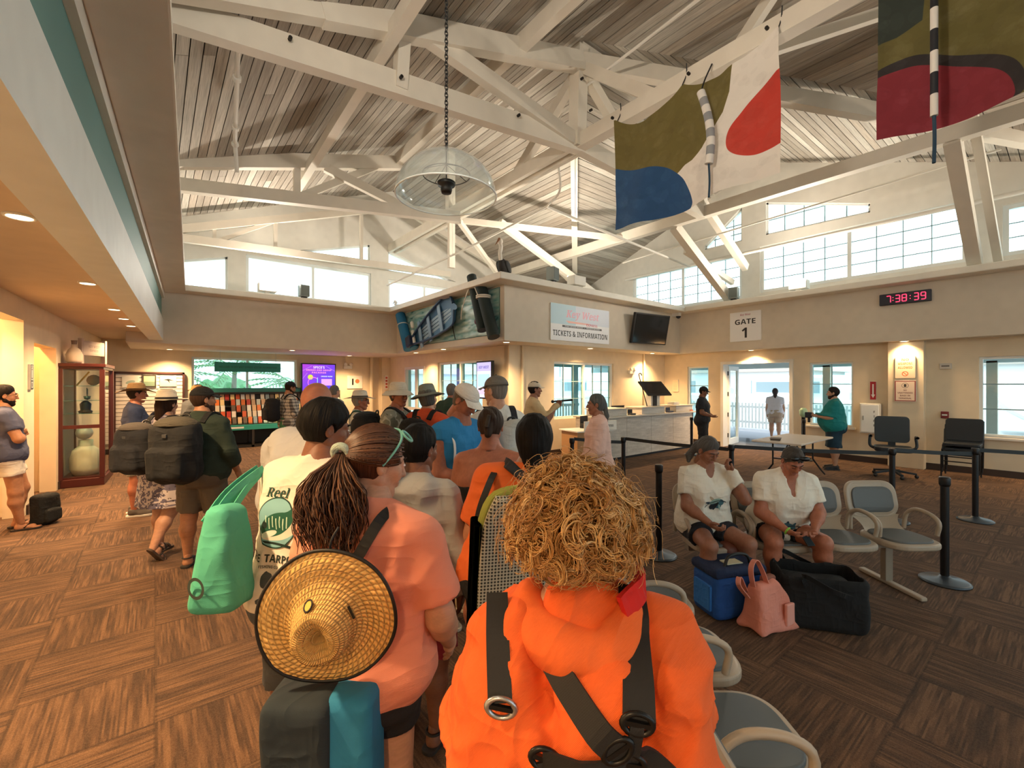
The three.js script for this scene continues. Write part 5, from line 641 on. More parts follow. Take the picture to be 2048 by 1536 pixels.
// ---- head in its own frame, metres, face towards +z, origin between the ears
function headSDF(x, y, z, fem) {
  let d = dell(x, y, z, 0, 0.03, -0.012, 0.074, 0.092, 0.094); d = smin(d, dell(x, y, z, 0, -0.035, 0.022, fem ? 0.053 : 0.057, 0.08, 0.066), 0.03);
  d = smin(d, dcone(CHIN, x, y, z), 0.025); const ax = Math.abs(x); d = smin(d, dcone(JAW, ax, y, z), 0.02); d = smin(d, dcone(BROW, ax, y, z), 0.014); d = Math.max(d, -(Math.sqrt((ax - 0.031) ** 2 + (y - 0.006) ** 2 + (z - 0.1) ** 2) - 0.014)); d = smin(d, Math.sqrt((ax - 0.031) ** 2 + (y - 0.006) ** 2 + (z - 0.079) ** 2) - 0.0125, 0.004);
  d = smin(d, dcone(CHEEK, ax, y, z), 0.02); d = smin(d, dcone(NOSE, x, y, z), 0.009); d = smin(d, dcone(NOSTRIL, ax, y, z), 0.006); d = smin(d, dcone(LIPU, x, y, z), 0.006); d = smin(d, dcone(LIPL, x, y, z), 0.006);
  let e = dell(ax, y, z, 0.078, -0.004, -0.008, 0.009, 0.031, 0.019); e = Math.max(e, -dell(ax, y, z, 0.088, -0.002, -0.004, 0.008, 0.018, 0.01)); d = smin(d, e, 0.006); d = smin(d, dcone(NECK, x, y, z), 0.02); return d;
}
const CHIN = cone([-0.014, -0.1, 0.058], [0.014, -0.1, 0.058], 0.019), JAW = cone([0.05, -0.055, 0.0], [0.016, -0.1, 0.055], 0.018, 0.014), BROW = cone([0.008, 0.024, 0.086], [0.045, 0.022, 0.068], 0.011, 0.009), CHEEK = cone([0.042, -0.022, 0.062], [0.036, -0.035, 0.066], 0.018), NOSE = cone([0, 0.014, 0.086], [0, -0.03, 0.106], 0.008, 0.012), NOSTRIL = cone([0.01, -0.034, 0.095], [0.011, -0.033, 0.094], 0.008), LIPU = cone([-0.018, -0.06, 0.083], [0.018, -0.06, 0.083], 0.006), LIPL = cone([-0.015, -0.07, 0.082], [0.015, -0.07, 0.082], 0.007), NECK = cone([0, -0.07, -0.02], [0, -0.15, -0.03], 0.053, 0.056);
const geoCache = {};
const cached = (k, f) => geoCache[k] ??= f();
const headGeo = (fem, c) => cached(`head${fem}${c}`, () => meshSDF((x, y, z) => headSDF(x, y, z, fem), [-0.1, -0.16, -0.13], [0.1, 0.14, 0.14], c));
// ---- left hand hanging down: wrist at origin, fingers to -y, palm towards -x, thumb to +z
function handGeo(pose, c) {
  return cached(`hand${pose}${c}`, () => {
    const P = chain([cone([0, 0.02, 0], [0, -0.02, 0.002], 0.024, 0.025), cone([-0.001, -0.03, 0.02], [-0.002, -0.08, 0.026], 0.017, 0.015), cone([0, -0.03, 0.0], [-0.002, -0.085, 0.006], 0.018, 0.015), cone([0, -0.03, -0.016], [-0.002, -0.08, -0.018], 0.017, 0.014)], 0.016);
    const curl = pose === 'grip' ? 1.25 : pose === 'curl' ? 0.75 : 0.3, fs = []; [[0.029, 0.072, 0.0085], [0.0105, 0.082, 0.009], [-0.0085, 0.076, 0.0085], [-0.0265, 0.058, 0.0075]].forEach(([z, L, r], i) => { let p = [-0.002, -0.083 + Math.abs(i - 1) * 0.004, z], a = curl * 0.55; const seg = []; for (const [k, f] of [[0.45, 1], [0.3, 1.1], [0.25, 0.8]]) { const q = [p[0] - Math.sin(a) * L * k, p[1] - Math.cos(a) * L * k, p[2] + (z > 0 ? 0.002 : -0.002)]; seg.push(cone(p, q, r, r * 0.92)); p = q; a += curl * f; } fs.push(chain(seg, 0.004)); });
    const T = chain([cone([-0.004, -0.022, 0.026], [-0.014, -0.052, 0.05], 0.015, 0.0115), cone([-0.014, -0.052, 0.05], [-0.022 - 0.012 * curl, -0.082, 0.052 - 0.012 * curl], 0.0115, 0.009)], 0.006);
    return meshSDF((x, y, z) => { let d = smin(P(x, y, z), T(x, y, z), 0.01); for (const f of fs) d = smin(d, f(x, y, z), 0.005); return d; }, [-0.13, -0.19, -0.06], [0.04, 0.05, 0.085], c);
  });
}
function mirrorX(g) { const q = g.clone(); const p = q.attributes.position; for (let i = 0; i < p.count; i++) p.setX(i, -p.getX(i)); const ix = q.index.array; for (let i = 0; i < ix.length; i += 3) { const t = ix[i]; ix[i] = ix[i + 1]; ix[i + 1] = t; } q.computeVertexNormals(); return q; }
// ---- feet and shoes: ankle over origin, toes to +z
const footGeo = c => cached('foot' + c, () => { const F = chain([cone([0, 0.1, -0.035], [0, 0.04, -0.035], 0.032, 0.036), cone([0, 0.036, -0.045], [0.005, 0.03, 0.07], 0.034, 0.03), cone([-0.018, 0.022, 0.08], [0.03, 0.022, 0.075], 0.02)], 0.03), toes = [[0.03, 0.135, 0.013], [0.012, 0.14, 0.01], [-0.004, 0.135, 0.009], [-0.018, 0.127, 0.009], [-0.03, 0.117, 0.008]].map(([x, z, r]) => cone([x, 0.02, 0.08], [x, r + 0.003, z], 0.013, r)); return meshSDF((x, y, z) => { let d = F(x, y, z); for (const t of toes) d = smin(d, dcone(t, x, y, z), 0.008); return Math.max(d, 0.004 - y); }, [-0.08, -0.01, -0.1], [0.08, 0.16, 0.17], c); });
const shoeGeo = c => cached('shoe' + c, () => { const F = chain([cone([0, 0.05, -0.05], [0, 0.035, 0.05], 0.043, 0.042), cone([0, 0.035, 0.05], [0.004, 0.03, 0.125], 0.044, 0.038), cone([0, 0.085, -0.04], [0, 0.07, -0.03], 0.043, 0.045)], 0.03); return meshSDF((x, y, z) => Math.max(F(x, y, z), -y, y - 0.1), [-0.08, -0.01, -0.13], [0.08, 0.12, 0.19], c); });
const soleGeo = cached('sole', () => { const s = new THREE.Shape(); s.moveTo(-0.038, -0.08); s.bezierCurveTo(-0.04, -0.12, 0.04, -0.12, 0.038, -0.08); s.bezierCurveTo(0.04, 0, 0.052, 0.05, 0.05, 0.1); s.bezierCurveTo(0.046, 0.17, -0.042, 0.16, -0.048, 0.1); s.bezierCurveTo(-0.05, 0.05, -0.038, 0, -0.038, -0.08); const g = new THREE.ExtrudeGeometry(s, { depth: 0.014, bevelEnabled: true, bevelSize: 0.004, bevelThickness: 0.004, bevelSegments: 2, curveSegments: 10 }); g.rotateX(Math.PI / 2); g.scale(1, 1, 1); g.translate(0, 0.018, 0); return g; });
// strap arch over a foot at depth z, half width w, height h
const archStrap = (z, w, h, width, lean = 0) => ribbon([V(-w, 0.012, z - lean), V(-w * 0.92, h * 0.55, z - lean * 0.5), V(-w * 0.4, h, z), V(w * 0.4, h, z), V(w * 0.92, h * 0.55, z + lean * 0.5), V(w, 0.012, z + lean)], width, 0.004, V(0, 0.25, 1), 14);
const wrinkle = dataTex(512, 512, (u, v, x, y) => { const f = (a, b, s) => 1 - Math.abs(tn(u * a + 0.35 * tn(u * 5, v * 5, 5, 5, s + 3), v * b + 0.6 * tn(u * 4, v * 4, 4, 4, s + 5), a, b, s) * 2 - 1); const w = 0.5 * f(9, 5, 161) ** 2 + 0.3 * f(6, 13, 165) ** 2 + 0.2 * f(19, 14, 169); const n = 225 * w + ((x + y) % 4 < 2 ? 5 : -5) + 8 * (hash3(x, y, 71) - 0.5); return [n, n, n]; }, false, 2.2, 2.2);
const fabricBump = dataTex(128, 128, (u, v, x, y) => { const n = 128 + ((x + y) % 4 < 2 ? 26 : -26) + 40 * (hash3(x, y, 71) - 0.5); return [n, n, n]; }, false, 9, 9);
const cloth = (c, extra = {}) => std(c, 0.88, { bumpMap: wrinkle, bumpScale: 0.008, ...extra });
const skinTex = dataTex(256, 256, (u, v) => { const n = 236 + 18 * (tn(u * 20, v * 20, 20, 20, 81) - 0.5) + 14 * (tn(u * 90, v * 90, 90, 90, 82) - 0.5); return [n, n - 5 * tn(u * 40, v * 40, 40, 40, 83), n - 6 * tn(u * 40, v * 40, 40, 40, 84)]; }, true, 3, 3);
const skinM = {}; const skin = c => skinM[c] ??= new THREE.MeshPhysicalMaterial({ color: c, roughness: 0.52, map: skinTex });
const hairTex = dataTex(512, 256, (u, v) => { const n = 150 + 105 * (0.55 * tn(u * 128, v * 4, 128, 4, 91) + 0.45 * tn(u * 256, v * 9, 256, 9, 92)); return [n, n, n]; }, true, 3, 3);
const hairMat = c => new THREE.MeshPhysicalMaterial({ color: c, specularIntensity: 0.4, roughness: 0.62, map: hairTex, bumpMap: hairTex, bumpScale: 0.004 });
const eyeW = std('#e8e4de', 0.25), eyeD = std('#2a1d16', 0.2);

// ---- the figure builder. Local frame: faces +z, own left is +x.
function person(o) {
  const h = o.h, g = o.g ?? 1, cell = o.cell ?? 0.016, S = h / 1.72, t = thing('person', o.label, 'person', [o.x, 0, o.z], o.yaw);
  const n3 = v => { const L = Math.hypot(...v); return v.map(a => a / L); }, add = (a, b, s = 1) => [a[0] + b[0] * s, a[1] + b[1] * s, a[2] + b[2] * s];
  const mx = v => [-v[0], v[1], v[2]];
  const legL = (o.legL ?? [[0.05, -1, 0.02], [0, -1, -0.05]]).map(n3), legR = (o.legR ?? (o.legL ?? [[0.05, -1, 0.02], [0, -1, -0.05]]).map(mx)).map(n3);
  const TH = 0.235 * h, SH = 0.225 * h, ank = 0.05 * h, drop = l => -(l[0][1] * TH + l[1][1] * SH);
  const hipY = o.sit ?? ank + Math.max(drop(legL), drop(legR)), P = [0, hipY, 0];
  const lean = o.lean ?? 0, tilt = o.tilt ?? 0, cl = Math.cos(lean), sl = Math.sin(lean), ct = Math.cos(tilt), st = Math.sin(tilt);
  const T = (x, y, z) => { let X = x * h, Y = y * h, Z = z * h; let X2 = X * ct + Y * st, Y2 = -X * st + Y * ct; return [P[0] + X2, P[1] + Y2 * cl - Z * sl, P[2] + Y2 * sl + Z * cl]; };
  const axis = n3([st, ct * cl, ct * sl]), along = (x, y, z) => (x - P[0]) * axis[0] + (y - P[1]) * axis[1] + (z - P[2]) * axis[2];
  const b = o.belly ?? 0, sw = o.sw ?? 1; // shoulder width
  const hipL = [0.052 * h, hipY, 0], hipR = [-0.052 * h, hipY, 0], knL = add(hipL, legL[0], TH), knR = add(hipR, legR[0], TH), anL = add(knL, legL[1], SH), anR = add(knR, legR[1], SH);
  const torso = [cone(T(-0.045, 0.025, -0.006), T(0.045, 0.025, -0.006), 0.078 * h * g), cone(T(-0.034, 0.11, 0.004), T(0.034, 0.11, 0.004), 0.069 * h * (g + b * 0.4)), cone(T(-0.052, 0.215, 0.002), T(0.052, 0.215, 0.002), 0.074 * h * g), cone(T(-0.066 * sw, 0.288, -0.008), T(0.066 * sw, 0.288, -0.008), 0.047 * h * Math.sqrt(g)), cone(T(-0.04, 0.0, -0.035), T(0.04, 0.0, -0.035), 0.058 * h * g)];
  if (b) torso.push(ball(T(0, 0.09, 0.035), 0.075 * h * (g + b))); if (o.bust) torso.push(ball(T(0.042, 0.205, 0.045), 0.046 * h * g * o.bust), ball(T(-0.042, 0.205, 0.045), 0.046 * h * g * o.bust));
  const neck = [cone(T(0, 0.295, -0.012), T(0, 0.335, -0.006), 0.046 * h, 0.034 * h), cone(T(0, 0.33, -0.006), T(0, 0.385, 0.004), 0.034 * h * (o.neckR ?? 1), 0.032 * h)];
  const shL = T(0.106 * sw, 0.289, -0.008), shR = T(-0.106 * sw, 0.289, -0.008);
  const aL = (o.armL ?? [[0.16, -1, 0.0], [0.02, -1, 0.2]]).map(n3), aR = (o.armR ?? (o.armL ?? [[0.16, -1, 0.0], [0.02, -1, 0.2]]).map(mx)).map(n3), UA = 0.168 * h, FA = 0.148 * h;
  const elL = add(shL, aL[0], UA), elR = add(shR, aR[0], UA), wrL = add(elL, aL[1], FA), wrR = add(elR, aR[1], FA), ag = o.ag ?? Math.sqrt(g);
  const armPr = (s, e, w) => [cone(s, e, 0.036 * h * ag, 0.028 * h * ag), cone(e, add(e, [(w[0] - e[0]) * 0.35, (w[1] - e[1]) * 0.35, (w[2] - e[2]) * 0.35]), 0.027 * h * ag, 0.0265 * h * ag), cone(add(e, [(w[0] - e[0]) * 0.3, (w[1] - e[1]) * 0.3, (w[2] - e[2]) * 0.3]), w, 0.0265 * h * ag, 0.0165 * h)];
  const legPr = (hp, k, a) => { const lg = Math.sqrt(g), c = add(k, [(a[0] - k[0]) * 0.32, (a[1] - k[1]) * 0.32, (a[2] - k[2]) * 0.32]); c[2] -= 0.008 * h; return [cone(hp, k, 0.058 * h * g, 0.036 * h * lg), cone(k, c, 0.034 * h * lg, 0.035 * h * lg), cone(c, a, 0.035 * h * lg, 0.02 * h)]; };
  const ArmL = armPr(shL, elL, wrL), ArmR = armPr(shR, elR, wrR), LegL = legPr(hipL, knL, anL), LegR = legPr(hipR, knR, anR);
  const fT = chain([...torso, ...neck], 0.035 * h), fAL = chain(ArmL, 0.02 * h), fAR = chain(ArmR, 0.02 * h), fLL = chain(LegL, 0.025 * h), fLR = chain(LegR, 0.025 * h);
  const body = (x, y, z) => smin(smin(smin(fT(x, y, z), smin(fLL(x, y, z), fLR(x, y, z), 0.015), 0.04), fAL(x, y, z), 0.022), fAR(x, y, z), 0.022);
  const pts = [shL, shR, elL, elR, wrL, wrR, knL, knR, anL, anR, T(0, 0.4, 0), T(0.1, 0, 0), T(-0.1, 0, 0)];
  const [lo, hi] = bounds(pts, 0.14 * h * Math.max(1, g));
  const bodyG = meshSDF(body, lo, hi, cell), parts = [bodyG];
  // head
  const hs = o.hs ?? mix(S, 1, 0.4), hc = T(0, 0.425, 0.012), HM = new THREE.Matrix4().compose(V(...hc), new THREE.Quaternion().setFromEuler(new THREE.Euler(lean * 0.5 + (o.pitch ?? 0), o.turn ?? 0, o.roll ?? 0, 'YXZ')), V(hs, hs, hs));
  const hg = headGeo(!!o.fem, o.hc ?? (cell < 0.013 ? 0.004 : 0.006)).clone().applyMatrix4(HM); parts.push(hg);
  // hands
  const hand = (w, dir, left, pose, thumb) => { const y = V(...dir).negate().normalize(), zt = V(...(thumb ?? [0, 0, 1])); zt.addScaledVector(y, -zt.dot(y)).normalize(); const x = new THREE.Vector3().crossVectors(y, zt); const m = new THREE.Matrix4().makeBasis(x, y, zt).scale(V(S * (o.handS ?? 1), S * (o.handS ?? 1), S * (o.handS ?? 1))).setPosition(...w); const c = cell < 0.013 ? 0.0035 : 0.005, gq = handGeo(pose, c), gg = (left ? gq : cached(`handR${pose}${c}`, () => mirrorX(gq))).clone(); return gg.applyMatrix4(m); };
  if (!o.noHands) { parts.push(hand(wrL, o.handL ?? aL[1], true, o.poseL ?? 'relax', o.thumbL)); parts.push(hand(wrR, o.handR ?? aR[1], false, o.poseR ?? 'relax', o.thumbR)); }
  // feet
  const shoe = o.shoes ?? { type: 'sneaker', color: '#444' };
  const footM = (a, l, side) => { const yaw = (o.footYaw ?? 0.18) * side + (side > 0 ? o.fyL ?? 0 : o.fyR ?? 0), pit = (side > 0 ? o.fpL : o.fpR) ?? 0; return new THREE.Matrix4().compose(V(a[0], Math.max(0, a[1] - ank), a[2] + 0.025 * S), new THREE.Quaternion().setFromEuler(new THREE.Euler(pit, yaw, 0, 'YXZ')), V(S * (side), S, S)); };
  const MF = [footM(anL, legL, 1), footM(anR, legR, -1)]; MF[1].scale(V(-1, 1, 1)); // keep both right-handed
  if (shoe.type !== 'sneaker' && !o.noFeet) for (const m of MF) parts.push(footGeo(cell < 0.013 ? 0.005 : 0.007).clone().applyMatrix4(m));
  const bg = mergeGeometries(parts.map(p => { const q = p.clone(); for (const k of Object.keys(q.attributes)) if (!['position', 'normal', 'uv'].includes(k)) q.deleteAttribute(k); return q; })); part('body', bg, skin(o.skin ?? '#b98a6c'), t);
  if (!o.noFeet) MF.forEach((m, i) => {
    if (shoe.type === 'sneaker') { const p = part('shoe', shoeGeo(0.008).clone().applyMatrix4(m), std(shoe.color, 0.7), t); part('sole', soleGeo.clone().scale(1.02, 1.1, 1.1).translate(0, 0.0, 0.012).applyMatrix4(m), std(shoe.sole ?? '#d8d4cc', 0.7), p); }
    else { const p = part('sandal', soleGeo.clone().applyMatrix4(m), std(shoe.color, 0.7), t); const sm = std(shoe.strap ?? shoe.color, 0.7); if (shoe.type === 'flipflop') for (const s of [-1, 1]) part('strap', ribbon([V(0.018, 0.03, 0.1), V(0.018 + s * 0.012 - 0.01, 0.062, 0.05), V(s * 0.04, 0.03, 0.0)], 0.014, 0.004, V(0, 1, 0.2), 10).applyMatrix4(m), sm, p); else { part('strap', archStrap(0.06, 0.05, 0.06, 0.022).applyMatrix4(m), sm, p); part('strap', archStrap(0.02, 0.043, 0.072, 0.018, 0.02).applyMatrix4(m), sm, p); part('strap', tube(Array.from({ length: 12 }, (_, k) => V(Math.cos(k * 0.5236) * 0.042, 0.085, -0.035 + Math.sin(k * 0.5236) * 0.042)), 0.007, 24, 6, true).applyMatrix4(m), sm, p); } }
  });
  const seed = (o.seed ?? 1) * 13.7, fold = (x, y, z, amp, fr) => { const wx = x + 0.25 * y + 0.04 * noise3(x * 6, y * 6 + seed, z * 6), a = 1 - Math.abs(noise3(wx * fr + seed, y * fr * 0.55, z * fr)), b = 1 - Math.abs(noise3(wx * fr * 0.9, y * fr * 1.7 + seed, z * fr * 1.2)); return amp * (0.75 - 1.1 * a * a - 0.7 * b * b * b); };
  // upper garment
  const res = { t, T, P, h, S, g, HM, add, axis, along, shL, shR, elL, elR, wrL, wrR, knL, knR, anL, anR, aL, aR, body, fT };
  const dressTop = (u, name) => {
    const pf = (u.puff ?? 0.014) * S, sleeve = u.sleeve ?? 0.6, cut = s => { const mk = (sh, el, wr, a) => { const e = s <= 1 ? add(sh, a[0], UA * s) : add(el, a[1], FA * (s - 1)), dir = s <= 1 ? a[0] : a[1]; return [e, dir]; }; return [mk(shL, elL, wrL, aL), mk(shR, elR, wrR, aR)]; };
    const flare = u.flare ?? 0.012, wide = (pr) => pr.map((p, i) => { const q = p.slice(); if (i === 0) { q[8] += flare; } else { q[7] += flare; } return q; }), gL = chain(wide(ArmL), 0.03), gR = chain(wide(ArmR), 0.03), C = cut(Math.max(sleeve, 0.01)), tor = chain([...torso, neck[0], cone(T(-0.05, 0.04, 0.0), T(0.05, 0.04, 0.0), 0.076 * h * g + (u.loose ?? 0) * 0.6), cone(T(-0.045, 0.13, 0.0), T(0.045, 0.13, 0.0), 0.066 * h * g + (u.loose ?? 0) * 0.6), ...(u.extra ? u.extra(res) : [])], 0.035 * h), nk = cone(T(0, 0.325, 0.004), T(0, 0.42, 0.03), (u.neck ?? 0.035) * h, 0.055 * h), vee = u.vee ? cone(T(0, 0.325, 0.05), T(0, 0.262, 0.09), 0.024 * h, 0.006 * h) : null, hem = (u.hem ?? -0.03) * h, top = u.top ? u.top * h : 9;
    const sl = (fn, [e, d], s0) => (x, y, z) => Math.max(fn(x, y, z) - pf, (x - e[0]) * d[0] + (y - e[1]) * d[1] + (z - e[2]) * d[2]);
    const SLf = sl(gL, C[0]), SRf = sl(gR, C[1]);
    return (x, y, z) => { let d = tor(x, y, z) - pf; if (sleeve > 0.02) { d = smin(d, SLf(x, y, z), 0.014 * h); d = smin(d, SRf(x, y, z), 0.014 * h); } else d = Math.max(d, -Math.min(fAL(x, y, z), fAR(x, y, z)) + (u.armhole ?? 0.012)); const s = along(x, y, z); d = Math.max(d, hem - s + 0.01 * Math.sin(x * 30 + seed)); if (top < 5) d = Math.max(d, s - top); d = Math.max(d, -dcone(nk, x, y, z)); if (vee) d = Math.max(d, -dcone(vee, x, y, z)); return Math.abs(d) < 0.06 ? d + fold(x, y, z, u.fold ?? 0.011, u.fr ?? 7) + (u.mod ? u.mod(x, y, z) : 0) : d; };
  };
  const tops = [].concat(o.top ?? []); const ext = tops.some(u => u.big) ? 0.1 : 0.03;
  for (const u of tops) { const fn = dressTop(u); res.topFn ??= fn; const m = u.mat ?? cloth(u.color); part(u.name ?? 'shirt', meshSDF(fn, lo.map(v => v - ext), hi.map(v => v + ext), u.cell ?? Math.min(cell, 0.014)), m, t); }
  // lower garment
  if (o.bottom) {
    const u = o.bottom, pf = (u.puff ?? 0.014) * S, L = u.len ?? 0.8, end = (hp, k, a, l) => L <= 1 ? [add(hp, l[0], TH * L), l[0]] : [add(k, l[1], SH * (L - 1)), l[1]];
    if (u.type === 'skirt') {
      const y1 = hipY + 0.1 * h, y0 = hipY - u.len * h, rt = 0.105 * h * g, rb = (u.flare ?? 0.17) * h;
      const fn = (x, y, z) => { const q = clamp((y1 - y) / (y1 - y0), 0, 1.1), ph = Math.atan2(z, x), r = Math.hypot(x * 0.92, z * 1.15) - 0.008 * q * Math.sin(ph * 11 + y * 4) - 0.02 * q * q * noise3(Math.cos(ph) * 2 + seed, y * 1.5, Math.sin(ph) * 2), R = mix(rt, rb, Math.pow(q, 0.75)) + 0.02 * h * Math.sin(Math.PI * clamp(q * 2.2, 0, 1)); const d = (r - R) * 0.85; return Math.max(d, y - y1, y0 - y, -(r - R + 0.02)); };
      part('skirt', meshSDF(fn, [-0.4, y0 - 0.05, -0.4], [0.4, y1 + 0.05, 0.4], Math.min(cell, 0.014)), u.mat ?? cloth(u.color), t);
    } else {
      const loose = u.loose ?? 0.012, wd = pr => pr.map((p, i) => { const q = p.slice(); q[7] += i ? loose : 0; q[8] += i ? 0 : loose; return q; }), jL = chain(wd(LegL), 0.03), jR = chain(wd(LegR), 0.03), hips = chain([torso[0], torso[4], torso[1]], 0.05 * h), EL = end(hipL, knL, anL, legL), ER = end(hipR, knR, anR, legR), wa = (u.waist ?? 0.085) * h;
      const fn = (x, y, z) => { const a = Math.max(jL(x, y, z) - pf, (x - EL[0][0]) * EL[1][0] + (y - EL[0][1]) * EL[1][1] + (z - EL[0][2]) * EL[1][2]), c = Math.max(jR(x, y, z) - pf, (x - ER[0][0]) * ER[1][0] + (y - ER[0][1]) * ER[1][1] + (z - ER[0][2]) * ER[1][2]); let d = smin(smin(a, c, 0.012), Math.max(hips(x, y, z) - pf, -0.06 * h - along(x, y, z)), 0.03); d = Math.max(d, along(x, y, z) - wa); return Math.abs(d) < 0.05 ? d + fold(x, y, z, u.fold ?? 0.009, 8) : d; };
      part(u.type ?? 'shorts', meshSDF(fn, [lo[0] - 0.03, Math.min(lo[1], 0), lo[2] - 0.03], [hi[0] + 0.03, hipY + 0.2 * h, hi[2] + 0.03], Math.min(cell, 0.014)), u.mat ?? cloth(u.color), t);
    }
  }
  // hair
  const onHead = (name, geo, m, parent = t) => part(name, geo.clone().applyMatrix4(HM), m, parent); res.onHead = onHead;
  if (o.hair) {
    const u = o.hair, c = cell < 0.013 ? 0.005 : 0.007, th = u.t ?? 0.012, fr = u.front ?? 0.055, nape = u.nape ?? -0.065, ex = u.extra ? chain(u.extra.map(e => cone(...e)), 0.03) : null;
    const key = 'hair' + JSON.stringify(u) + c; const hgeo = cached(key, () => meshSDF((x, y, z) => {
      const line = mix(nape, fr, sstep(-0.03, 0.085, z)), k = u.ears ? 1 : 0.12 + 0.88 * sstep(0.0, 0.06, y - line), tq = th * k; let d = dell(x, y, z, 0, 0.03, -0.012, 0.074 + tq, 0.092 + tq, 0.094 + tq); d = smin(d, dell(x, y, z, 0, -0.035, -0.028, 0.06 + tq, 0.06 + tq, 0.06 + tq), 0.02);
      d = Math.max(d, (line - y) * 0.8); if (!u.ears) d = Math.max(d, -dell(Math.abs(x), y, z, 0.088, -0.012, -0.002, 0.03, 0.036, 0.026)); if (ex) d = smin(d, ex(x, y, z), 0.02); return d + 0.0035 * noise3(x * 60, y * 14, z * 60);
    }, [-0.15, u.low ?? -0.16, -0.2], [0.15, 0.19, 0.13], c)); { const p = hgeo.attributes.position, uv = hgeo.attributes.uv; for (let i = 0; i < p.count; i++) uv.setXY(i, Math.atan2(p.getX(i), -p.getZ(i)) * 0.1, p.getY(i)); }
    onHead('hair', hgeo, hairMat(u.color));
  }
  if (o.beard) onHead('beard', cached('beard', () => meshSDF((x, y, z) => { const ax = Math.abs(x); let d = smin(dcone(JAW, ax, y, z) - 0.007, dcone(CHIN, x, y, z) - 0.008, 0.03); d = smin(d, dell(x, y, z, 0, -0.06, 0.04, 0.05, 0.045, 0.048), 0.02); d = Math.max(d, y + 0.035 + (z > 0.07 ? 0.0 : 0)); d = Math.max(d, -(Math.hypot(x, (y + 0.065) * 2, z - 0.1) - 0.022)); return d + 0.002 * noise3(x * 90, y * 90, z * 90); }, [-0.09, -0.15, -0.03], [0.09, 0.0, 0.12], 0.005)), hairMat(o.beard));
  if (o.face) for (const s of [-1, 1]) { if ((o.pitch ?? 0) > 0.3) { onHead('eyelid', tube([V(s * 0.019, 0.001, 0.0925), V(s * 0.031, -0.003, 0.0945), V(s * 0.043, 0.0, 0.088)], 0.002, 8, 5), eyeD); onHead('eyebrow', tube([V(s * 0.014, 0.027, 0.099), V(s * 0.032, 0.031, 0.092), V(s * 0.048, 0.025, 0.078)], 0.0035, 8, 5), hairMat(o.brow ?? o.hair?.color ?? '#3a2a20')); continue; } const e = onHead('eye', new THREE.SphereGeometry(0.0118, 14, 10).scale(1, 0.55, 1).translate(s * 0.031, 0.005, 0.0835), eyeW); part('iris', new THREE.SphereGeometry(0.0062, 10, 8).translate(s * 0.031, 0.005, 0.0905).applyMatrix4(HM), eyeD, e); onHead('eyebrow', tube([V(s * 0.014, 0.027, 0.099), V(s * 0.032, 0.031, 0.092), V(s * 0.048, 0.025, 0.078)], 0.0035, 8, 5), hairMat(o.brow ?? o.hair?.color ?? '#3a2a20')); }
  if (o.face) onHead('lips', merged([tube([V(-0.02, -0.063, 0.084), V(-0.006, -0.06, 0.0905), V(0.006, -0.06, 0.0905), V(0.02, -0.063, 0.084)], 0.0045, 10, 6), tube([V(-0.018, -0.066, 0.084), V(0, -0.0715, 0.0905), V(0.018, -0.066, 0.084)], 0.0048, 10, 6)]), std(o.lip ?? '#9c5f52', 0.5));
  if (o.glasses) { const gm = std(o.glasses, 0.3); const fr = onHead('glasses', merged([-1, 1].map(s => new THREE.TorusGeometry(0.021, 0.002, 6, 24).scale(1.1, 0.9, 1).translate(s * 0.031, 0.004, 0.103)).concat([-1, 1].map(s => rod(V(s * 0.052, 0.01, 0.1), V(s * 0.08, 0.01, 0.0), 0.0018, 0.0018, 6)), [rod(V(-0.01, 0.006, 0.105), V(0.01, 0.006, 0.105), 0.0018, 0.0018, 6)])), gm); }
  // hats
  if (o.hat) {
    const u = o.hat, m = u.mat ?? cloth(u.color);
    if (u.type === 'cap') {
      const dome = new THREE.SphereGeometry(1, 32, 16, 0, Math.PI * 2, 0, Math.PI / 2).scale(0.088, 0.085, 0.106).translate(0, 0.045, -0.012); const p = onHead('cap', dome, m); onHead('button', new THREE.SphereGeometry(0.008, 8, 6).translate(0, 0.131, -0.012), m, p);
      const vs = []; const ix = []; for (let i = 0; i <= 16; i++) { const a = (i / 16 - 0.5) * 2.3; for (let j = 0; j <= 6; j++) { const r = j / 6, x = Math.sin(a) * 0.087, z0 = -0.012 + Math.cos(a) * 0.105, ext2 = 0.072 * Math.pow(Math.cos(a * 0.68), 0.6); vs.push(x * (1 + 0.02 * r), 0.047 - 0.016 * r - 0.022 * (Math.sin(a) ** 2) * r, z0 + ext2 * r); } } for (let i = 0; i < 16; i++) for (let j = 0; j < 6; j++) { const a = i * 7 + j; ix.push(a, a + 1, a + 7, a + 7, a + 1, a + 8); } const vg = new THREE.BufferGeometry(); vg.setAttribute('position', new THREE.Float32BufferAttribute(vs, 3)); vg.setIndex(ix); vg.computeVertexNormals(); const vm = (u.visor ? cloth(u.visor) : m).clone(); vm.side = THREE.DoubleSide; const yv = u.back ? vg.rotateY(Math.PI).translate(0, 0, -0.024) : vg; onHead('visor', uvm(yv), vm, p);
      onHead('band', new THREE.CylinderGeometry(1, 1, 0.012, 32, 1, true).scale(0.0885, 1, 0.1065).translate(0, 0.047, -0.012), vm, p);
    } else {
      const R = u.r ?? 0.185, ch = u.ch ?? 0.105, dr = u.droop ?? 0.02, prof = [[0, ch + 0.0], [0.045, ch], [0.07, ch - 0.008], [0.082, ch - 0.03], [0.09, 0.02], [0.095, 0.0]]; const p = onHead('hat', lathe(prof, 40).scale(0.98, 1, 1.14).translate(0, 0.048, -0.01), m); m.side = THREE.DoubleSide;
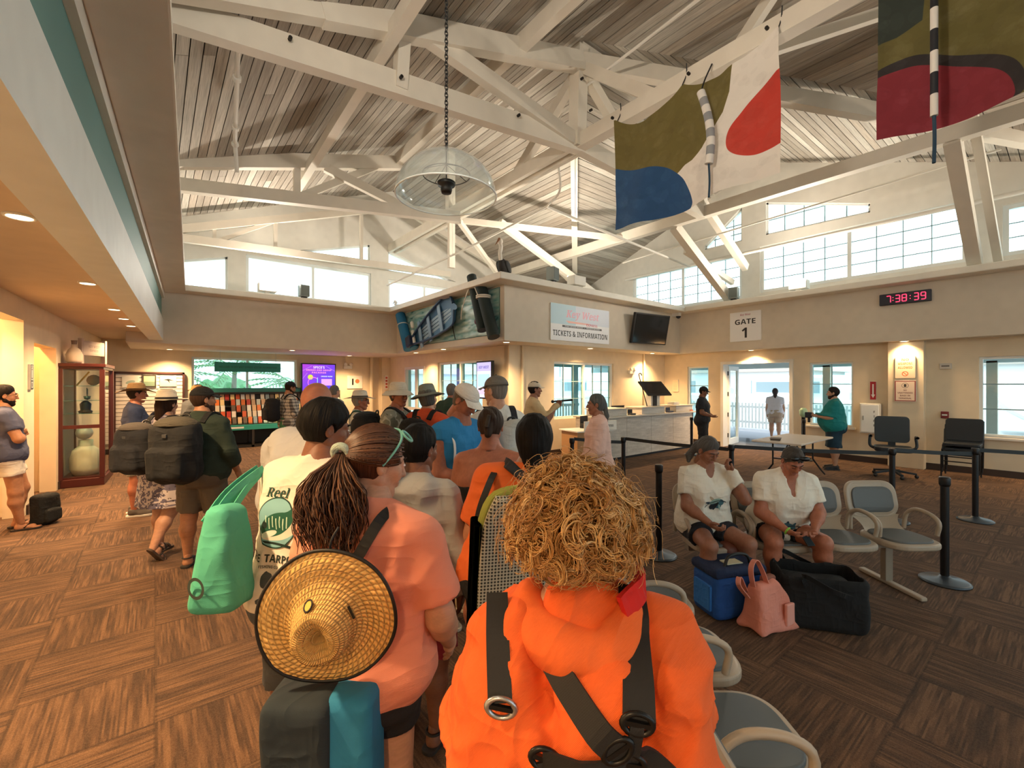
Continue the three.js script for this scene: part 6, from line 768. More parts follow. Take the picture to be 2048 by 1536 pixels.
      const br = lathe([[0.092, 0.0], [0.12, -0.003 - dr * 0.2], [mix(0.12, R, 0.6), -dr * 0.6], [R, -dr], [R, -dr + 0.004], [0.12, 0.003 - dr * 0.1], [0.092, 0.005]], 48), bp = br.attributes.position; for (let i = 0; i < bp.count; i++) { const x = bp.getX(i), z = bp.getZ(i), r = Math.hypot(x, z); if (r > 0.1) bp.setY(i, bp.getY(i) + (u.curl ?? 0) * ((Math.abs(x) - 0.09) > 0 ? (Math.abs(x) - 0.09) : 0) + 0.006 * noise3(x * 12 + seed, 1, z * 12)); } br.computeVertexNormals(); onHead('brim', br.scale(1, 1, 1.1).translate(0, 0.048, -0.01), m, p); if (u.band) onHead('hat_band', new THREE.CylinderGeometry(0.091, 0.0945, 0.024, 36, 1, true).scale(0.99, 1, 1.15).translate(0, 0.066, -0.01), std(u.band, 0.7), p);
    }
  }
  if (o.watch) part('wristband', new THREE.TorusGeometry(0.03 * S, 0.007, 8, 20).applyMatrix4(new THREE.Matrix4().compose(V(...(o.watch.left ? wrL : wrR)), new THREE.Quaternion().setFromUnitVectors(V(0, 0, 1), V(...(o.watch.left ? aL[1] : aR[1]))), V(1, 1, 1))), std(o.watch.color, 0.5), t);
  if (o.after) o.after(res, t);
  return res;
}
// print laid on a garment: a grid of points pushed onto its surface along dir (local frame of the figure)
function surfacePrint(res, fn, c, right, up, dir, w, h, tex, name = 'shirt_print', lift = 0.003) {
  const n = 22, pos = [], uv = [], idx = []; const R = V(...right), U = V(...up), D = V(...dir).normalize();
  for (let j = 0; j <= n; j++) for (let i = 0; i <= n; i++) { const p = V(...c).addScaledVector(R, (i / n - 0.5) * w).addScaledVector(U, (j / n - 0.5) * h).addScaledVector(D, -0.3); for (let k = 0; k < 60; k++) { const d = fn(p.x, p.y, p.z); if (d < 0.001) break; p.addScaledVector(D, Math.max(0.0015, d * 0.7)); } p.addScaledVector(D, -lift); pos.push(p.x, p.y, p.z); uv.push(i / n, j / n); }
  for (let j = 0; j < n; j++) for (let i = 0; i < n; i++) { const a = j * (n + 1) + i, b = a + n + 1; idx.push(a, a + 1, b, b, a + 1, b + 1); }
  const g = new THREE.BufferGeometry(); g.setAttribute('position', new THREE.Float32BufferAttribute(pos, 3)); g.setAttribute('uv', new THREE.Float32BufferAttribute(uv, 2)); g.setIndex(idx); g.computeVertexNormals();
  return part(name, g, new THREE.MeshStandardMaterial({ map: tex, roughness: 0.85, alphaTest: 0.5, side: THREE.DoubleSide }), res.t);
}
// strands as thin three sided tubes, each with a colour of its own
function strands(list) {
  let nv = 0; for (const s of list) nv += s.p.length * 3; const pos = new Float32Array(nv * 3), col = new Float32Array(nv * 3), idx = []; let o = 0;
  for (const s of list) { const n = s.p.length; for (let i = 0; i < n; i++) { const a = s.p[Math.max(0, i - 1)], b = s.p[Math.min(n - 1, i + 1)], t = b.clone().sub(a).normalize(), u = new THREE.Vector3().crossVectors(t, Math.abs(t.y) < 0.9 ? V(0, 1, 0) : V(1, 0, 0)).normalize(), w = new THREE.Vector3().crossVectors(t, u), r = s.r * (1 - 0.55 * i / (n - 1)); for (let k = 0; k < 3; k++) { const an = k * 2.0944, q = s.p[i], x = (o + i * 3 + k) * 3; pos[x] = q.x + r * (Math.cos(an) * u.x + Math.sin(an) * w.x); pos[x + 1] = q.y + r * (Math.cos(an) * u.y + Math.sin(an) * w.y); pos[x + 2] = q.z + r * (Math.cos(an) * u.z + Math.sin(an) * w.z); col[x] = s.c[0]; col[x + 1] = s.c[1]; col[x + 2] = s.c[2]; } if (i) for (let k = 0; k < 3; k++) { const A = o + (i - 1) * 3 + k, B = o + (i - 1) * 3 + (k + 1) % 3; idx.push(A, A + 3, B, B, A + 3, B + 3); } } o += n * 3; }
  const g = new THREE.BufferGeometry(); g.setAttribute('position', new THREE.BufferAttribute(pos, 3)); g.setAttribute('color', new THREE.BufferAttribute(col, 3)); g.setIndex(idx); g.computeVertexNormals(); return g;
}
// backpack worn on a figure: own thing, standing in the same frame as the wearer
function backpack(label, res, u) {
  const o = thing('backpack', label, 'backpack', res.t.position.toArray(), res.t.rotation.y), m = u.mat ?? cloth(u.color), h = res.h, c = res.T(u.dx ?? 0, u.y ?? 0.17, -(u.back ?? 0.115)), w = u.w, H = u.H, d = u.d, rx = Math.atan2(res.axis[2], res.axis[1]);
  const fn = (x, y, z) => { const r = Math.min(w, d) * 0.42, qx = Math.abs(x) - (w / 2 - r) * (1 - 0.12 * (y / H)), qy = Math.abs(y) - (H / 2 - r), qz = Math.abs(z + 0.06 * d * Math.cos(y / H * 3)) - (d / 2 - r); let k = Math.hypot(Math.max(qx, 0), Math.max(qy, 0), Math.max(qz, 0)) + Math.min(Math.max(qx, qy, qz), 0) - r; const pk = Math.hypot(Math.max(Math.abs(x) - w * 0.26, 0), Math.max(Math.abs(y + H * 0.16) - H * 0.16, 0), Math.max(Math.abs(z + d * 0.5) - d * 0.06, 0)) - 0.045; const n1 = 1 - Math.abs(noise3(x * 9 + w * 50, y * 6, z * 9)); return smin(k, pk, 0.018) - 0.012 * n1 * n1 + 0.006 * noise3(x * 16 + w * 50, y * 14, z * 16); };
  const M4 = new THREE.Matrix4().compose(V(c[0], c[1], c[2] - d / 2), new THREE.Quaternion().setFromEuler(new THREE.Euler(rx, 0, 0)), V(1, 1, 1));
  const put = (n, gq, mm) => part(n, gq.applyMatrix4(M4), mm, o); put('pack_body', meshSDF(fn, [-w * 0.7, -H * 0.65, -d * 0.95], [w * 0.7, H * 0.65, d * 0.75], 0.014), m);
  const lidG = new THREE.SphereGeometry(1, 24, 12, 0, 6.3, 0, Math.PI / 2).scale(w * 0.46, H * 0.14, d * 0.52).translate(0, H * 0.42, -0.01); put('lid', lidG, u.lid ? cloth(u.lid) : m); put('grab_handle', tube([V(-0.04, H * 0.47, d * 0.4), V(-0.03, H * 0.56, d * 0.42), V(0.03, H * 0.56, d * 0.42), V(0.04, H * 0.47, d * 0.4)], 0.009, 12, 6), M.black);
  put('zip', tube([V(-w * 0.3, -H * 0.02, -d * 0.66), V(0, H * 0.02, -d * 0.7), V(w * 0.3, -H * 0.02, -d * 0.66)], 0.004, 12, 6), std('#55585c', 0.4)); put('buckle', bx(-0.02, 0.02, H * 0.24, H * 0.3, -d * 0.6, -d * 0.5, 0.005), std('#3a3c40', 0.4));
  if (!u.noStraps) for (const s of [-1, 1]) { const T = res.T, q = p => V(...p), k = 0.062 * (res.o?.sw ?? 1) * s; part('shoulder_strap', ribbon([q(T(k * 0.8, 0.3, -0.075)), q(T(k, 0.352, -0.03)), q(T(k * 1.1, 0.345, 0.02)), q(T(k * 1.2, 0.28, 0.09)), q(T(k * 1.35, 0.18, 0.1)), q(T(k * 1.75, 0.1, 0.03)), q(T(k * 1.3, 0.07, -0.09))], 0.055, 0.014, V(1, 0, 0), 30), u.strap ? cloth(u.strap) : m, o); }
  return o;
}
// ================================================================= the people
const facing = (r, f) => { const [x, z] = plan(r, f); return Math.atan2(x, z); };
const who = (r, f, dir, o) => { const [x, z] = plan(r, f); return person({ x, z, yaw: facing(...dir), ...o }); };
const SK = { tan: '#bd8867', fair: '#cf9e82', red: '#b87458', brown: '#8c5d45', deep: '#a26e55', lt: '#c6987b' };
const print = (w, h, draw) => canvasTex(w, h, (g) => { g.clearRect(0, 0, w, h); draw(g, w, h); });
// --- 1 man leaning by the restroom opening
who(-6.14, 5.5, [0.62, 0.78], { label: 'bearded man in navy tee and white shorts leaning with folded arms', h: 1.78, g: 1.0, skin: SK.tan, cell: 0.014, face: 1, glasses: '#caa878', beard: '#1f1712', lean: -0.08,
  armL: [[0.2, -1, 0.38], [-1, 0.15, 0.12]], armR: [[-0.2, -1, 0.42], [1, 0.06, 0.14]], poseL: 'curl', poseR: 'curl', legL: [[0.05, -1, 0.28], [0, -1, -0.1]], legR: [[-0.02, -1, 0.1], [0.1, -1, 0.12]], hair: { color: '#1d1512', t: 0.016, nape: -0.05 }, pitch: 0.08,
  top: { color: '#4a506c', sleeve: 0.62, hem: -0.02, loose: 0.012 }, bottom: { type: 'shorts', color: '#e4e0da', len: 0.5, loose: 0.02 }, shoes: { type: 'flipflop', color: '#2a211d', strap: '#1c1816' }, seed: 2 });
// --- 2 man in a brown brimmed hat
who(-5.19, 6.2, [0.77, 0.64], { label: 'man in brown brimmed hat and navy polo by the slat board', h: 1.78, g: 1.05, skin: SK.red, cell: 0.018, face: 1, hair: { color: '#3a2a20' }, hat: { type: 'brim', color: '#8a6f4c', r: 0.2, droop: 0.03, curl: 0.5, band: '#4a3826' }, armL: [[0.1, -0.9, 0.35], [-0.3, 0.9, 0.6]], armR: [[-0.15, -1, 0.05], [0, -1, 0.2]], top: { color: '#24304f', sleeve: 0.6, hem: -0.02 }, bottom: { type: 'shorts', color: '#8c8478', len: 0.85 }, shoes: { type: 'sneaker', color: '#5a5048' }, seed: 3 });
// --- 3 woman in straw hat and patterned dress
const dressTex = dataTex(256, 256, (u, v) => { const a = tn(u * 22, v * 22, 22, 22, 101), b = tn(u * 44, v * 44, 44, 44, 102), k = a * 0.6 + b * 0.4 > 0.5; return k ? [196, 188, 192] : [104, 100, 122]; }, true, 2.2, 2.2);
const dressM = std('#ffffff', 0.85, { map: dressTex });
const w3 = who(-3.68, 4.78, [0.12, 1], { label: 'woman in straw hat and grey patterned dress walking with a dark backpack', h: 1.7, g: 1.08, fem: 1, skin: SK.fair, cell: 0.014, hair: { color: '#3b2419', nape: -0.13, low: -0.26, ears: 1, extra: [[[0, -0.02, -0.08], [0, -0.2, -0.1], 0.055, 0.035]] }, hat: { type: 'brim', color: '#ece2d0', r: 0.2, droop: 0.0, ch: 0.11, band: '#2a2523' },
  legL: [[0.05, -1, 0.12], [0, -1, -0.02]], legR: [[-0.03, -1, -0.12], [0, -0.8, -0.5]], armL: [[0.2, -1, 0.1], [-0.1, -0.6, 0.7]], armR: [[-0.2, -1, 0.05], [0.1, -0.8, 0.5]], fpR: 0.9, top: { mat: dressM, sleeve: 0.9, hem: 0.02, name: 'blouse' }, bottom: { type: 'skirt', mat: dressM, len: 0.2, flare: 0.15 }, shoes: { type: 'sandal', color: '#4a3a30', strap: '#3a2e28' }, seed: 4 });
backpack('dark grey and black backpack on the woman in the straw hat', w3, { color: '#1f2229', lid: '#5a5450', w: 0.36, H: 0.48, d: 0.24 });
// --- 4 man in black cap
const w4 = who(-3.1, 4.5, [-0.02, 1], { label: 'man in black cap and dark green shirt walking with a large black backpack', h: 1.76, g: 1.12, skin: SK.tan, cell: 0.014, turn: -0.6, face: 1, hair: { color: '#4a3326' }, hat: { type: 'cap', color: '#1b1c1e' }, beard: '#5a3d2c',
  legL: [[0.06, -1, -0.04], [0, -1, -0.05]], legR: [[-0.06, -1, 0.14], [-0.02, -0.86, -0.5]], fpR: 0.8, armR: [[-0.3, -1, 0.02], [0.05, -0.8, 0.6]], armL: [[0.22, -1, 0.0], [0, -0.8, 0.5]], top: { color: '#26352c', sleeve: 1.6, hem: -0.04, loose: 0.01 }, bottom: { type: 'shorts', color: '#5f564c', len: 0.88, loose: 0.03 }, shoes: { type: 'sandal', color: '#2d2a26', strap: '#33302c' }, seed: 5 });
backpack('large black travel backpack on the man in the black cap', w4, { color: '#15181c', lid: '#4a463c', w: 0.4, H: 0.58, d: 0.28, y: 0.16 });
// --- 5 tan cap behind
who(-5.6, 8.0, [0.2, 1], { label: 'man in tan cap standing before the brochure rack', h: 1.78, skin: SK.tan, cell: 0.022, hair: { color: '#3a2a20' }, hat: { type: 'cap', color: '#b98f5c', back: 1 }, top: { color: '#5a5f66', sleeve: 0.7 }, bottom: { type: 'trousers', color: '#3c3a38', len: 1.95 }, seed: 6 });
// --- 6 plaid shirt
const plaid = dataTex(256, 256, (u, v) => { const f = x => { const t = (x * 5) % 1; return t < 0.3 ? 1 : t < 0.36 ? 0.3 : t < 0.62 ? 0 : t < 0.66 ? 0.6 : 0; }; const k = (f(u) + f(v)) / 2; return [mix(214, 52, k), mix(210, 52, k), mix(200, 56, k)]; }, true, 3, 3);
const w6 = who(-4.75, 9.6, [0.7, 0.7], { label: 'man in dark cap and plaid shirt in front of the brochure rack', h: 1.84, g: 1.05, skin: SK.tan, cell: 0.018, pitch: 0.25, beard: '#4a3020', hair: { color: '#3a2518' }, hat: { type: 'cap', color: '#1f2530' }, armR: [[-0.2, -1, 0.15], [0.3, -0.3, 0.9]], armL: [[0.2, -1, 0.15], [-0.3, -0.3, 0.9]], top: { mat: std('#ffffff', 0.85, { map: plaid }), sleeve: 1.5, hem: -0.05, loose: 0.015 }, bottom: { type: 'shorts', color: '#4f9a72', len: 0.85 }, shoes: { type: 'sneaker', color: '#6a665f' }, seed: 7 });
backpack('round black backpack on the man in the plaid shirt', w6, { color: '#17191e', w: 0.36, H: 0.46, d: 0.24 });
// --- 7 grey haired man before the screen
who(-3.6, 9.1, [0.5, 1], { label: 'grey haired man in grey shirt standing before the purple screen', h: 1.76, skin: SK.fair, cell: 0.022, hair: { color: '#8f8c88' }, top: { color: '#8c959c', sleeve: 0.7 }, bottom: { type: 'trousers', color: '#4a4a4c', len: 1.95 }, seed: 8 });
// --- 8 bald man in grey hoodie
who(-1.1, 2.52, [0.15, 1], { label: 'bald man in pale grey hooded top', h: 1.8, g: 1.18, skin: SK.red, cell: 0.014, sw: 1.1, armL: [[0.25, -1, 0.1], [-0.3, -0.4, 0.9]], armR: [[-0.25, -1, 0.1], [0.3, -0.4, 0.9]], top: { color: '#b9bcc0', sleeve: 1.9, hem: -0.06, loose: 0.025, fold: 0.013, name: 'hooded_top', neck: 0.04, extra: r => [cone(r.T(-0.06, 0.315, -0.06), r.T(0.06, 0.315, -0.06), 0.036 * r.h), cone(r.T(-0.03, 0.27, -0.085), r.T(0.03, 0.27, -0.085), 0.035 * r.h)] }, bottom: { type: 'shorts', color: '#5f646a', len: 0.9 }, shoes: { type: 'sneaker', color: '#8a8a88' }, seed: 9 });
// --- 9 teenager in printed white tee
{
  const w9 = who(-0.9, 1.98, [0.3, 1], { label: 'black haired youth in white tee with a round fish print', h: 1.715, g: 1.12, skin: SK.brown, cell: 0.0115, face: 1, turn: -0.6, pitch: 0.15, tilt: -0.07, lean: 0.05, hair: { color: '#0d0b0b', t: 0.022, front: 0.03, nape: -0.06 }, armL: [[0.2, -1, 0.12], [-0.2, -0.3, 1]], armR: [[-0.2, -1, 0.12], [0.3, -0.3, 1]], top: { color: '#e6dccf', sleeve: 0.85, hem: -0.09, loose: 0.022, fold: 0.012, cell: 0.01 }, bottom: { type: 'shorts', color: '#4a4f55', len: 0.95 }, shoes: { type: 'flipflop', color: '#2a2523' }, seed: 10 });
  const tex = print(512, 620, (g, w, h) => {
    g.strokeStyle = '#173f38'; g.lineWidth = 9; g.fillStyle = '#7fb3bd'; g.beginPath(); g.arc(256, 270, 170, 0, 7); g.fill(); g.fillStyle = '#e6dccf'; g.beginPath(); g.moveTo(120, 300); g.quadraticCurveTo(256, 210, 420, 250); g.lineTo(420, 330); g.quadraticCurveTo(300, 420, 130, 380); g.fill();
    g.fillStyle = '#1f5c4a'; g.beginPath(); g.moveTo(100, 330); g.quadraticCurveTo(180, 190, 330, 190); g.quadraticCurveTo(400, 180, 440, 90); g.quadraticCurveTo(450, 200, 400, 260); g.quadraticCurveTo(330, 360, 200, 370); g.quadraticCurveTo(140, 370, 100, 330); g.fill(); g.fillStyle = '#bfe0cf'; for (let i = 0; i < 7; i++) g.fillRect(170 + i * 30, 220 + (i % 2) * 14, 9, 80); g.fillStyle = '#d8e6dc'; g.beginPath(); g.ellipse(200, 350, 70, 22, -0.3, 0, 7); g.fill(); g.fillStyle = '#142a26'; g.beginPath(); g.arc(160, 290, 26, 0, 7); g.fill(); g.beginPath(); g.moveTo(150, 395); g.lineTo(460, 420); g.lineTo(456, 440); g.lineTo(180, 412); g.fill();
    g.beginPath(); g.arc(256, 270, 172, 0, 7); g.stroke(); g.lineWidth = 12; g.strokeStyle = '#1c4a3e'; g.font = 'italic bold 90px serif'; g.fillStyle = '#1c4a3e'; g.textAlign = 'center'; g.fillText('Reel', 230, 96); g.fillStyle = '#20302c'; g.font = 'bold 74px sans-serif'; g.fillText('THE TARPON', 256, 540); g.font = 'bold 26px sans-serif'; g.fillText('FISHING CO', 230, 580); g.strokeStyle = '#20302c'; g.lineWidth = 6; g.strokeRect(440, 455, 34, 34);
  });
  surfacePrint(w9, w9.topFn, w9.T(0.035, 0.185, -0.1), [-1, 0, 0], [0, 1, 0], [0, 0, 1], 0.29, 0.36, tex);
  // turquoise tote hanging from the shoulder
  const tb = thing('tote_bag', 'turquoise cloth tote hanging at the side of the youth', 'tote bag', w9.t.position.toArray(), w9.t.rotation.y), tm = cloth('#4fae94'), c = [0.15, 1.13, -0.28];
  const fn = (x, y, z) => { const q = clamp((y - c[1] + 0.24) / 0.48, 0, 1), w = mix(0.085, 0.06, q) + 0.015 * noise3(y * 7, 2, 3), dd = mix(0.085, 0.04, q), a = Math.abs((x - c[0]) * 0.35 + (z - c[2]) * 0.94) - w, b = Math.abs((x - c[0]) * 0.94 - (z - c[2]) * 0.35) - dd, e = Math.abs(y - c[1] + 0.03 * ((z - c[2]) * 0.94) * 6) - 0.19; return Math.hypot(Math.max(a + 0.03, 0), Math.max(b + 0.03, 0), Math.max(e + 0.03, 0)) + Math.min(Math.max(a, b, e) + 0.03, 0) - 0.03 + 0.03 * noise3(x * 7, y * 6, z * 7) + 0.012 * (0.5 - Math.abs(noise3(x * 12 + y * 6, y * 5, z * 12))); };
  part('bag_body', meshSDF(fn, [-0.05, 0.8, -0.5], [0.4, 1.4, -0.05], 0.011), tm, tb); for (const s of [0, 0.03]) part('handle', ribbon([V(0.16 + s, 1.27, -0.33), V(0.175 + s, 1.36, -0.22), V(0.19 + s, 1.43, -0.04), V(0.185 + s, 1.36, -0.14), V(0.18 + s, 1.27, -0.23)], 0.028, 0.005, V(0, 0, 1), 20), tm, tb);
  const mark = part('bag_mark', new THREE.RingGeometry(0.028, 0.04, 24), std('#2b3a34', 0.8, { side: THREE.DoubleSide }), tb, [0.13, 1.06, -0.41], [0, Math.PI, 0]);
}
// --- 10 woman in peach tee, hair tied back, sunglasses on her head
{
  const wx = who(-0.5, 1.52, [0.18, 1], { label: 'woman in peach tee with a wavy brown ponytail and turquoise glasses on her head', h: 1.64, g: 1.02, fem: 1, skin: SK.fair, cell: 0.0115, face: 1, turn: -0.75, pitch: 0.2, tilt: -0.05, hair: { color: '#5a3320', t: 0.014, front: 0.06, nape: -0.05 }, armR: [[-0.25, -1, 0.1], [0.1, -0.75, 0.7]], armL: [[0.22, -1, 0.1], [-0.2, -0.4, 0.9]], top: { color: '#e4927a', sleeve: 0.75, hem: -0.1, loose: 0.02, flare: 0.025, fold: 0.013, cell: 0.01 }, bottom: { type: 'shorts', color: '#1c1d24', len: 0.42 }, shoes: { type: 'flipflop', color: '#3a2a26' }, seed: 11 });
  wx.onHead('sunglasses', merged([tube([V(-0.085, 0.0, -0.01), V(-0.088, 0.05, 0.02), V(-0.07, 0.095, 0.045), V(-0.035, 0.122, 0.05), V(0, 0.126, 0.05), V(0.035, 0.122, 0.05), V(0.07, 0.095, 0.045), V(0.088, 0.05, 0.02), V(0.085, 0.0, -0.01)], 0.0042, 48, 8), ...[-1, 1].map(s => new THREE.TorusGeometry(0.024, 0.0045, 8, 24).rotateX(-1.1).rotateZ(-s * 0.5).translate(s * 0.045, 0.108, 0.075))]), std('#7cc4b8', 0.3));
  const sc = V(0.0, 0.02, -0.125).applyMatrix4(wx.HM); part('scrunchie', new THREE.TorusGeometry(0.026, 0.013, 10, 24).applyMatrix4(new THREE.Matrix4().compose(sc, new THREE.Quaternion().setFromUnitVectors(V(0, 0, 1), V(0, -0.4, -1).normalize()), V(1, 1, 1))), cloth('#cfe4d8'), wx.t);
  const r = rng(301), L = [], pal = [[0.075, 0.03, 0.016], [0.11, 0.046, 0.022], [0.055, 0.022, 0.012], [0.16, 0.068, 0.03], [0.095, 0.038, 0.02]];
  const q0 = sc.clone();
  for (let i = 0; i < 520; i++) { const a = r() * 6.283, k = Math.sqrt(r()), ph = r() * 6.28, len = 0.2 + r() * 0.11, am = 0.008 + 0.012 * r(), n = 22, p = [], sx = Math.cos(a) * k, sz = Math.sin(a) * k, f0 = 7 + r() * 5; for (let j = 0; j < n; j++) { const u = j / (n - 1), sp = 0.018 + 0.085 * sstep(0, 0.6, u) - 0.02 * sstep(0.75, 1, u); p.push(V(q0.x + 0.005 * u + sx * sp * 1.15 + am * u * Math.sin(u * f0 + ph), q0.y + 0.012 * Math.sin(u * 3.1) * (u < 0.35 ? 1 : 0.3) - len * u * (1 + 0.12 * sz), q0.z - 0.045 * Math.sin(Math.min(1, u * 2) * 1.57) - 0.02 * u + sz * sp * 0.55 + am * u * Math.cos(u * f0 + ph))); } L.push({ p, r: 0.0036, c: pal[(r() * 5) | 0] }); }
  for (let i = 0; i < 420; i++) { const th = (r() - 0.5) * 3.6, el = -0.25 + r() * 1.35, p = [], n = 14, R = k => 0.004 + 0.0015 * r(); const s0 = V(Math.sin(th) * Math.cos(el) * 0.09, 0.03 + Math.sin(el) * 0.107, -0.012 + Math.cos(th) * Math.cos(el) * 0.11), e0 = V(0, 0.02, -0.12); for (let j = 0; j < n; j++) { const u = j / (n - 1), q = s0.clone().lerp(e0, u); q.sub(V(0, 0.03, -0.012)); const sc2 = 1 / Math.sqrt((q.x / 0.09) ** 2 + (q.y / 0.107) ** 2 + (q.z / 0.11) ** 2); q.multiplyScalar(sc2).add(V(0, 0.03, -0.012)); p.push(q.applyMatrix4(wx.HM)); } if (s0.z < 0.07) L.push({ p, r: 0.003, c: pal[(r() * 5) | 0] }); }
  part('ponytail', strands(L), new THREE.MeshStandardMaterial({ vertexColors: true, roughness: 0.45 }), wx.t);
  // black cross strap
  const T = wx.T; const sling = thing('shoulder_sling', 'black webbing sling with a buckle across the back of the peach tee', 'strap', wx.t.position.toArray(), wx.t.rotation.y); part('webbing', ribbon([V(...T(-0.06, 0.345, 0.0)), V(...T(-0.05, 0.335, -0.055)), V(...T(-0.02, 0.26, -0.1)), V(...T(0.02, 0.19, -0.112)), V(...T(0.045, 0.15, -0.115))], 0.034, 0.006, V(0.75, 0.65, 0), 24), M.black, sling); part('buckle', bx(-0.022, 0.022, -0.03, 0.03, -0.008, 0.008, 0.005), M.blackm, sling, T(0.035, 0.155, -0.125), [0, 0, 0.5]);
  part('webbing', ribbon([V(...T(0.165, 0.17, -0.06)), V(...T(0.125, 0.135, -0.105)), V(...T(0.06, 0.14, -0.12))], 0.06, 0.008, V(0, 1, 0.2), 14), std('#3a3130', 0.8), sling);
}
// --- straw hat hanging on her back
{
  const [hx, hz] = plan(-0.525, 1.27), t = thing('straw_hat', 'wide woven straw hat with black rim hanging on the back of the peach tee', 'hat', [hx, 1.125, hz], FWD); t.scale.setScalar(0.9);
  // local: crown points to +z (towards the photographer); tilted
  const tilt = new THREE.Matrix4().makeRotationFromEuler(new THREE.Euler(0.12, 0.1, -0.2)); const weave = dataTex(256, 256, (u, v) => { const r = (v * 16) % 1, row = Math.floor(v * 16), s = (u * 20 + (row % 2) * 0.5 + r * 0.6) % 1, e = Math.min(s, 1 - s) * 2; const sh = 0.8 + 0.2 * Math.sqrt(clamp(e * 1.6, 0, 1)) * Math.sqrt(clamp(Math.min(r, 1 - r) * 4, 0, 1)), n = tn(u * 60, v * 60, 60, 60, 140) * 30; return [226 * sh + n - 4, 184 * sh + n - 8, 104 * sh + n * 0.6]; }, true, 3, 1), wb = dataTex(256, 256, (u, v) => { const r = (v * 16) % 1, row = Math.floor(v * 16), s = (u * 20 + (row % 2) * 0.5 + r * 0.6) % 1; const n = 255 * Math.sqrt(clamp(Math.min(s, 1 - s) * 3, 0, 1)) * Math.sqrt(clamp(Math.min(r, 1 - r) * 4, 0, 1)); return [n, n, n]; }, false, 3, 1);
  const sm = std('#ffffff', 0.7, { map: weave, bumpMap: wb, bumpScale: 0.006, side: THREE.DoubleSide });
  const prof = [[0.0, 0.1], [0.04, 0.103], [0.064, 0.098], [0.079, 0.082], [0.086, 0.06], [0.091, 0.036], [0.099, 0.016], [0.112, 0.004], [0.13, -0.004], [0.15, -0.007], [0.17, -0.008], [0.19, -0.012], [0.212, -0.02]], nS = 120, nP = prof.length * 4, pos = [], uv = [], idx = []; const cv = new THREE.CatmullRomCurve3(prof.map(p => V(p[0], p[1], 0)));
  for (let i = 0; i <= nP; i++) { const q = cv.getPointAt(i / nP); for (let j = 0; j <= nS; j++) { const a = j / nS * Math.PI * 2; let R = Math.max(0.0005, q.x), zz = q.y; const x = Math.cos(a) * R, y = Math.sin(a) * R * 1.06; const dent = Math.exp(-((x * 0.9 + y * 0.5) ** 2) / 0.0007 - ((y * 0.9 - x * 0.5 - 0.0) ** 2) / 0.004); zz -= 0.04 * dent; const rows = Math.cos(i / nP * 2 * Math.PI * 16); zz += 0.0022 * rows + (R > 0.11 ? 0.014 * Math.sin(a * 2 + 0.6) * (R - 0.11) / 0.1 + 0.004 * Math.sin(a * 5) * (R - 0.11) / 0.1 : 0) + 0.0015 * noise3(x * 60, y * 60, 1); pos.push(x, y, zz); uv.push(j / nS, i / nP); } }
  for (let i = 0; i < nP; i++) for (let j = 0; j < nS; j++) { const a = i * (nS + 1) + j, b = a + nS + 1; idx.push(a, b, a + 1, b, b + 1, a + 1); }
  const g = new THREE.BufferGeometry(); g.setAttribute('position', new THREE.Float32BufferAttribute(pos, 3)); g.setAttribute('uv', new THREE.Float32BufferAttribute(uv, 2)); g.setIndex(idx); g.computeVertexNormals(); part('woven_body', g.applyMatrix4(tilt), sm, t);
  const ring = R => Array.from({ length: 48 }, (_, j) => { const a = j / 48 * Math.PI * 2; return V(Math.cos(a) * R, Math.sin(a) * R * 1.06, -0.02 + 0.014 * Math.sin(a * 2 + 0.6) + 0.004 * Math.sin(a * 5)).applyMatrix4(tilt); }); part('rim_binding', tube(ring(0.213), 0.006, 120, 8, true), M.black, t);
  const mk = new THREE.Group(); mk.name = 'badge'; mk.position.copy(V(-0.05, 0.085, 0.052).applyMatrix4(tilt)); mk.rotation.set(-0.85, -0.45, 0.4); t.add(mk); part('badge_ring', new THREE.TorusGeometry(0.017, 0.0028, 8, 28).scale(0.85, 1.1, 1), M.black, mk); part('badge_face', new THREE.CircleGeometry(0.016, 24).scale(0.85, 1.1, 1), std('#d9b352', 0.6), mk);
  part('vent_slit', bx(-0.03, 0.03, -0.003, 0.003, -0.003, 0.003).rotateZ(0.05).translate(-0.005, -0.1, 0.03).applyMatrix4(tilt), M.black, t); part('vent_slit', bx(-0.022, 0.022, -0.003, 0.003, -0.003, 0.003).rotateZ(-1.0).translate(0.075, 0.07, 0.035).applyMatrix4(tilt), M.black, t); part('chin_cord', tube([V(0.0, 0.21, -0.03), V(0.005, 0.25, -0.03), V(0.02, 0.285, -0.05)], 0.004, 12, 6), M.black, t);
}
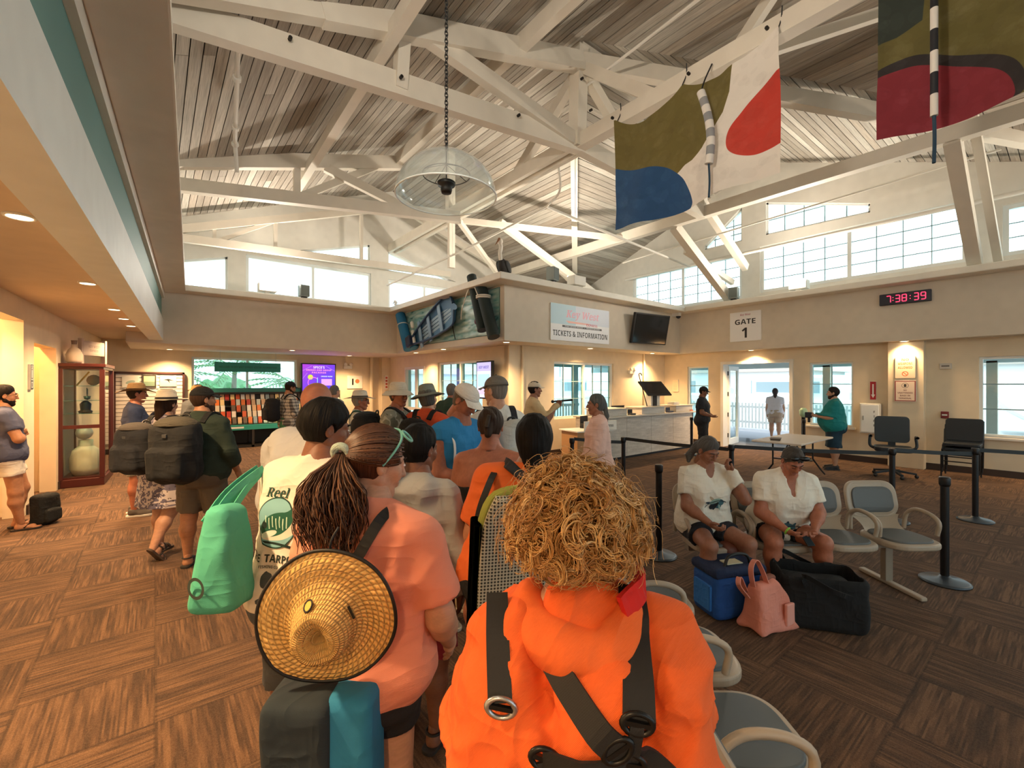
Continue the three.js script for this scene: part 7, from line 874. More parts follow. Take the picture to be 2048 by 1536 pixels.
{ // bag below the hat
  const [x, z] = plan(-0.53, 1.3), t = thing('beach_bag', 'dark navy and blue bag hanging below the straw hat', 'bag', [x, 0.5, z], FWD), f = (lo, hi, m) => (a, b, c) => { const q = [Math.abs(a - (lo[0] + hi[0]) / 2) - (hi[0] - lo[0]) / 2 + 0.03, Math.abs(b - (lo[1] + hi[1]) / 2) - (hi[1] - lo[1]) / 2 + 0.03, Math.abs(c - (lo[2] + hi[2]) / 2) - (hi[2] - lo[2]) / 2 + 0.03]; return Math.hypot(...q.map(v => Math.max(v, 0))) + Math.min(Math.max(...q), 0) - 0.03 + 0.007 * noise3(a * 9, b * 9, c * 9); };
  part('dark_panel', meshSDF(f([-0.165, 0.02, -0.1], [0.03, 0.42, 0.08]), [-0.22, -0.05, -0.15], [0.1, 0.5, 0.14], 0.011), cloth('#1d2a33'), t); part('blue_panel', meshSDF(f([0.0, 0.0, -0.1], [0.14, 0.42, 0.06]), [-0.06, -0.05, -0.16], [0.2, 0.5, 0.14], 0.011), cloth('#2277a3'), t); part('base_trim', meshSDF(f([-0.16, -0.03, -0.09], [0.12, 0.04, 0.07]), [-0.22, -0.09, -0.15], [0.18, 0.1, 0.14], 0.011), cloth('#3b9cc0'), t);
  for (const s of [-0.1, 0.08]) part('handle', ribbon([V(s, 0.4, -0.06), V(s + 0.01, 0.5, -0.09), V(s * 0.7, 0.64, -0.1), V(0.02, 0.8, -0.1)], 0.03, 0.005, V(1, 0, 0), 16), M.black, t);
}
// --- 11 straw hat and teal backpack
const wk = who(-2.04, 6.0, [1, 0.25], { label: 'person in pale straw hat and white shirt with a green backpack', h: 1.68, skin: SK.red, cell: 0.017, fem: 1, face: 1, hair: { color: '#b9b2a8' }, hat: { type: 'brim', color: '#e2dacb', r: 0.19, droop: 0.015, curl: 0.25, band: '#4a4038' }, glasses: '#3a3a3a', top: { color: '#d4d8d2', sleeve: 1.5, hem: -0.04 }, bottom: { type: 'trousers', color: '#8f8a80', len: 1.8 }, seed: 12 });
backpack('dark green backpack on the person in the pale straw hat', wk, { color: '#2f5a50', w: 0.34, H: 0.46, d: 0.2 });
// --- 12 bucket hat, camouflage shirt
const camo = dataTex(256, 256, (u, v) => { const a = tn(u * 9, v * 9, 9, 9, 151), b = tn(u * 17, v * 17, 17, 17, 152), k = a * 0.6 + b * 0.4; return k < 0.42 ? [96, 98, 84] : k < 0.52 ? [136, 136, 122] : k < 0.62 ? [168, 166, 152] : [118, 116, 98]; }, true, 1.6, 1.6);
const wb12 = who(-1.28, 5.0, [0.85, -0.1], { label: 'smiling man in pale bucket hat and camouflage shirt with a black backpack', h: 1.79, g: 1.1, skin: SK.red, cell: 0.015, face: 1, turn: -0.35, glasses: '#2a2a2c', hair: { color: '#6a5a50' }, hat: { type: 'brim', color: '#d9d3c4', r: 0.16, droop: 0.045, ch: 0.1 }, armR: [[-0.2, -1, 0.05], [0.1, -0.6, 0.8]], armL: [[0.2, -1, 0.1], [-0.1, -0.5, 0.8]], top: { mat: std('#ffffff', 0.85, { map: camo }), sleeve: 1.8, hem: -0.05, loose: 0.015 }, bottom: { type: 'trousers', color: '#6f6a58', len: 1.9 }, seed: 13 });
backpack('rounded black backpack on the man in the bucket hat', wb12, { color: '#15171c', w: 0.36, H: 0.5, d: 0.27 });
// --- 13 grey hat, orange shirt
const w13 = who(-0.92, 4.9, [0.35, 1], { label: 'person in grey green brimmed hat and orange shirt with a black pack', h: 1.76, g: 1.08, skin: SK.fair, cell: 0.015, roll: -0.18, hair: { color: '#6f6a66', nape: -0.12, t: 0.02, low: -0.2 }, hat: { type: 'brim', color: '#7f857c', r: 0.18, droop: 0.03, ch: 0.11, band: '#5a605a' }, top: { color: '#d2522e', sleeve: 0.7, hem: -0.04 }, bottom: { type: 'trousers', color: '#4d4a44', len: 1.9 }, seed: 14 });
backpack('slim black backpack on the person in the orange shirt', w13, { color: '#16171a', w: 0.3, H: 0.46, d: 0.17 });
// --- 14 man far behind
who(-1.0, 7.4, [0.3, 1], { label: 'short haired man in dark green vest behind the white cap', h: 1.8, skin: SK.red, cell: 0.02, hair: { color: '#8c8680', t: 0.006 }, top: { color: '#2c4438', sleeve: 0.9 }, bottom: { type: 'trousers', color: '#55524c', len: 1.95 }, seed: 15 });
// --- 15 white cap, blue sleeveless
who(-0.46, 3.5, [0.75, -0.55], { label: 'man in white cap and bright blue sleeveless shirt looking down', h: 1.8, g: 1.12, skin: SK.red, cell: 0.013, face: 1, pitch: 0.5, lean: 0.14, turn: 0.1, hair: { color: '#8c7a6a', t: 0.005 }, hat: { type: 'cap', color: '#f0ece4' }, armL: [[0.25, -1, 0.15], [-0.6, -0.15, 0.8]], armR: [[-0.25, -1, 0.15], [0.6, -0.15, 0.8]], poseL: 'curl', poseR: 'curl', top: { color: '#2b86c2', sleeve: 0.2, hem: -0.05, loose: 0.018, flare: 0.02 }, bottom: { type: 'shorts', color: '#2a7ba0', len: 0.95, loose: 0.035 }, shoes: { type: 'sneaker', color: '#b9a283', sole: '#d8ccb8' }, seed: 16, after: (r, t) => { for (const s of [-1, 1]) part('side_stripe', ribbon([V(...r.T(s * 0.075, 0.325, -0.0)), V(...r.T(s * 0.1, 0.26, 0.07)), V(...r.T(s * 0.105, 0.18, 0.085)), V(...r.T(s * 0.1, 0.1, 0.09))], 0.02, 0.004, V(1, 0, 0), 16), cloth('#e8ecee'), t); } });
// --- 16 grey cap, white shirt
const w16 = who(-0.13, 3.85, [-0.6, 0.9], { label: 'man in grey cap and white long sleeved shirt with a pale pack', h: 1.86, g: 1.08, skin: SK.fair, cell: 0.014, face: 1, turn: 0.35, pitch: 0.05, hair: { color: '#9a948c', t: 0.006 }, hat: { type: 'cap', color: '#77756f' }, top: { color: '#dddcd6', sleeve: 1.9, hem: -0.05, loose: 0.012 }, bottom: { type: 'trousers', color: '#8a8478', len: 1.95 }, seed: 17 });
backpack('white backpack with dark straps on the man in the grey cap', w16, { color: '#c9ccc8', strap: '#22242a', w: 0.3, H: 0.46, d: 0.17 });
// --- 17 woman with bare back
who(-0.14, 2.9, [0.1, 1], { label: 'woman with pinned up brown hair and bare back in a black strapless top', h: 1.63, g: 1.16, fem: 1, skin: SK.red, cell: 0.0125, pitch: 0.2, hair: { color: '#4a3a30', t: 0.013, nape: -0.055, extra: [[[0, 0.06, -0.1], [0.0, -0.06, -0.105], 0.028, 0.024], [[0.02, 0.09, -0.1], [-0.03, 0.05, -0.115], 0.018, 0.016]] }, armL: [[0.25, -1, 0.15], [-0.2, -0.2, 1]], armR: [[-0.25, -1, 0.15], [0.2, -0.2, 1]], top: { color: '#141518', sleeve: 0, hem: -0.06, top: 0.2, armhole: -0.02 }, bottom: { type: 'shorts', color: '#17181c', len: 0.6 }, shoes: { type: 'sandal', color: '#2a2522' }, seed: 18, after: (r, t) => { part('necklace', tube(Array.from({ length: 16 }, (_, k) => { const a = k / 16 * 6.283; return V(...r.T(Math.cos(a) * 0.04, 0.325 + Math.sin(a) * -0.012, -0.008 + Math.sin(a) * 0.044)); }), 0.003, 40, 6, true), M.dark, t); part('hair_clip', bx(-0.012, 0.012, -0.04, 0.04, -0.01, 0.01, 0.005), std('#2a2320', 0.4), t, V(0, 0.02, -0.135).applyMatrix4(r.HM).toArray(), [0.2, 0, 0.2]); } });
// --- 18 boy in grey hoodie
who(-0.475, 2.28, [0.25, 1], { label: 'black haired boy in light grey hooded top', h: 1.57, g: 1.0, hs: 0.98, skin: SK.brown, cell: 0.0125, turn: -0.3, pitch: 0.12, hair: { color: '#0e0c0c', t: 0.016 }, armR: [[-0.2, -1, 0.05], [0.02, -1, 0.15]], armL: [[0.2, -1, 0.05], [0, -1, 0.2]], top: { color: '#a9abaa', sleeve: 1.95, hem: -0.07, loose: 0.02, fold: 0.013, name: 'hooded_top', extra: r => [cone(r.T(-0.05, 0.31, -0.055), r.T(0.05, 0.31, -0.055), 0.03 * r.h)] }, bottom: { type: 'shorts', color: '#8e2230', len: 0.9, loose: 0.03 }, shoes: { type: 'sandal', color: '#2a2726' }, seed: 19 });
// --- 19 orange tee with mesh chair pack
{
  const w19 = who(-0.01, 2.2, [0.1, 1], { label: 'dark haired woman in bright orange tee with a folded mesh chair on her back', h: 1.64, g: 1.22, fem: 1, skin: SK.tan, cell: 0.0125, sw: 1.08, tilt: -0.17, hair: { color: '#120d0c', t: 0.02, nape: -0.12, ears: 1, low: -0.22, extra: [[[0, -0.02, -0.07], [0, -0.13, -0.075], 0.06, 0.05]] }, armL: [[0.3, -1, 0.02], [0.05, -1, 0.1]], armR: [[-0.3, -1, 0.02], [0, -1, 0.2]], top: { color: '#e26a2c', sleeve: 0.75, hem: -0.1, loose: 0.018, fold: 0.013, flare: 0.02 }, bottom: { type: 'shorts', color: '#17181b', len: 0.9 }, shoes: { type: 'sandal', color: '#332c28' }, watch: { left: 1, color: '#2a2a2c' }, seed: 20 });
  const o = thing('folding_beach_chair', 'folded beach chair of pale green mesh carried as a pack', 'beach chair', w19.t.position.toArray(), w19.t.rotation.y), T = w19.T; const mesh = dataTex(64, 64, (u, v) => { const a = ((u * 8) % 1), b = ((v * 8) % 1), hole = Math.hypot(a - 0.5, b - 0.5) < 0.3; return hole ? [42, 44, 40] : [178, 176, 156]; }, true, 9, 9);
  const cx = -0.06; const pm = std('#ffffff', 0.8, { map: mesh }), gm = cloth('#a7ad4e'); const sh = new THREE.Shape(); sh.moveTo(-0.15, -0.34); sh.lineTo(0.15, -0.34); sh.bezierCurveTo(0.17, 0, 0.17, 0.2, 0.1, 0.33); sh.lineTo(-0.1, 0.33); sh.bezierCurveTo(-0.17, 0.2, -0.17, 0, -0.15, -0.34);
  const pg = new THREE.ExtrudeGeometry(sh, { depth: 0.05, bevelEnabled: true, bevelSize: 0.02, bevelThickness: 0.02, bevelSegments: 3, curveSegments: 16 }); pg.translate(0, 0, -0.025); const rim = tube([V(-0.16, -0.35, 0), V(-0.172, 0, 0), V(-0.165, 0.18, 0), V(-0.11, 0.34, 0), V(0.11, 0.34, 0), V(0.165, 0.18, 0), V(0.172, 0, 0), V(0.16, -0.35, 0)], 0.022, 60, 8);
  const Mx = new THREE.Matrix4().compose(V(cx, 1.0, -0.29), new THREE.Quaternion().setFromEuler(new THREE.Euler(-0.12, 0.35, 0.06)), V(1, 1, 1)); part('mesh_panel', uvm(pg).applyMatrix4(Mx), pm, o); part('frame_edge', rim.applyMatrix4(Mx), gm, o);
  part('side_panel', bx(-0.2, -0.165, -0.3, 0.24, -0.04, 0.06, 0.012).scale(-1, 1, 1).applyMatrix4(Mx), gm, o); part('strap', ribbon([V(...T(0.09, 0.34, 0)), V(...T(0.1, 0.3, -0.09)), V(...T(0.11, 0.2, -0.13)), V(...T(0.075, 0.1, -0.15)), V(...T(0.07, 0.02, -0.14))], 0.03, 0.006, V(1, 0, 0), 24), M.black, o); part('strap', ribbon([V(0.08, 1.02, -0.3), V(0.05, 1.06, -0.34), V(0.0, 1.0, -0.33), V(-0.02, 1.07, -0.34)], 0.03, 0.005, V(0, 0.5, 1), 20), M.black, o); part('collar_pad', ribbon([V(...T(0.075, 0.345, 0.01)), V(...T(0.06, 0.35, -0.04)), V(...T(0.0, 0.33, -0.075)), V(...T(-0.06, 0.35, -0.04))], 0.05, 0.012, V(0, 0.6, 1), 16), cloth('#2a2b30'), o);
}
// --- 20 curly haired person with the orange top
{
  const wc = who(0.16, 1.0, [0.0, 1], { label: 'person with thick curly golden hair in a bright orange top with black straps', h: 1.575, g: 1.02, hs: 0.98, skin: SK.fair, cell: 0.01, sw: 1.0, pitch: 0.1, tilt: 0.03, noFeet: 0, armL: [[0.2, -1, 0.22], [-0.4, -0.3, 1]], armR: [[-0.2, -1, 0.22], [0.4, -0.3, 1]], top: [{ name: 'orange_top', mat: cloth('#e8662a', { bumpScale: 0.014 }), sleeve: 0.95, hem: -0.1, puff: 0.02, loose: 0.02, flare: 0.03, fold: 0.02, fr: 8, mod: (x, y, z) => 0.03 * Math.exp(-((x - 0.1 - (1.27 - y) * -0.12) ** 2) / 0.0006) + 0.03 * Math.exp(-((x + 0.1 + (1.27 - y) * -0.05) ** 2) / 0.0008), cell: 0.009, neck: 0.04, big: 1, extra: r => [cone(r.T(-0.03, 0.255, -0.075), r.T(0.04, 0.2, -0.075), 0.046 * r.h, 0.05 * r.h), cone(r.T(0.115, 0.235, -0.04), r.T(0.12, 0.12, -0.045), 0.044 * r.h, 0.05 * r.h), cone(r.T(-0.11, 0.255, -0.04), r.T(-0.115, 0.12, -0.045), 0.044 * r.h, 0.05 * r.h)] }], bottom: { type: 'shorts', color: '#2a2c33', len: 0.9 }, shoes: { type: 'sneaker', color: '#55585c' }, seed: 21 });
  const T = wc.T, fn = wc.topFn;
  // hood roll round the neck
  const hoodF = (() => { const ps = []; const N = 14; for (let i = 0; i < N; i++) { const a0 = -0.4 + i / N * (Math.PI + 0.8), a1 = -0.4 + (i + 1) / N * (Math.PI + 0.8), P = a => T(Math.cos(a) * 0.068, 0.325 - 0.03 * Math.sin(a), -0.012 - Math.sin(a) * 0.062); ps.push(cone(P(a0), P(a1), 0.026 + 0.016 * Math.max(0, Math.sin(a0)), 0.026 + 0.016 * Math.max(0, Math.sin(a1)))); } return chain(ps, 0.03); })();
  const b0 = T(0, 0.32, -0.03); part('hood', meshSDF((x, y, z) => hoodF(x, y, z) + 0.009 * noise3(x * 14, y * 9, z * 14) + 0.006 * noise3(x * 30, y * 16 + 4, z * 30), [b0[0] - 0.25, b0[1] - 0.2, b0[2] - 0.25], [b0[0] + 0.25, b0[1] + 0.18, b0[2] + 0.22], 0.007), cloth('#e86c30', { bumpScale: 0.014 }), wc.t);
  part('collar', ribbon([V(...T(-0.05, 0.345, -0.06)), V(...T(-0.085, 0.36, -0.03)), V(...T(-0.09, 0.355, 0.02))], 0.05, 0.012, V(0, 1, 0.2), 10), cloth('#c8201c'), wc.t);
  // straps pressed onto the back: points are dropped on the garment along +z
  const onBack = (x, y, lift = 0.006) => { const q = V(...T(x, y, 0)); q.z = -0.6; for (let k = 0; k < 90; k++) { const d = fn(q.x, q.y, q.z); if (d < 0.001) break; q.z += Math.max(0.0015, d * 0.7); } if (q.z > 0.02) q.z = 0.0; q.z -= lift; return q; };
  const line = (a, b, n = 12) => { const P = Array.from({ length: n + 1 }, (_, i) => onBack(mix(a[0], b[0], i / n), mix(a[1], b[1], i / n), 0.011)); for (let q = 0; q < 3; q++) for (let i = 1; i < n; i++) P[i].z = Math.min(P[i].z, (P[i - 1].z + P[i + 1].z) / 2); return P; };
  const sling = thing('shoulder_harness', 'black webbing straps with buckles crossing the back of the orange top', 'straps', wc.t.position.toArray(), wc.t.rotation.y), wb = std('#17181b', 0.7, { bumpMap: fabricBump, bumpScale: 0.001 });
  // person's left is the picture's left: local +x
  part('strap', ribbon(line([0.055, 0.305], [-0.13, 0.13], 16), 0.05, 0.006, V(0.69, -0.73, 0), 40), wb, sling);
  part('strap', ribbon(line([0.112, 0.345], [0.108, 0.258], 8), 0.046, 0.006, V(1, 0, 0), 20), wb, sling);
  part('strap', ribbon(line([-0.075, 0.35], [-0.045, 0.265], 8), 0.056, 0.007, V(1, 0, 0), 20), wb, sling);
  part('strap', ribbon(line([0.06, 0.212], [-0.035, 0.214], 10), 0.034, 0.006, V(0, 1, 0), 24), wb, sling);
  part('strap', ribbon(line([-0.042, 0.26], [-0.036, 0.215], 8), 0.024, 0.006, V(1, 0, 0), 16), wb, sling); part('strap', ribbon(line([0.058, 0.21], [0.045, 0.12], 8), 0.03, 0.006, V(1, 0, 0), 16), wb, sling); part('strap', ribbon(line([-0.02, 0.21], [-0.035, 0.12], 8), 0.026, 0.006, V(1, 0, 0), 16), wb, sling);
  for (const [x, y, r] of [[0.107, 0.255, 0.2], [-0.043, 0.262, 0.2], [0.058, 0.212, 0.4], [-0.02, 0.235, -0.6], [-0.034, 0.214, 0.2]]) { const p = onBack(x, y, 0.012), b = new THREE.Group(); b.name = 'buckle'; b.position.copy(p); b.rotation.z = r; sling.add(b); part('buckle_frame', new THREE.TorusGeometry(0.02, 0.005, 8, 20).scale(1.3, 0.9, 1), x > 0.1 ? M.steel : M.blackm, b); part('buckle_bar', bx(-0.024, 0.024, -0.004, 0.004, -0.004, 0.004), M.blackm, b); }
  // curls
  const r = rng(404), L = [], pal = [[0.6, 0.34, 0.12], [0.48, 0.25, 0.085], [0.7, 0.44, 0.18], [0.38, 0.18, 0.055], [0.82, 0.58, 0.3], [0.44, 0.22, 0.07], [0.58, 0.32, 0.11]];
  const base = meshSDF((x, y, z) => { let d = dell(x, y, z, 0, 0.03, -0.012, 0.094, 0.112, 0.113); d = smin(d, dell(x, y, z, 0, -0.04, -0.045, 0.082, 0.062, 0.068), 0.02); d = Math.max(d, (mix(-0.11, 0.04, sstep(-0.03, 0.085, z)) - y) * 0.8); return d + 0.012 * noise3(x * 30, y * 30, z * 30) + 0.008 * noise3(x * 60, y * 60, z * 60); }, [-0.16, -0.16, -0.17], [0.16, 0.19, 0.15], 0.007).applyMatrix4(wc.HM); part('hair_base', base, hairMat('#8a5c2c'), wc.t);
  for (let i = 0; i < 820; i++) {
    const y = 1 - (i + r()) / 820 * 1.68, a = r() * 6.283, ce = Math.sqrt(Math.max(0, 1 - y * y)), n = V(Math.cos(a) * ce, y, Math.sin(a) * ce); if (n.z > 0.55 && n.y < 0.35) continue; if (n.y < -0.5 && n.z > -0.05) continue;
    const root = V(n.x * 0.084, 0.03 + n.y * 0.102, -0.012 + n.z * 0.104), low = sstep(-0.1, -0.7, n.y), len = (0.085 + r() * 0.045) * (1 - 0.35 * low), cr = 0.0075 + r() * 0.009, tw = (7.5 + r() * 6.5) * (r() < 0.5 ? -1 : 1), ph = r() * 6.28, out = (0.034 + r() * 0.036) * (1 - 0.3 * low), t1 = new THREE.Vector3().crossVectors(n, V(0.3, 1, 0.2)).normalize(), t2 = new THREE.Vector3().crossVectors(n, t1), sw = V((r() - 0.5), -0.25 - 0.3 * Math.max(0, n.y), (r() - 0.5)), ci = (r() * pal.length) | 0;
    for (let q = 0; q < 7; q++) { const p = [], nn = 20, oa = (r() - 0.5) * 0.011, ob = (r() - 0.5) * 0.011, dp = (r() - 0.5) * 0.9, ln = 0.8 + 0.4 * r(), fz = q === 6 ? 1.4 : 1;
      for (let j = 0; j < nn; j++) { const u = j / (nn - 1), o = out * fz * Math.sin(Math.min(1, u * 1.35) * 1.571), k = cr * sstep(0, 0.25, u) * (0.8 + 0.5 * u), c = root.clone().addScaledVector(n, o + 0.25 * k * Math.cos(u * tw * 1.3)).addScaledVector(sw, len * ln * u * 0.55).addScaledVector(t1, oa * (0.4 + u) + k * Math.cos(u * tw + ph + dp)).addScaledVector(t2, ob * (0.4 + u) + k * Math.sin(u * tw + ph + dp)); c.y -= 0.035 * u * u * (1 - low); p.push(c.applyMatrix4(wc.HM)); }
      L.push({ p, r: (q === 6 ? 0.0009 : 0.0015 + r() * 0.0011), c: pal[r() < 0.7 ? ci : (r() * pal.length) | 0] }); }
  }
  part('curls', strands(L), new THREE.MeshStandardMaterial({ vertexColors: true, roughness: 0.38 }), wc.t);
}
// --- 21 man with the microphone
who(0.36, 7.45, [1, 0.15], { label: 'man in beige cap and tan shirt speaking into a microphone', h: 1.83, skin: SK.deep, cell: 0.016, face: 1, hair: { color: '#2a211d' }, hat: { type: 'cap', color: '#ddd2bd', back: 0 }, armR: [[-0.25, -0.75, 0.55], [0.15, 0.75, 0.55]], armL: [[0.2, -1, 0.05], [0, -0.9, 0.4]], poseR: 'grip', top: { color: '#cdb58c', sleeve: 0.85, hem: -0.06, loose: 0.02 }, bottom: { type: 'trousers', color: '#4a4238', len: 1.95 }, seed: 22, after: (r, t) => { part('arm_sleeve', rod(V(...r.add(r.shR, r.aR[0], 0.2)), V(...r.elR), 0.062, 0.058, 14), cloth('#25407a'), t); const m = thing('microphone', 'dark handheld microphone at the mouth of the man in tan', 'microphone', r.t.position.toArray(), r.t.rotation.y); const a = V(...r.wrR).add(V(0.02, 0.09, 0.1)), d = V(0.0, 0.08, 1).normalize(); part('handle', rod(a.clone().addScaledVector(d, -0.14), a.clone().addScaledVector(d, 0.18), 0.014, 0.017), M.black, m); part('mic_head', new THREE.SphereGeometry(0.026, 14, 10), M.dark, m, a.clone().addScaledVector(d, -0.15).toArray()); } });
// --- 22 woman in pink
who(0.99, 5.2, [-1, 0.15], { label: 'grey haired woman in pale pink jacket with a long braid standing at the counter', h: 1.67, g: 1.05, fem: 1, skin: SK.deep, cell: 0.015, face: 1, hair: { color: '#6f7372', t: 0.013, nape: -0.07, low: -0.32, extra: [[[0, 0, -0.1], [0, -0.13, -0.125], 0.03, 0.022], [[0, -0.13, -0.125], [0, -0.28, -0.12], 0.02, 0.012]] }, armL: [[0.18, -1, 0.12], [-0.15, -0.75, 0.6]], armR: [[-0.18, -1, 0.12], [0.15, -0.75, 0.6]], poseL: 'curl', poseR: 'curl', top: { name: 'jacket', color: '#e9c3b6', sleeve: 1.95, hem: -0.16, loose: 0.03, fold: 0.014 }, bottom: { type: 'trousers', color: '#c9b3a6', len: 1.95 }, seed: 23 });
// --- 23 guard
who(4.75, 11.2, [0.75, -0.5], { label: 'guard in black cap and dark uniform beside the counter end', h: 1.72, g: 1.08, skin: SK.brown, cell: 0.018, face: 1, pitch: 0.25, hair: { color: '#1a1614' }, hat: { type: 'cap', color: '#191b20' }, armL: [[0.2, -1, 0.15], [-0.6, -0.3, 0.7]], armR: [[-0.2, -1, 0.15], [0.6, -0.3, 0.7]], top: { color: '#24262c', sleeve: 0.7, hem: -0.01 }, bottom: { type: 'trousers', color: '#1b1c20', len: 1.97 }, shoes: { type: 'sneaker', color: '#141416', sole: '#141416' }, seed: 24 });
// --- 24 woman walking outside
who(8.45, 14.45, [0.5, 0.85], { label: 'long haired woman in white top walking on the dock outside the gate', h: 1.66, g: 1.1, fem: 1, skin: SK.fair, cell: 0.02, hair: { color: '#4a3a38', nape: -0.16, low: -0.36, ears: 1, extra: [[[0, -0.02, -0.08], [0, -0.3, -0.1], 0.06, 0.04]] }, legL: [[0.04, -1, 0.25], [0, -1, 0.02]], legR: [[-0.04, -1, -0.15], [0, -0.85, -0.5]], fpR: 0.8, top: { color: '#d9d0d6', sleeve: 0.5, hem: 0.0 }, bottom: { type: 'shorts', color: '#b9a08c', len: 0.7 }, shoes: { type: 'sneaker', color: '#c9c4c0' }, seed: 25 });
// --- 25 man in teal
who(6.8, 9.5, [-0.84, 0.52], { label: 'large dark haired man in teal shirt and dark shorts beside the folding table', h: 1.72, g: 1.3, belly: 0.45, skin: SK.lt, cell: 0.017, face: 1, beard: '#3a2a22', hair: { color: '#2d211c', t: 0.018 }, armL: [[0.15, -1, 0.2], [-0.2, 0.1, 1]], armR: [[-0.15, -1, 0.2], [0.2, 0.1, 1]], poseL: 'grip', poseR: 'grip', top: { color: '#0f7d80', sleeve: 0.95, hem: -0.12, loose: 0.03, fold: 0.012 }, bottom: { type: 'shorts', color: '#1c3a4c', len: 1.0, loose: 0.05 }, shoes: { type: 'sneaker', color: '#22252a', sole: '#2a2d32' }, seed: 26, after: (r) => { const o = thing('hand_scanner', 'dark handheld ticket scanner held by the man in teal', 'scanner', r.t.position.toArray(), r.t.rotation.y), p = r.wrL; part('scanner_head', bx(-0.05, 0.05, -0.04, 0.08, 0.0, 0.13, 0.02), M.dark, o, [p[0] - 0.06, p[1], p[2] + 0.1]); part('grip', bx(-0.02, 0.02, -0.14, -0.02, 0.03, 0.08, 0.012), M.dark, o, [p[0] - 0.06, p[1], p[2] + 0.1]); } });
// --- 26, 27 seated women
const teePrint = s => print(256, 256, (g, w, h) => { const q = rng(s); for (let i = 0; i < 9; i++) { g.fillStyle = ['#2c3f4c', '#3f6a78', '#8fb0a6', '#22262c', '#b9a58a'][i % 5]; g.beginPath(); g.ellipse(128 + (q() - 0.5) * 120, 130 + (q() - 0.5) * 80, 24 + q() * 34, 10 + q() * 18, q() * 3, 0, 7); g.fill(); } g.strokeStyle = '#20262c'; g.lineWidth = 7; g.beginPath(); g.moveTo(30, 170); g.quadraticCurveTo(128, 60, 226, 120); g.stroke(); });
{
  const seat = (r) => plan(r, 4.02); const y0 = facing(-0.08, -1);
  const s1 = person({ x: seat(1.7)[0], z: seat(1.7)[1], yaw: facing(0.12, -1), sit: 0.535, label: 'seated woman with grey ponytail in white tee resting her head on one hand', h: 1.62, g: 1.1, fem: 1, bust: 1.1, skin: SK.deep, cell: 0.0125, face: 1, pitch: 0.42, lean: 0.1, turn: 0.25, hair: { color: '#6d6a68', t: 0.012, extra: [[[-0.03, 0.0, -0.1], [-0.07, -0.12, -0.11], 0.036, 0.03], [[-0.07, -0.12, -0.11], [-0.075, -0.17, -0.09], 0.03, 0.02]], low: -0.24 }, armL: [[0.38, -0.7, 0.6], [-0.42, 0.9, -0.1]], handL: [-0.5, 0.8, -0.25], poseL: 'curl', armR: [[-0.12, -1, 0.3], [0.35, -0.35, 0.85]], poseR: 'curl', legL: [[0.3, -0.12, 1], [0.02, -1, -0.12]], legR: [[-0.18, -0.12, 1], [-0.05, -1, -0.02]], top: { color: '#e9e4d6', sleeve: 0.62, hem: -0.03, loose: 0.015, vee: 1, fold: 0.012, cell: 0.009 }, bottom: { type: 'shorts', color: '#1b1d26', len: 0.55 }, shoes: { type: 'sandal', color: '#5a2f2a', strap: '#7a3a34' }, watch: { left: 1, color: '#a8c86a' }, seed: 27 });
  surfacePrint(s1, s1.topFn, s1.T(0.005, 0.185, 0.3), [1, 0, 0], [0, 1, 0], [0, 0, -1], 0.24, 0.22, teePrint(5));
  const s2 = person({ x: seat(2.36)[0], z: seat(2.36)[1], yaw: facing(-0.05, -1), sit: 0.535, label: 'seated woman with dark glasses on her head in white tee looking at her hands', h: 1.58, g: 1.26, fem: 1, bust: 1.1, sw: 1.12, skin: SK.red, cell: 0.0125, face: 1, pitch: 0.45, lean: 0.36, hair: { color: '#5f5a56', t: 0.009, front: 0.05 }, armL: [[0.2, -1, 0.25], [-0.62, -0.5, 0.75]], armR: [[-0.2, -1, 0.25], [0.62, -0.5, 0.75]], poseL: 'curl', poseR: 'curl', handL: [-0.8, -0.35, 0.5], handR: [0.8, -0.35, 0.5], legL: [[0.3, -0.08, 1], [0.03, -1, -0.02]], legR: [[-0.34, -0.08, 1], [-0.03, -1, -0.05]], top: { color: '#ece6d8', sleeve: 0.66, hem: -0.03, loose: 0.02, vee: 1, fold: 0.012, cell: 0.009 }, bottom: { type: 'shorts', color: '#17181d', len: 0.5 }, shoes: { type: 'sandal', color: '#3a3230' }, watch: { left: 0, color: '#8fd04a' }, seed: 28 });
  surfacePrint(s2, s2.topFn, s2.T(0.0, 0.14, 0.3), [1, 0, 0], [0, 1, 0], [0, 0, -1], 0.28, 0.2, teePrint(9));
  s2.onHead('head_glasses', merged([tube([V(-0.09, 0.02, -0.02), V(-0.085, 0.075, 0.05), V(-0.04, 0.105, 0.075), V(0, 0.108, 0.08), V(0.04, 0.105, 0.075), V(0.085, 0.075, 0.05), V(0.09, 0.02, -0.02)], 0.005, 30, 8), ...[-1, 1].map(s => new THREE.SphereGeometry(0.034, 16, 10).scale(1.1, 0.65, 0.5).rotateX(-0.6).translate(s * 0.042, 0.098, 0.075))]), std('#141416', 0.2));
  const ph = thing('mobile_phone', 'small black phone in the hands of the seated woman', 'phone', s2.t.position.toArray(), s2.t.rotation.y); const m = [(s2.wrL[0] + s2.wrR[0]) / 2, Math.min(s2.wrL[1], s2.wrR[1]) - 0.04, Math.max(s2.wrL[2], s2.wrR[2]) + 0.09]; part('case', bx(-0.03, 0.03, -0.055, 0.055, -0.005, 0.005, 0.004), M.black, ph, m, [-0.9, 0, 0.1]); part('screen', new THREE.PlaneGeometry(0.05, 0.1), std('#22303a', 0.15), ph, [m[0], m[1] + 0.0045, m[2] + 0.0036], [-0.9, 0, 0.1]);
}
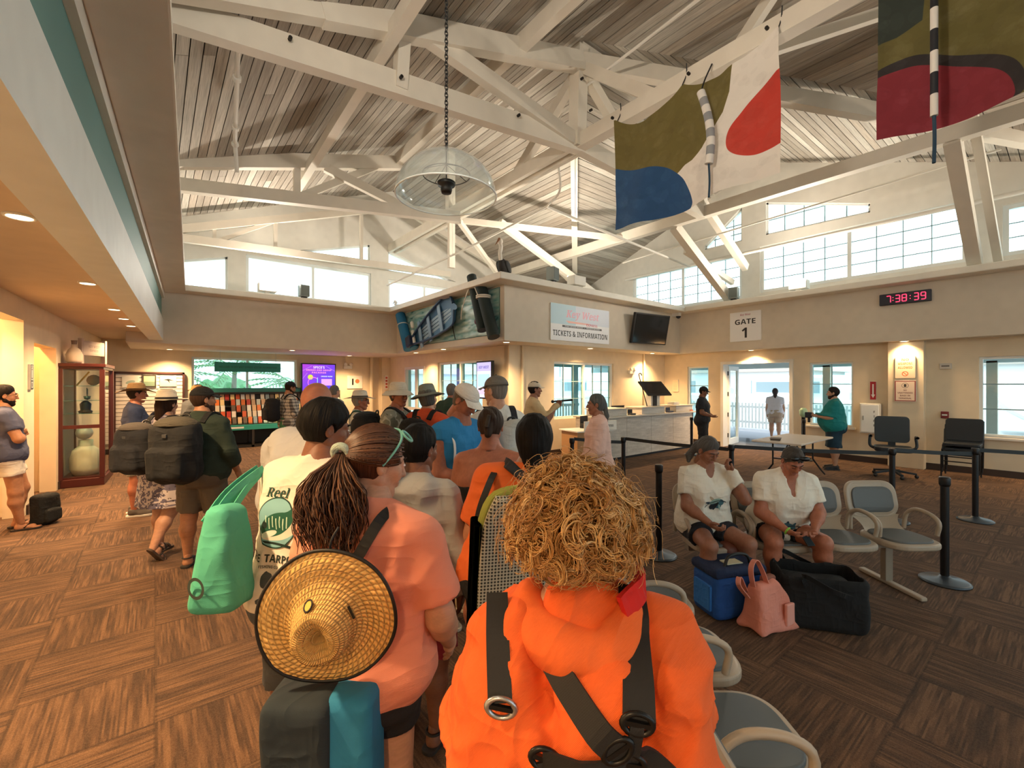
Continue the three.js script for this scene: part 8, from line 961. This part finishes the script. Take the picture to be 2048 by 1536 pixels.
// ================================================================= bags on the floor
{
  const rb = (lo, hi, r, nz, s) => (x, y, z) => { const q = [Math.abs(x - (lo[0] + hi[0]) / 2) - (hi[0] - lo[0]) / 2 + r, Math.abs(y - (lo[1] + hi[1]) / 2) - (hi[1] - lo[1]) / 2 + r, Math.abs(z - (lo[2] + hi[2]) / 2) - (hi[2] - lo[2]) / 2 + r]; return Math.hypot(...q.map(v => Math.max(v, 0))) + Math.min(Math.max(...q), 0) - r + nz * noise3(x * 8 + s, y * 7, z * 8); };
  { const [x, z] = plan(1.72, 3.58), t = thing('cooler_bag', 'blue soft cooler bag on the floor before the seated women', 'cooler bag', [x, 0, z], FWD + 0.25); part('bag_body', meshSDF(rb([-0.23, 0.0, -0.15], [0.23, 0.34, 0.15], 0.05, 0.008, 1), [-0.3, -0.05, -0.22], [0.3, 0.42, 0.22], 0.012), cloth('#1d4f9a'), t); part('lid', meshSDF(rb([-0.24, 0.32, -0.16], [0.24, 0.4, 0.16], 0.035, 0.006, 3), [-0.3, 0.26, -0.22], [0.3, 0.46, 0.22], 0.012), cloth('#1b2b4c'), t); part('label_patch', bx(-0.08, 0.06, 0.4, 0.408, 0.0, 0.09), std('#d8d2b4', 0.7), t); part('handle', tube([V(-0.12, 0.39, 0.1), V(-0.08, 0.47, 0.1), V(0.08, 0.47, 0.1), V(0.12, 0.39, 0.1)], 0.012, 20, 8), M.black, t); part('end_pocket', bx(-0.25, -0.22, 0.06, 0.26, -0.1, 0.1, 0.015), cloth('#2a6fc0'), t); }
  { const [x, z] = plan(1.93, 3.36), t = thing('mesh_tote', 'slumped pale pink mesh tote on the floor', 'tote bag', [x, 0, z], FWD + 0.4), m = cloth('#e0917f'), m2 = std('#e8a394', 0.7); const fn = (x, y, z) => { const q = clamp(y / 0.36, 0, 1), a = Math.abs(x + 0.1 * q) - mix(0.23, 0.11, q), b = Math.abs(z - 0.02 * q) - mix(0.12, 0.05, q), c = Math.abs(y - 0.18) - 0.18; return Math.hypot(Math.max(a + 0.04, 0), Math.max(b + 0.04, 0), Math.max(c + 0.04, 0)) + Math.min(Math.max(a, b, c) + 0.04, 0) - 0.04 + 0.018 * noise3(x * 9, y * 8, z * 9 + 5); }; part('bag_body', meshSDF(fn, [-0.36, -0.04, -0.22], [0.32, 0.46, 0.22], 0.011), m, t); part('pocket', bx(0.0, 0.15, 0.04, 0.2, 0.1, 0.125, 0.01).rotateY(0.1), m2, t); part('handle', ribbon([V(-0.2, 0.3, 0.02), V(-0.24, 0.48, 0.03), V(-0.2, 0.53, 0.03), V(-0.14, 0.46, 0.03), V(-0.08, 0.32, 0.04)], 0.04, 0.006, V(0, 0.2, 1), 24), m, t); part('handle', ribbon([V(-0.22, 0.28, -0.03), V(-0.3, 0.4, -0.02), V(-0.33, 0.36, 0.0), V(-0.26, 0.26, 0.02)], 0.04, 0.006, V(0, 0.3, 1), 24), m, t); part('inner_pouch', bx(-0.09, 0.03, 0.3, 0.38, -0.03, 0.03, 0.02), std('#8f5a4c', 0.8), t); }
  { const [x, z] = plan(2.32, 3.42), t = thing('beach_tote', 'large black open tote bag on the floor', 'tote bag', [x, 0, z], FWD - 0.25), m = cloth('#101215'); const o1 = rb([-0.29, 0.0, -0.19], [0.29, 0.4, 0.19], 0.06, 0.012, 7), i1 = rb([-0.26, 0.08, -0.16], [0.26, 0.6, 0.16], 0.05, 0.008, 8); part('bag_body', meshSDF((x, y, z) => Math.max(o1(x * (1.05 - 0.12 * y), y, z * (1.05 - 0.1 * y)), -i1(x, y, z)), [-0.36, -0.05, -0.27], [0.36, 0.48, 0.27], 0.012), m, t); part('contents', meshSDF(rb([-0.24, 0.05, -0.14], [0.24, 0.33, 0.14], 0.05, 0.02, 9), [-0.3, 0, -0.2], [0.3, 0.4, 0.2], 0.014), cloth('#1c2226'), t); for (const z2 of [-0.19, 0.2]) part('handle', ribbon([V(-0.14, 0.33, z2), V(-0.18, 0.43, z2 * 1.3), V(-0.02, 0.36, z2 * 1.5), V(0.12, 0.3, z2 * 1.25)], 0.035, 0.006, V(0, 1, 0.3), 20), m, t); }
  { const [x, z] = plan(1.86, 3.8), t = thing('leather_backpack', 'small brown leather backpack on the floor between the seated women', 'backpack', [x, 0, z], FWD + 0.15), m = std('#6a3524', 0.5); part('bag_body', meshSDF(rb([-0.12, 0, -0.08], [0.12, 0.47, 0.08], 0.06, 0.008, 15), [-0.18, -0.04, -0.16], [0.18, 0.54, 0.16], 0.011), m, t); part('pocket', meshSDF(rb([-0.09, 0.06, 0.05], [0.09, 0.24, 0.12], 0.03, 0.005, 16), [-0.14, 0.02, 0.01], [0.14, 0.3, 0.17], 0.011), std('#7a402c', 0.5), t); part('handle', tube([V(-0.04, 0.45, -0.04), V(-0.03, 0.53, -0.04), V(0.03, 0.53, -0.04), V(0.04, 0.45, -0.04)], 0.008, 14, 6), M.black, t); part('zip', tube([V(-0.1, 0.34, 0.07), V(0, 0.4, 0.082), V(0.1, 0.34, 0.07)], 0.004, 14, 6), M.steel, t); }
  { const [x, z] = plan(-6.02, 5.8), t = thing('rucksack', 'black rucksack standing on the floor behind the leaning man', 'rucksack', [x, 0, z], 0.9); t.scale.setScalar(0.78); part('bag_body', meshSDF(rb([-0.17, 0, -0.12], [0.17, 0.5, 0.12], 0.07, 0.014, 11), [-0.26, -0.04, -0.22], [0.26, 0.58, 0.22], 0.014), cloth('#14171a'), t); part('pocket', meshSDF(rb([-0.13, 0.05, 0.08], [0.13, 0.26, 0.18], 0.04, 0.008, 12), [-0.2, 0, 0.02], [0.2, 0.32, 0.24], 0.014), cloth('#191d20'), t); part('tag', bx(0.16, 0.18, 0.3, 0.38, -0.02, 0.04), M.white, t); part('strap', ribbon([V(0.1, 0.45, -0.12), V(0.12, 0.3, -0.19), V(0.13, 0.08, -0.14)], 0.05, 0.01, V(1, 0, 0), 14), M.black, t); }
}
renderer.render(scene, camera);
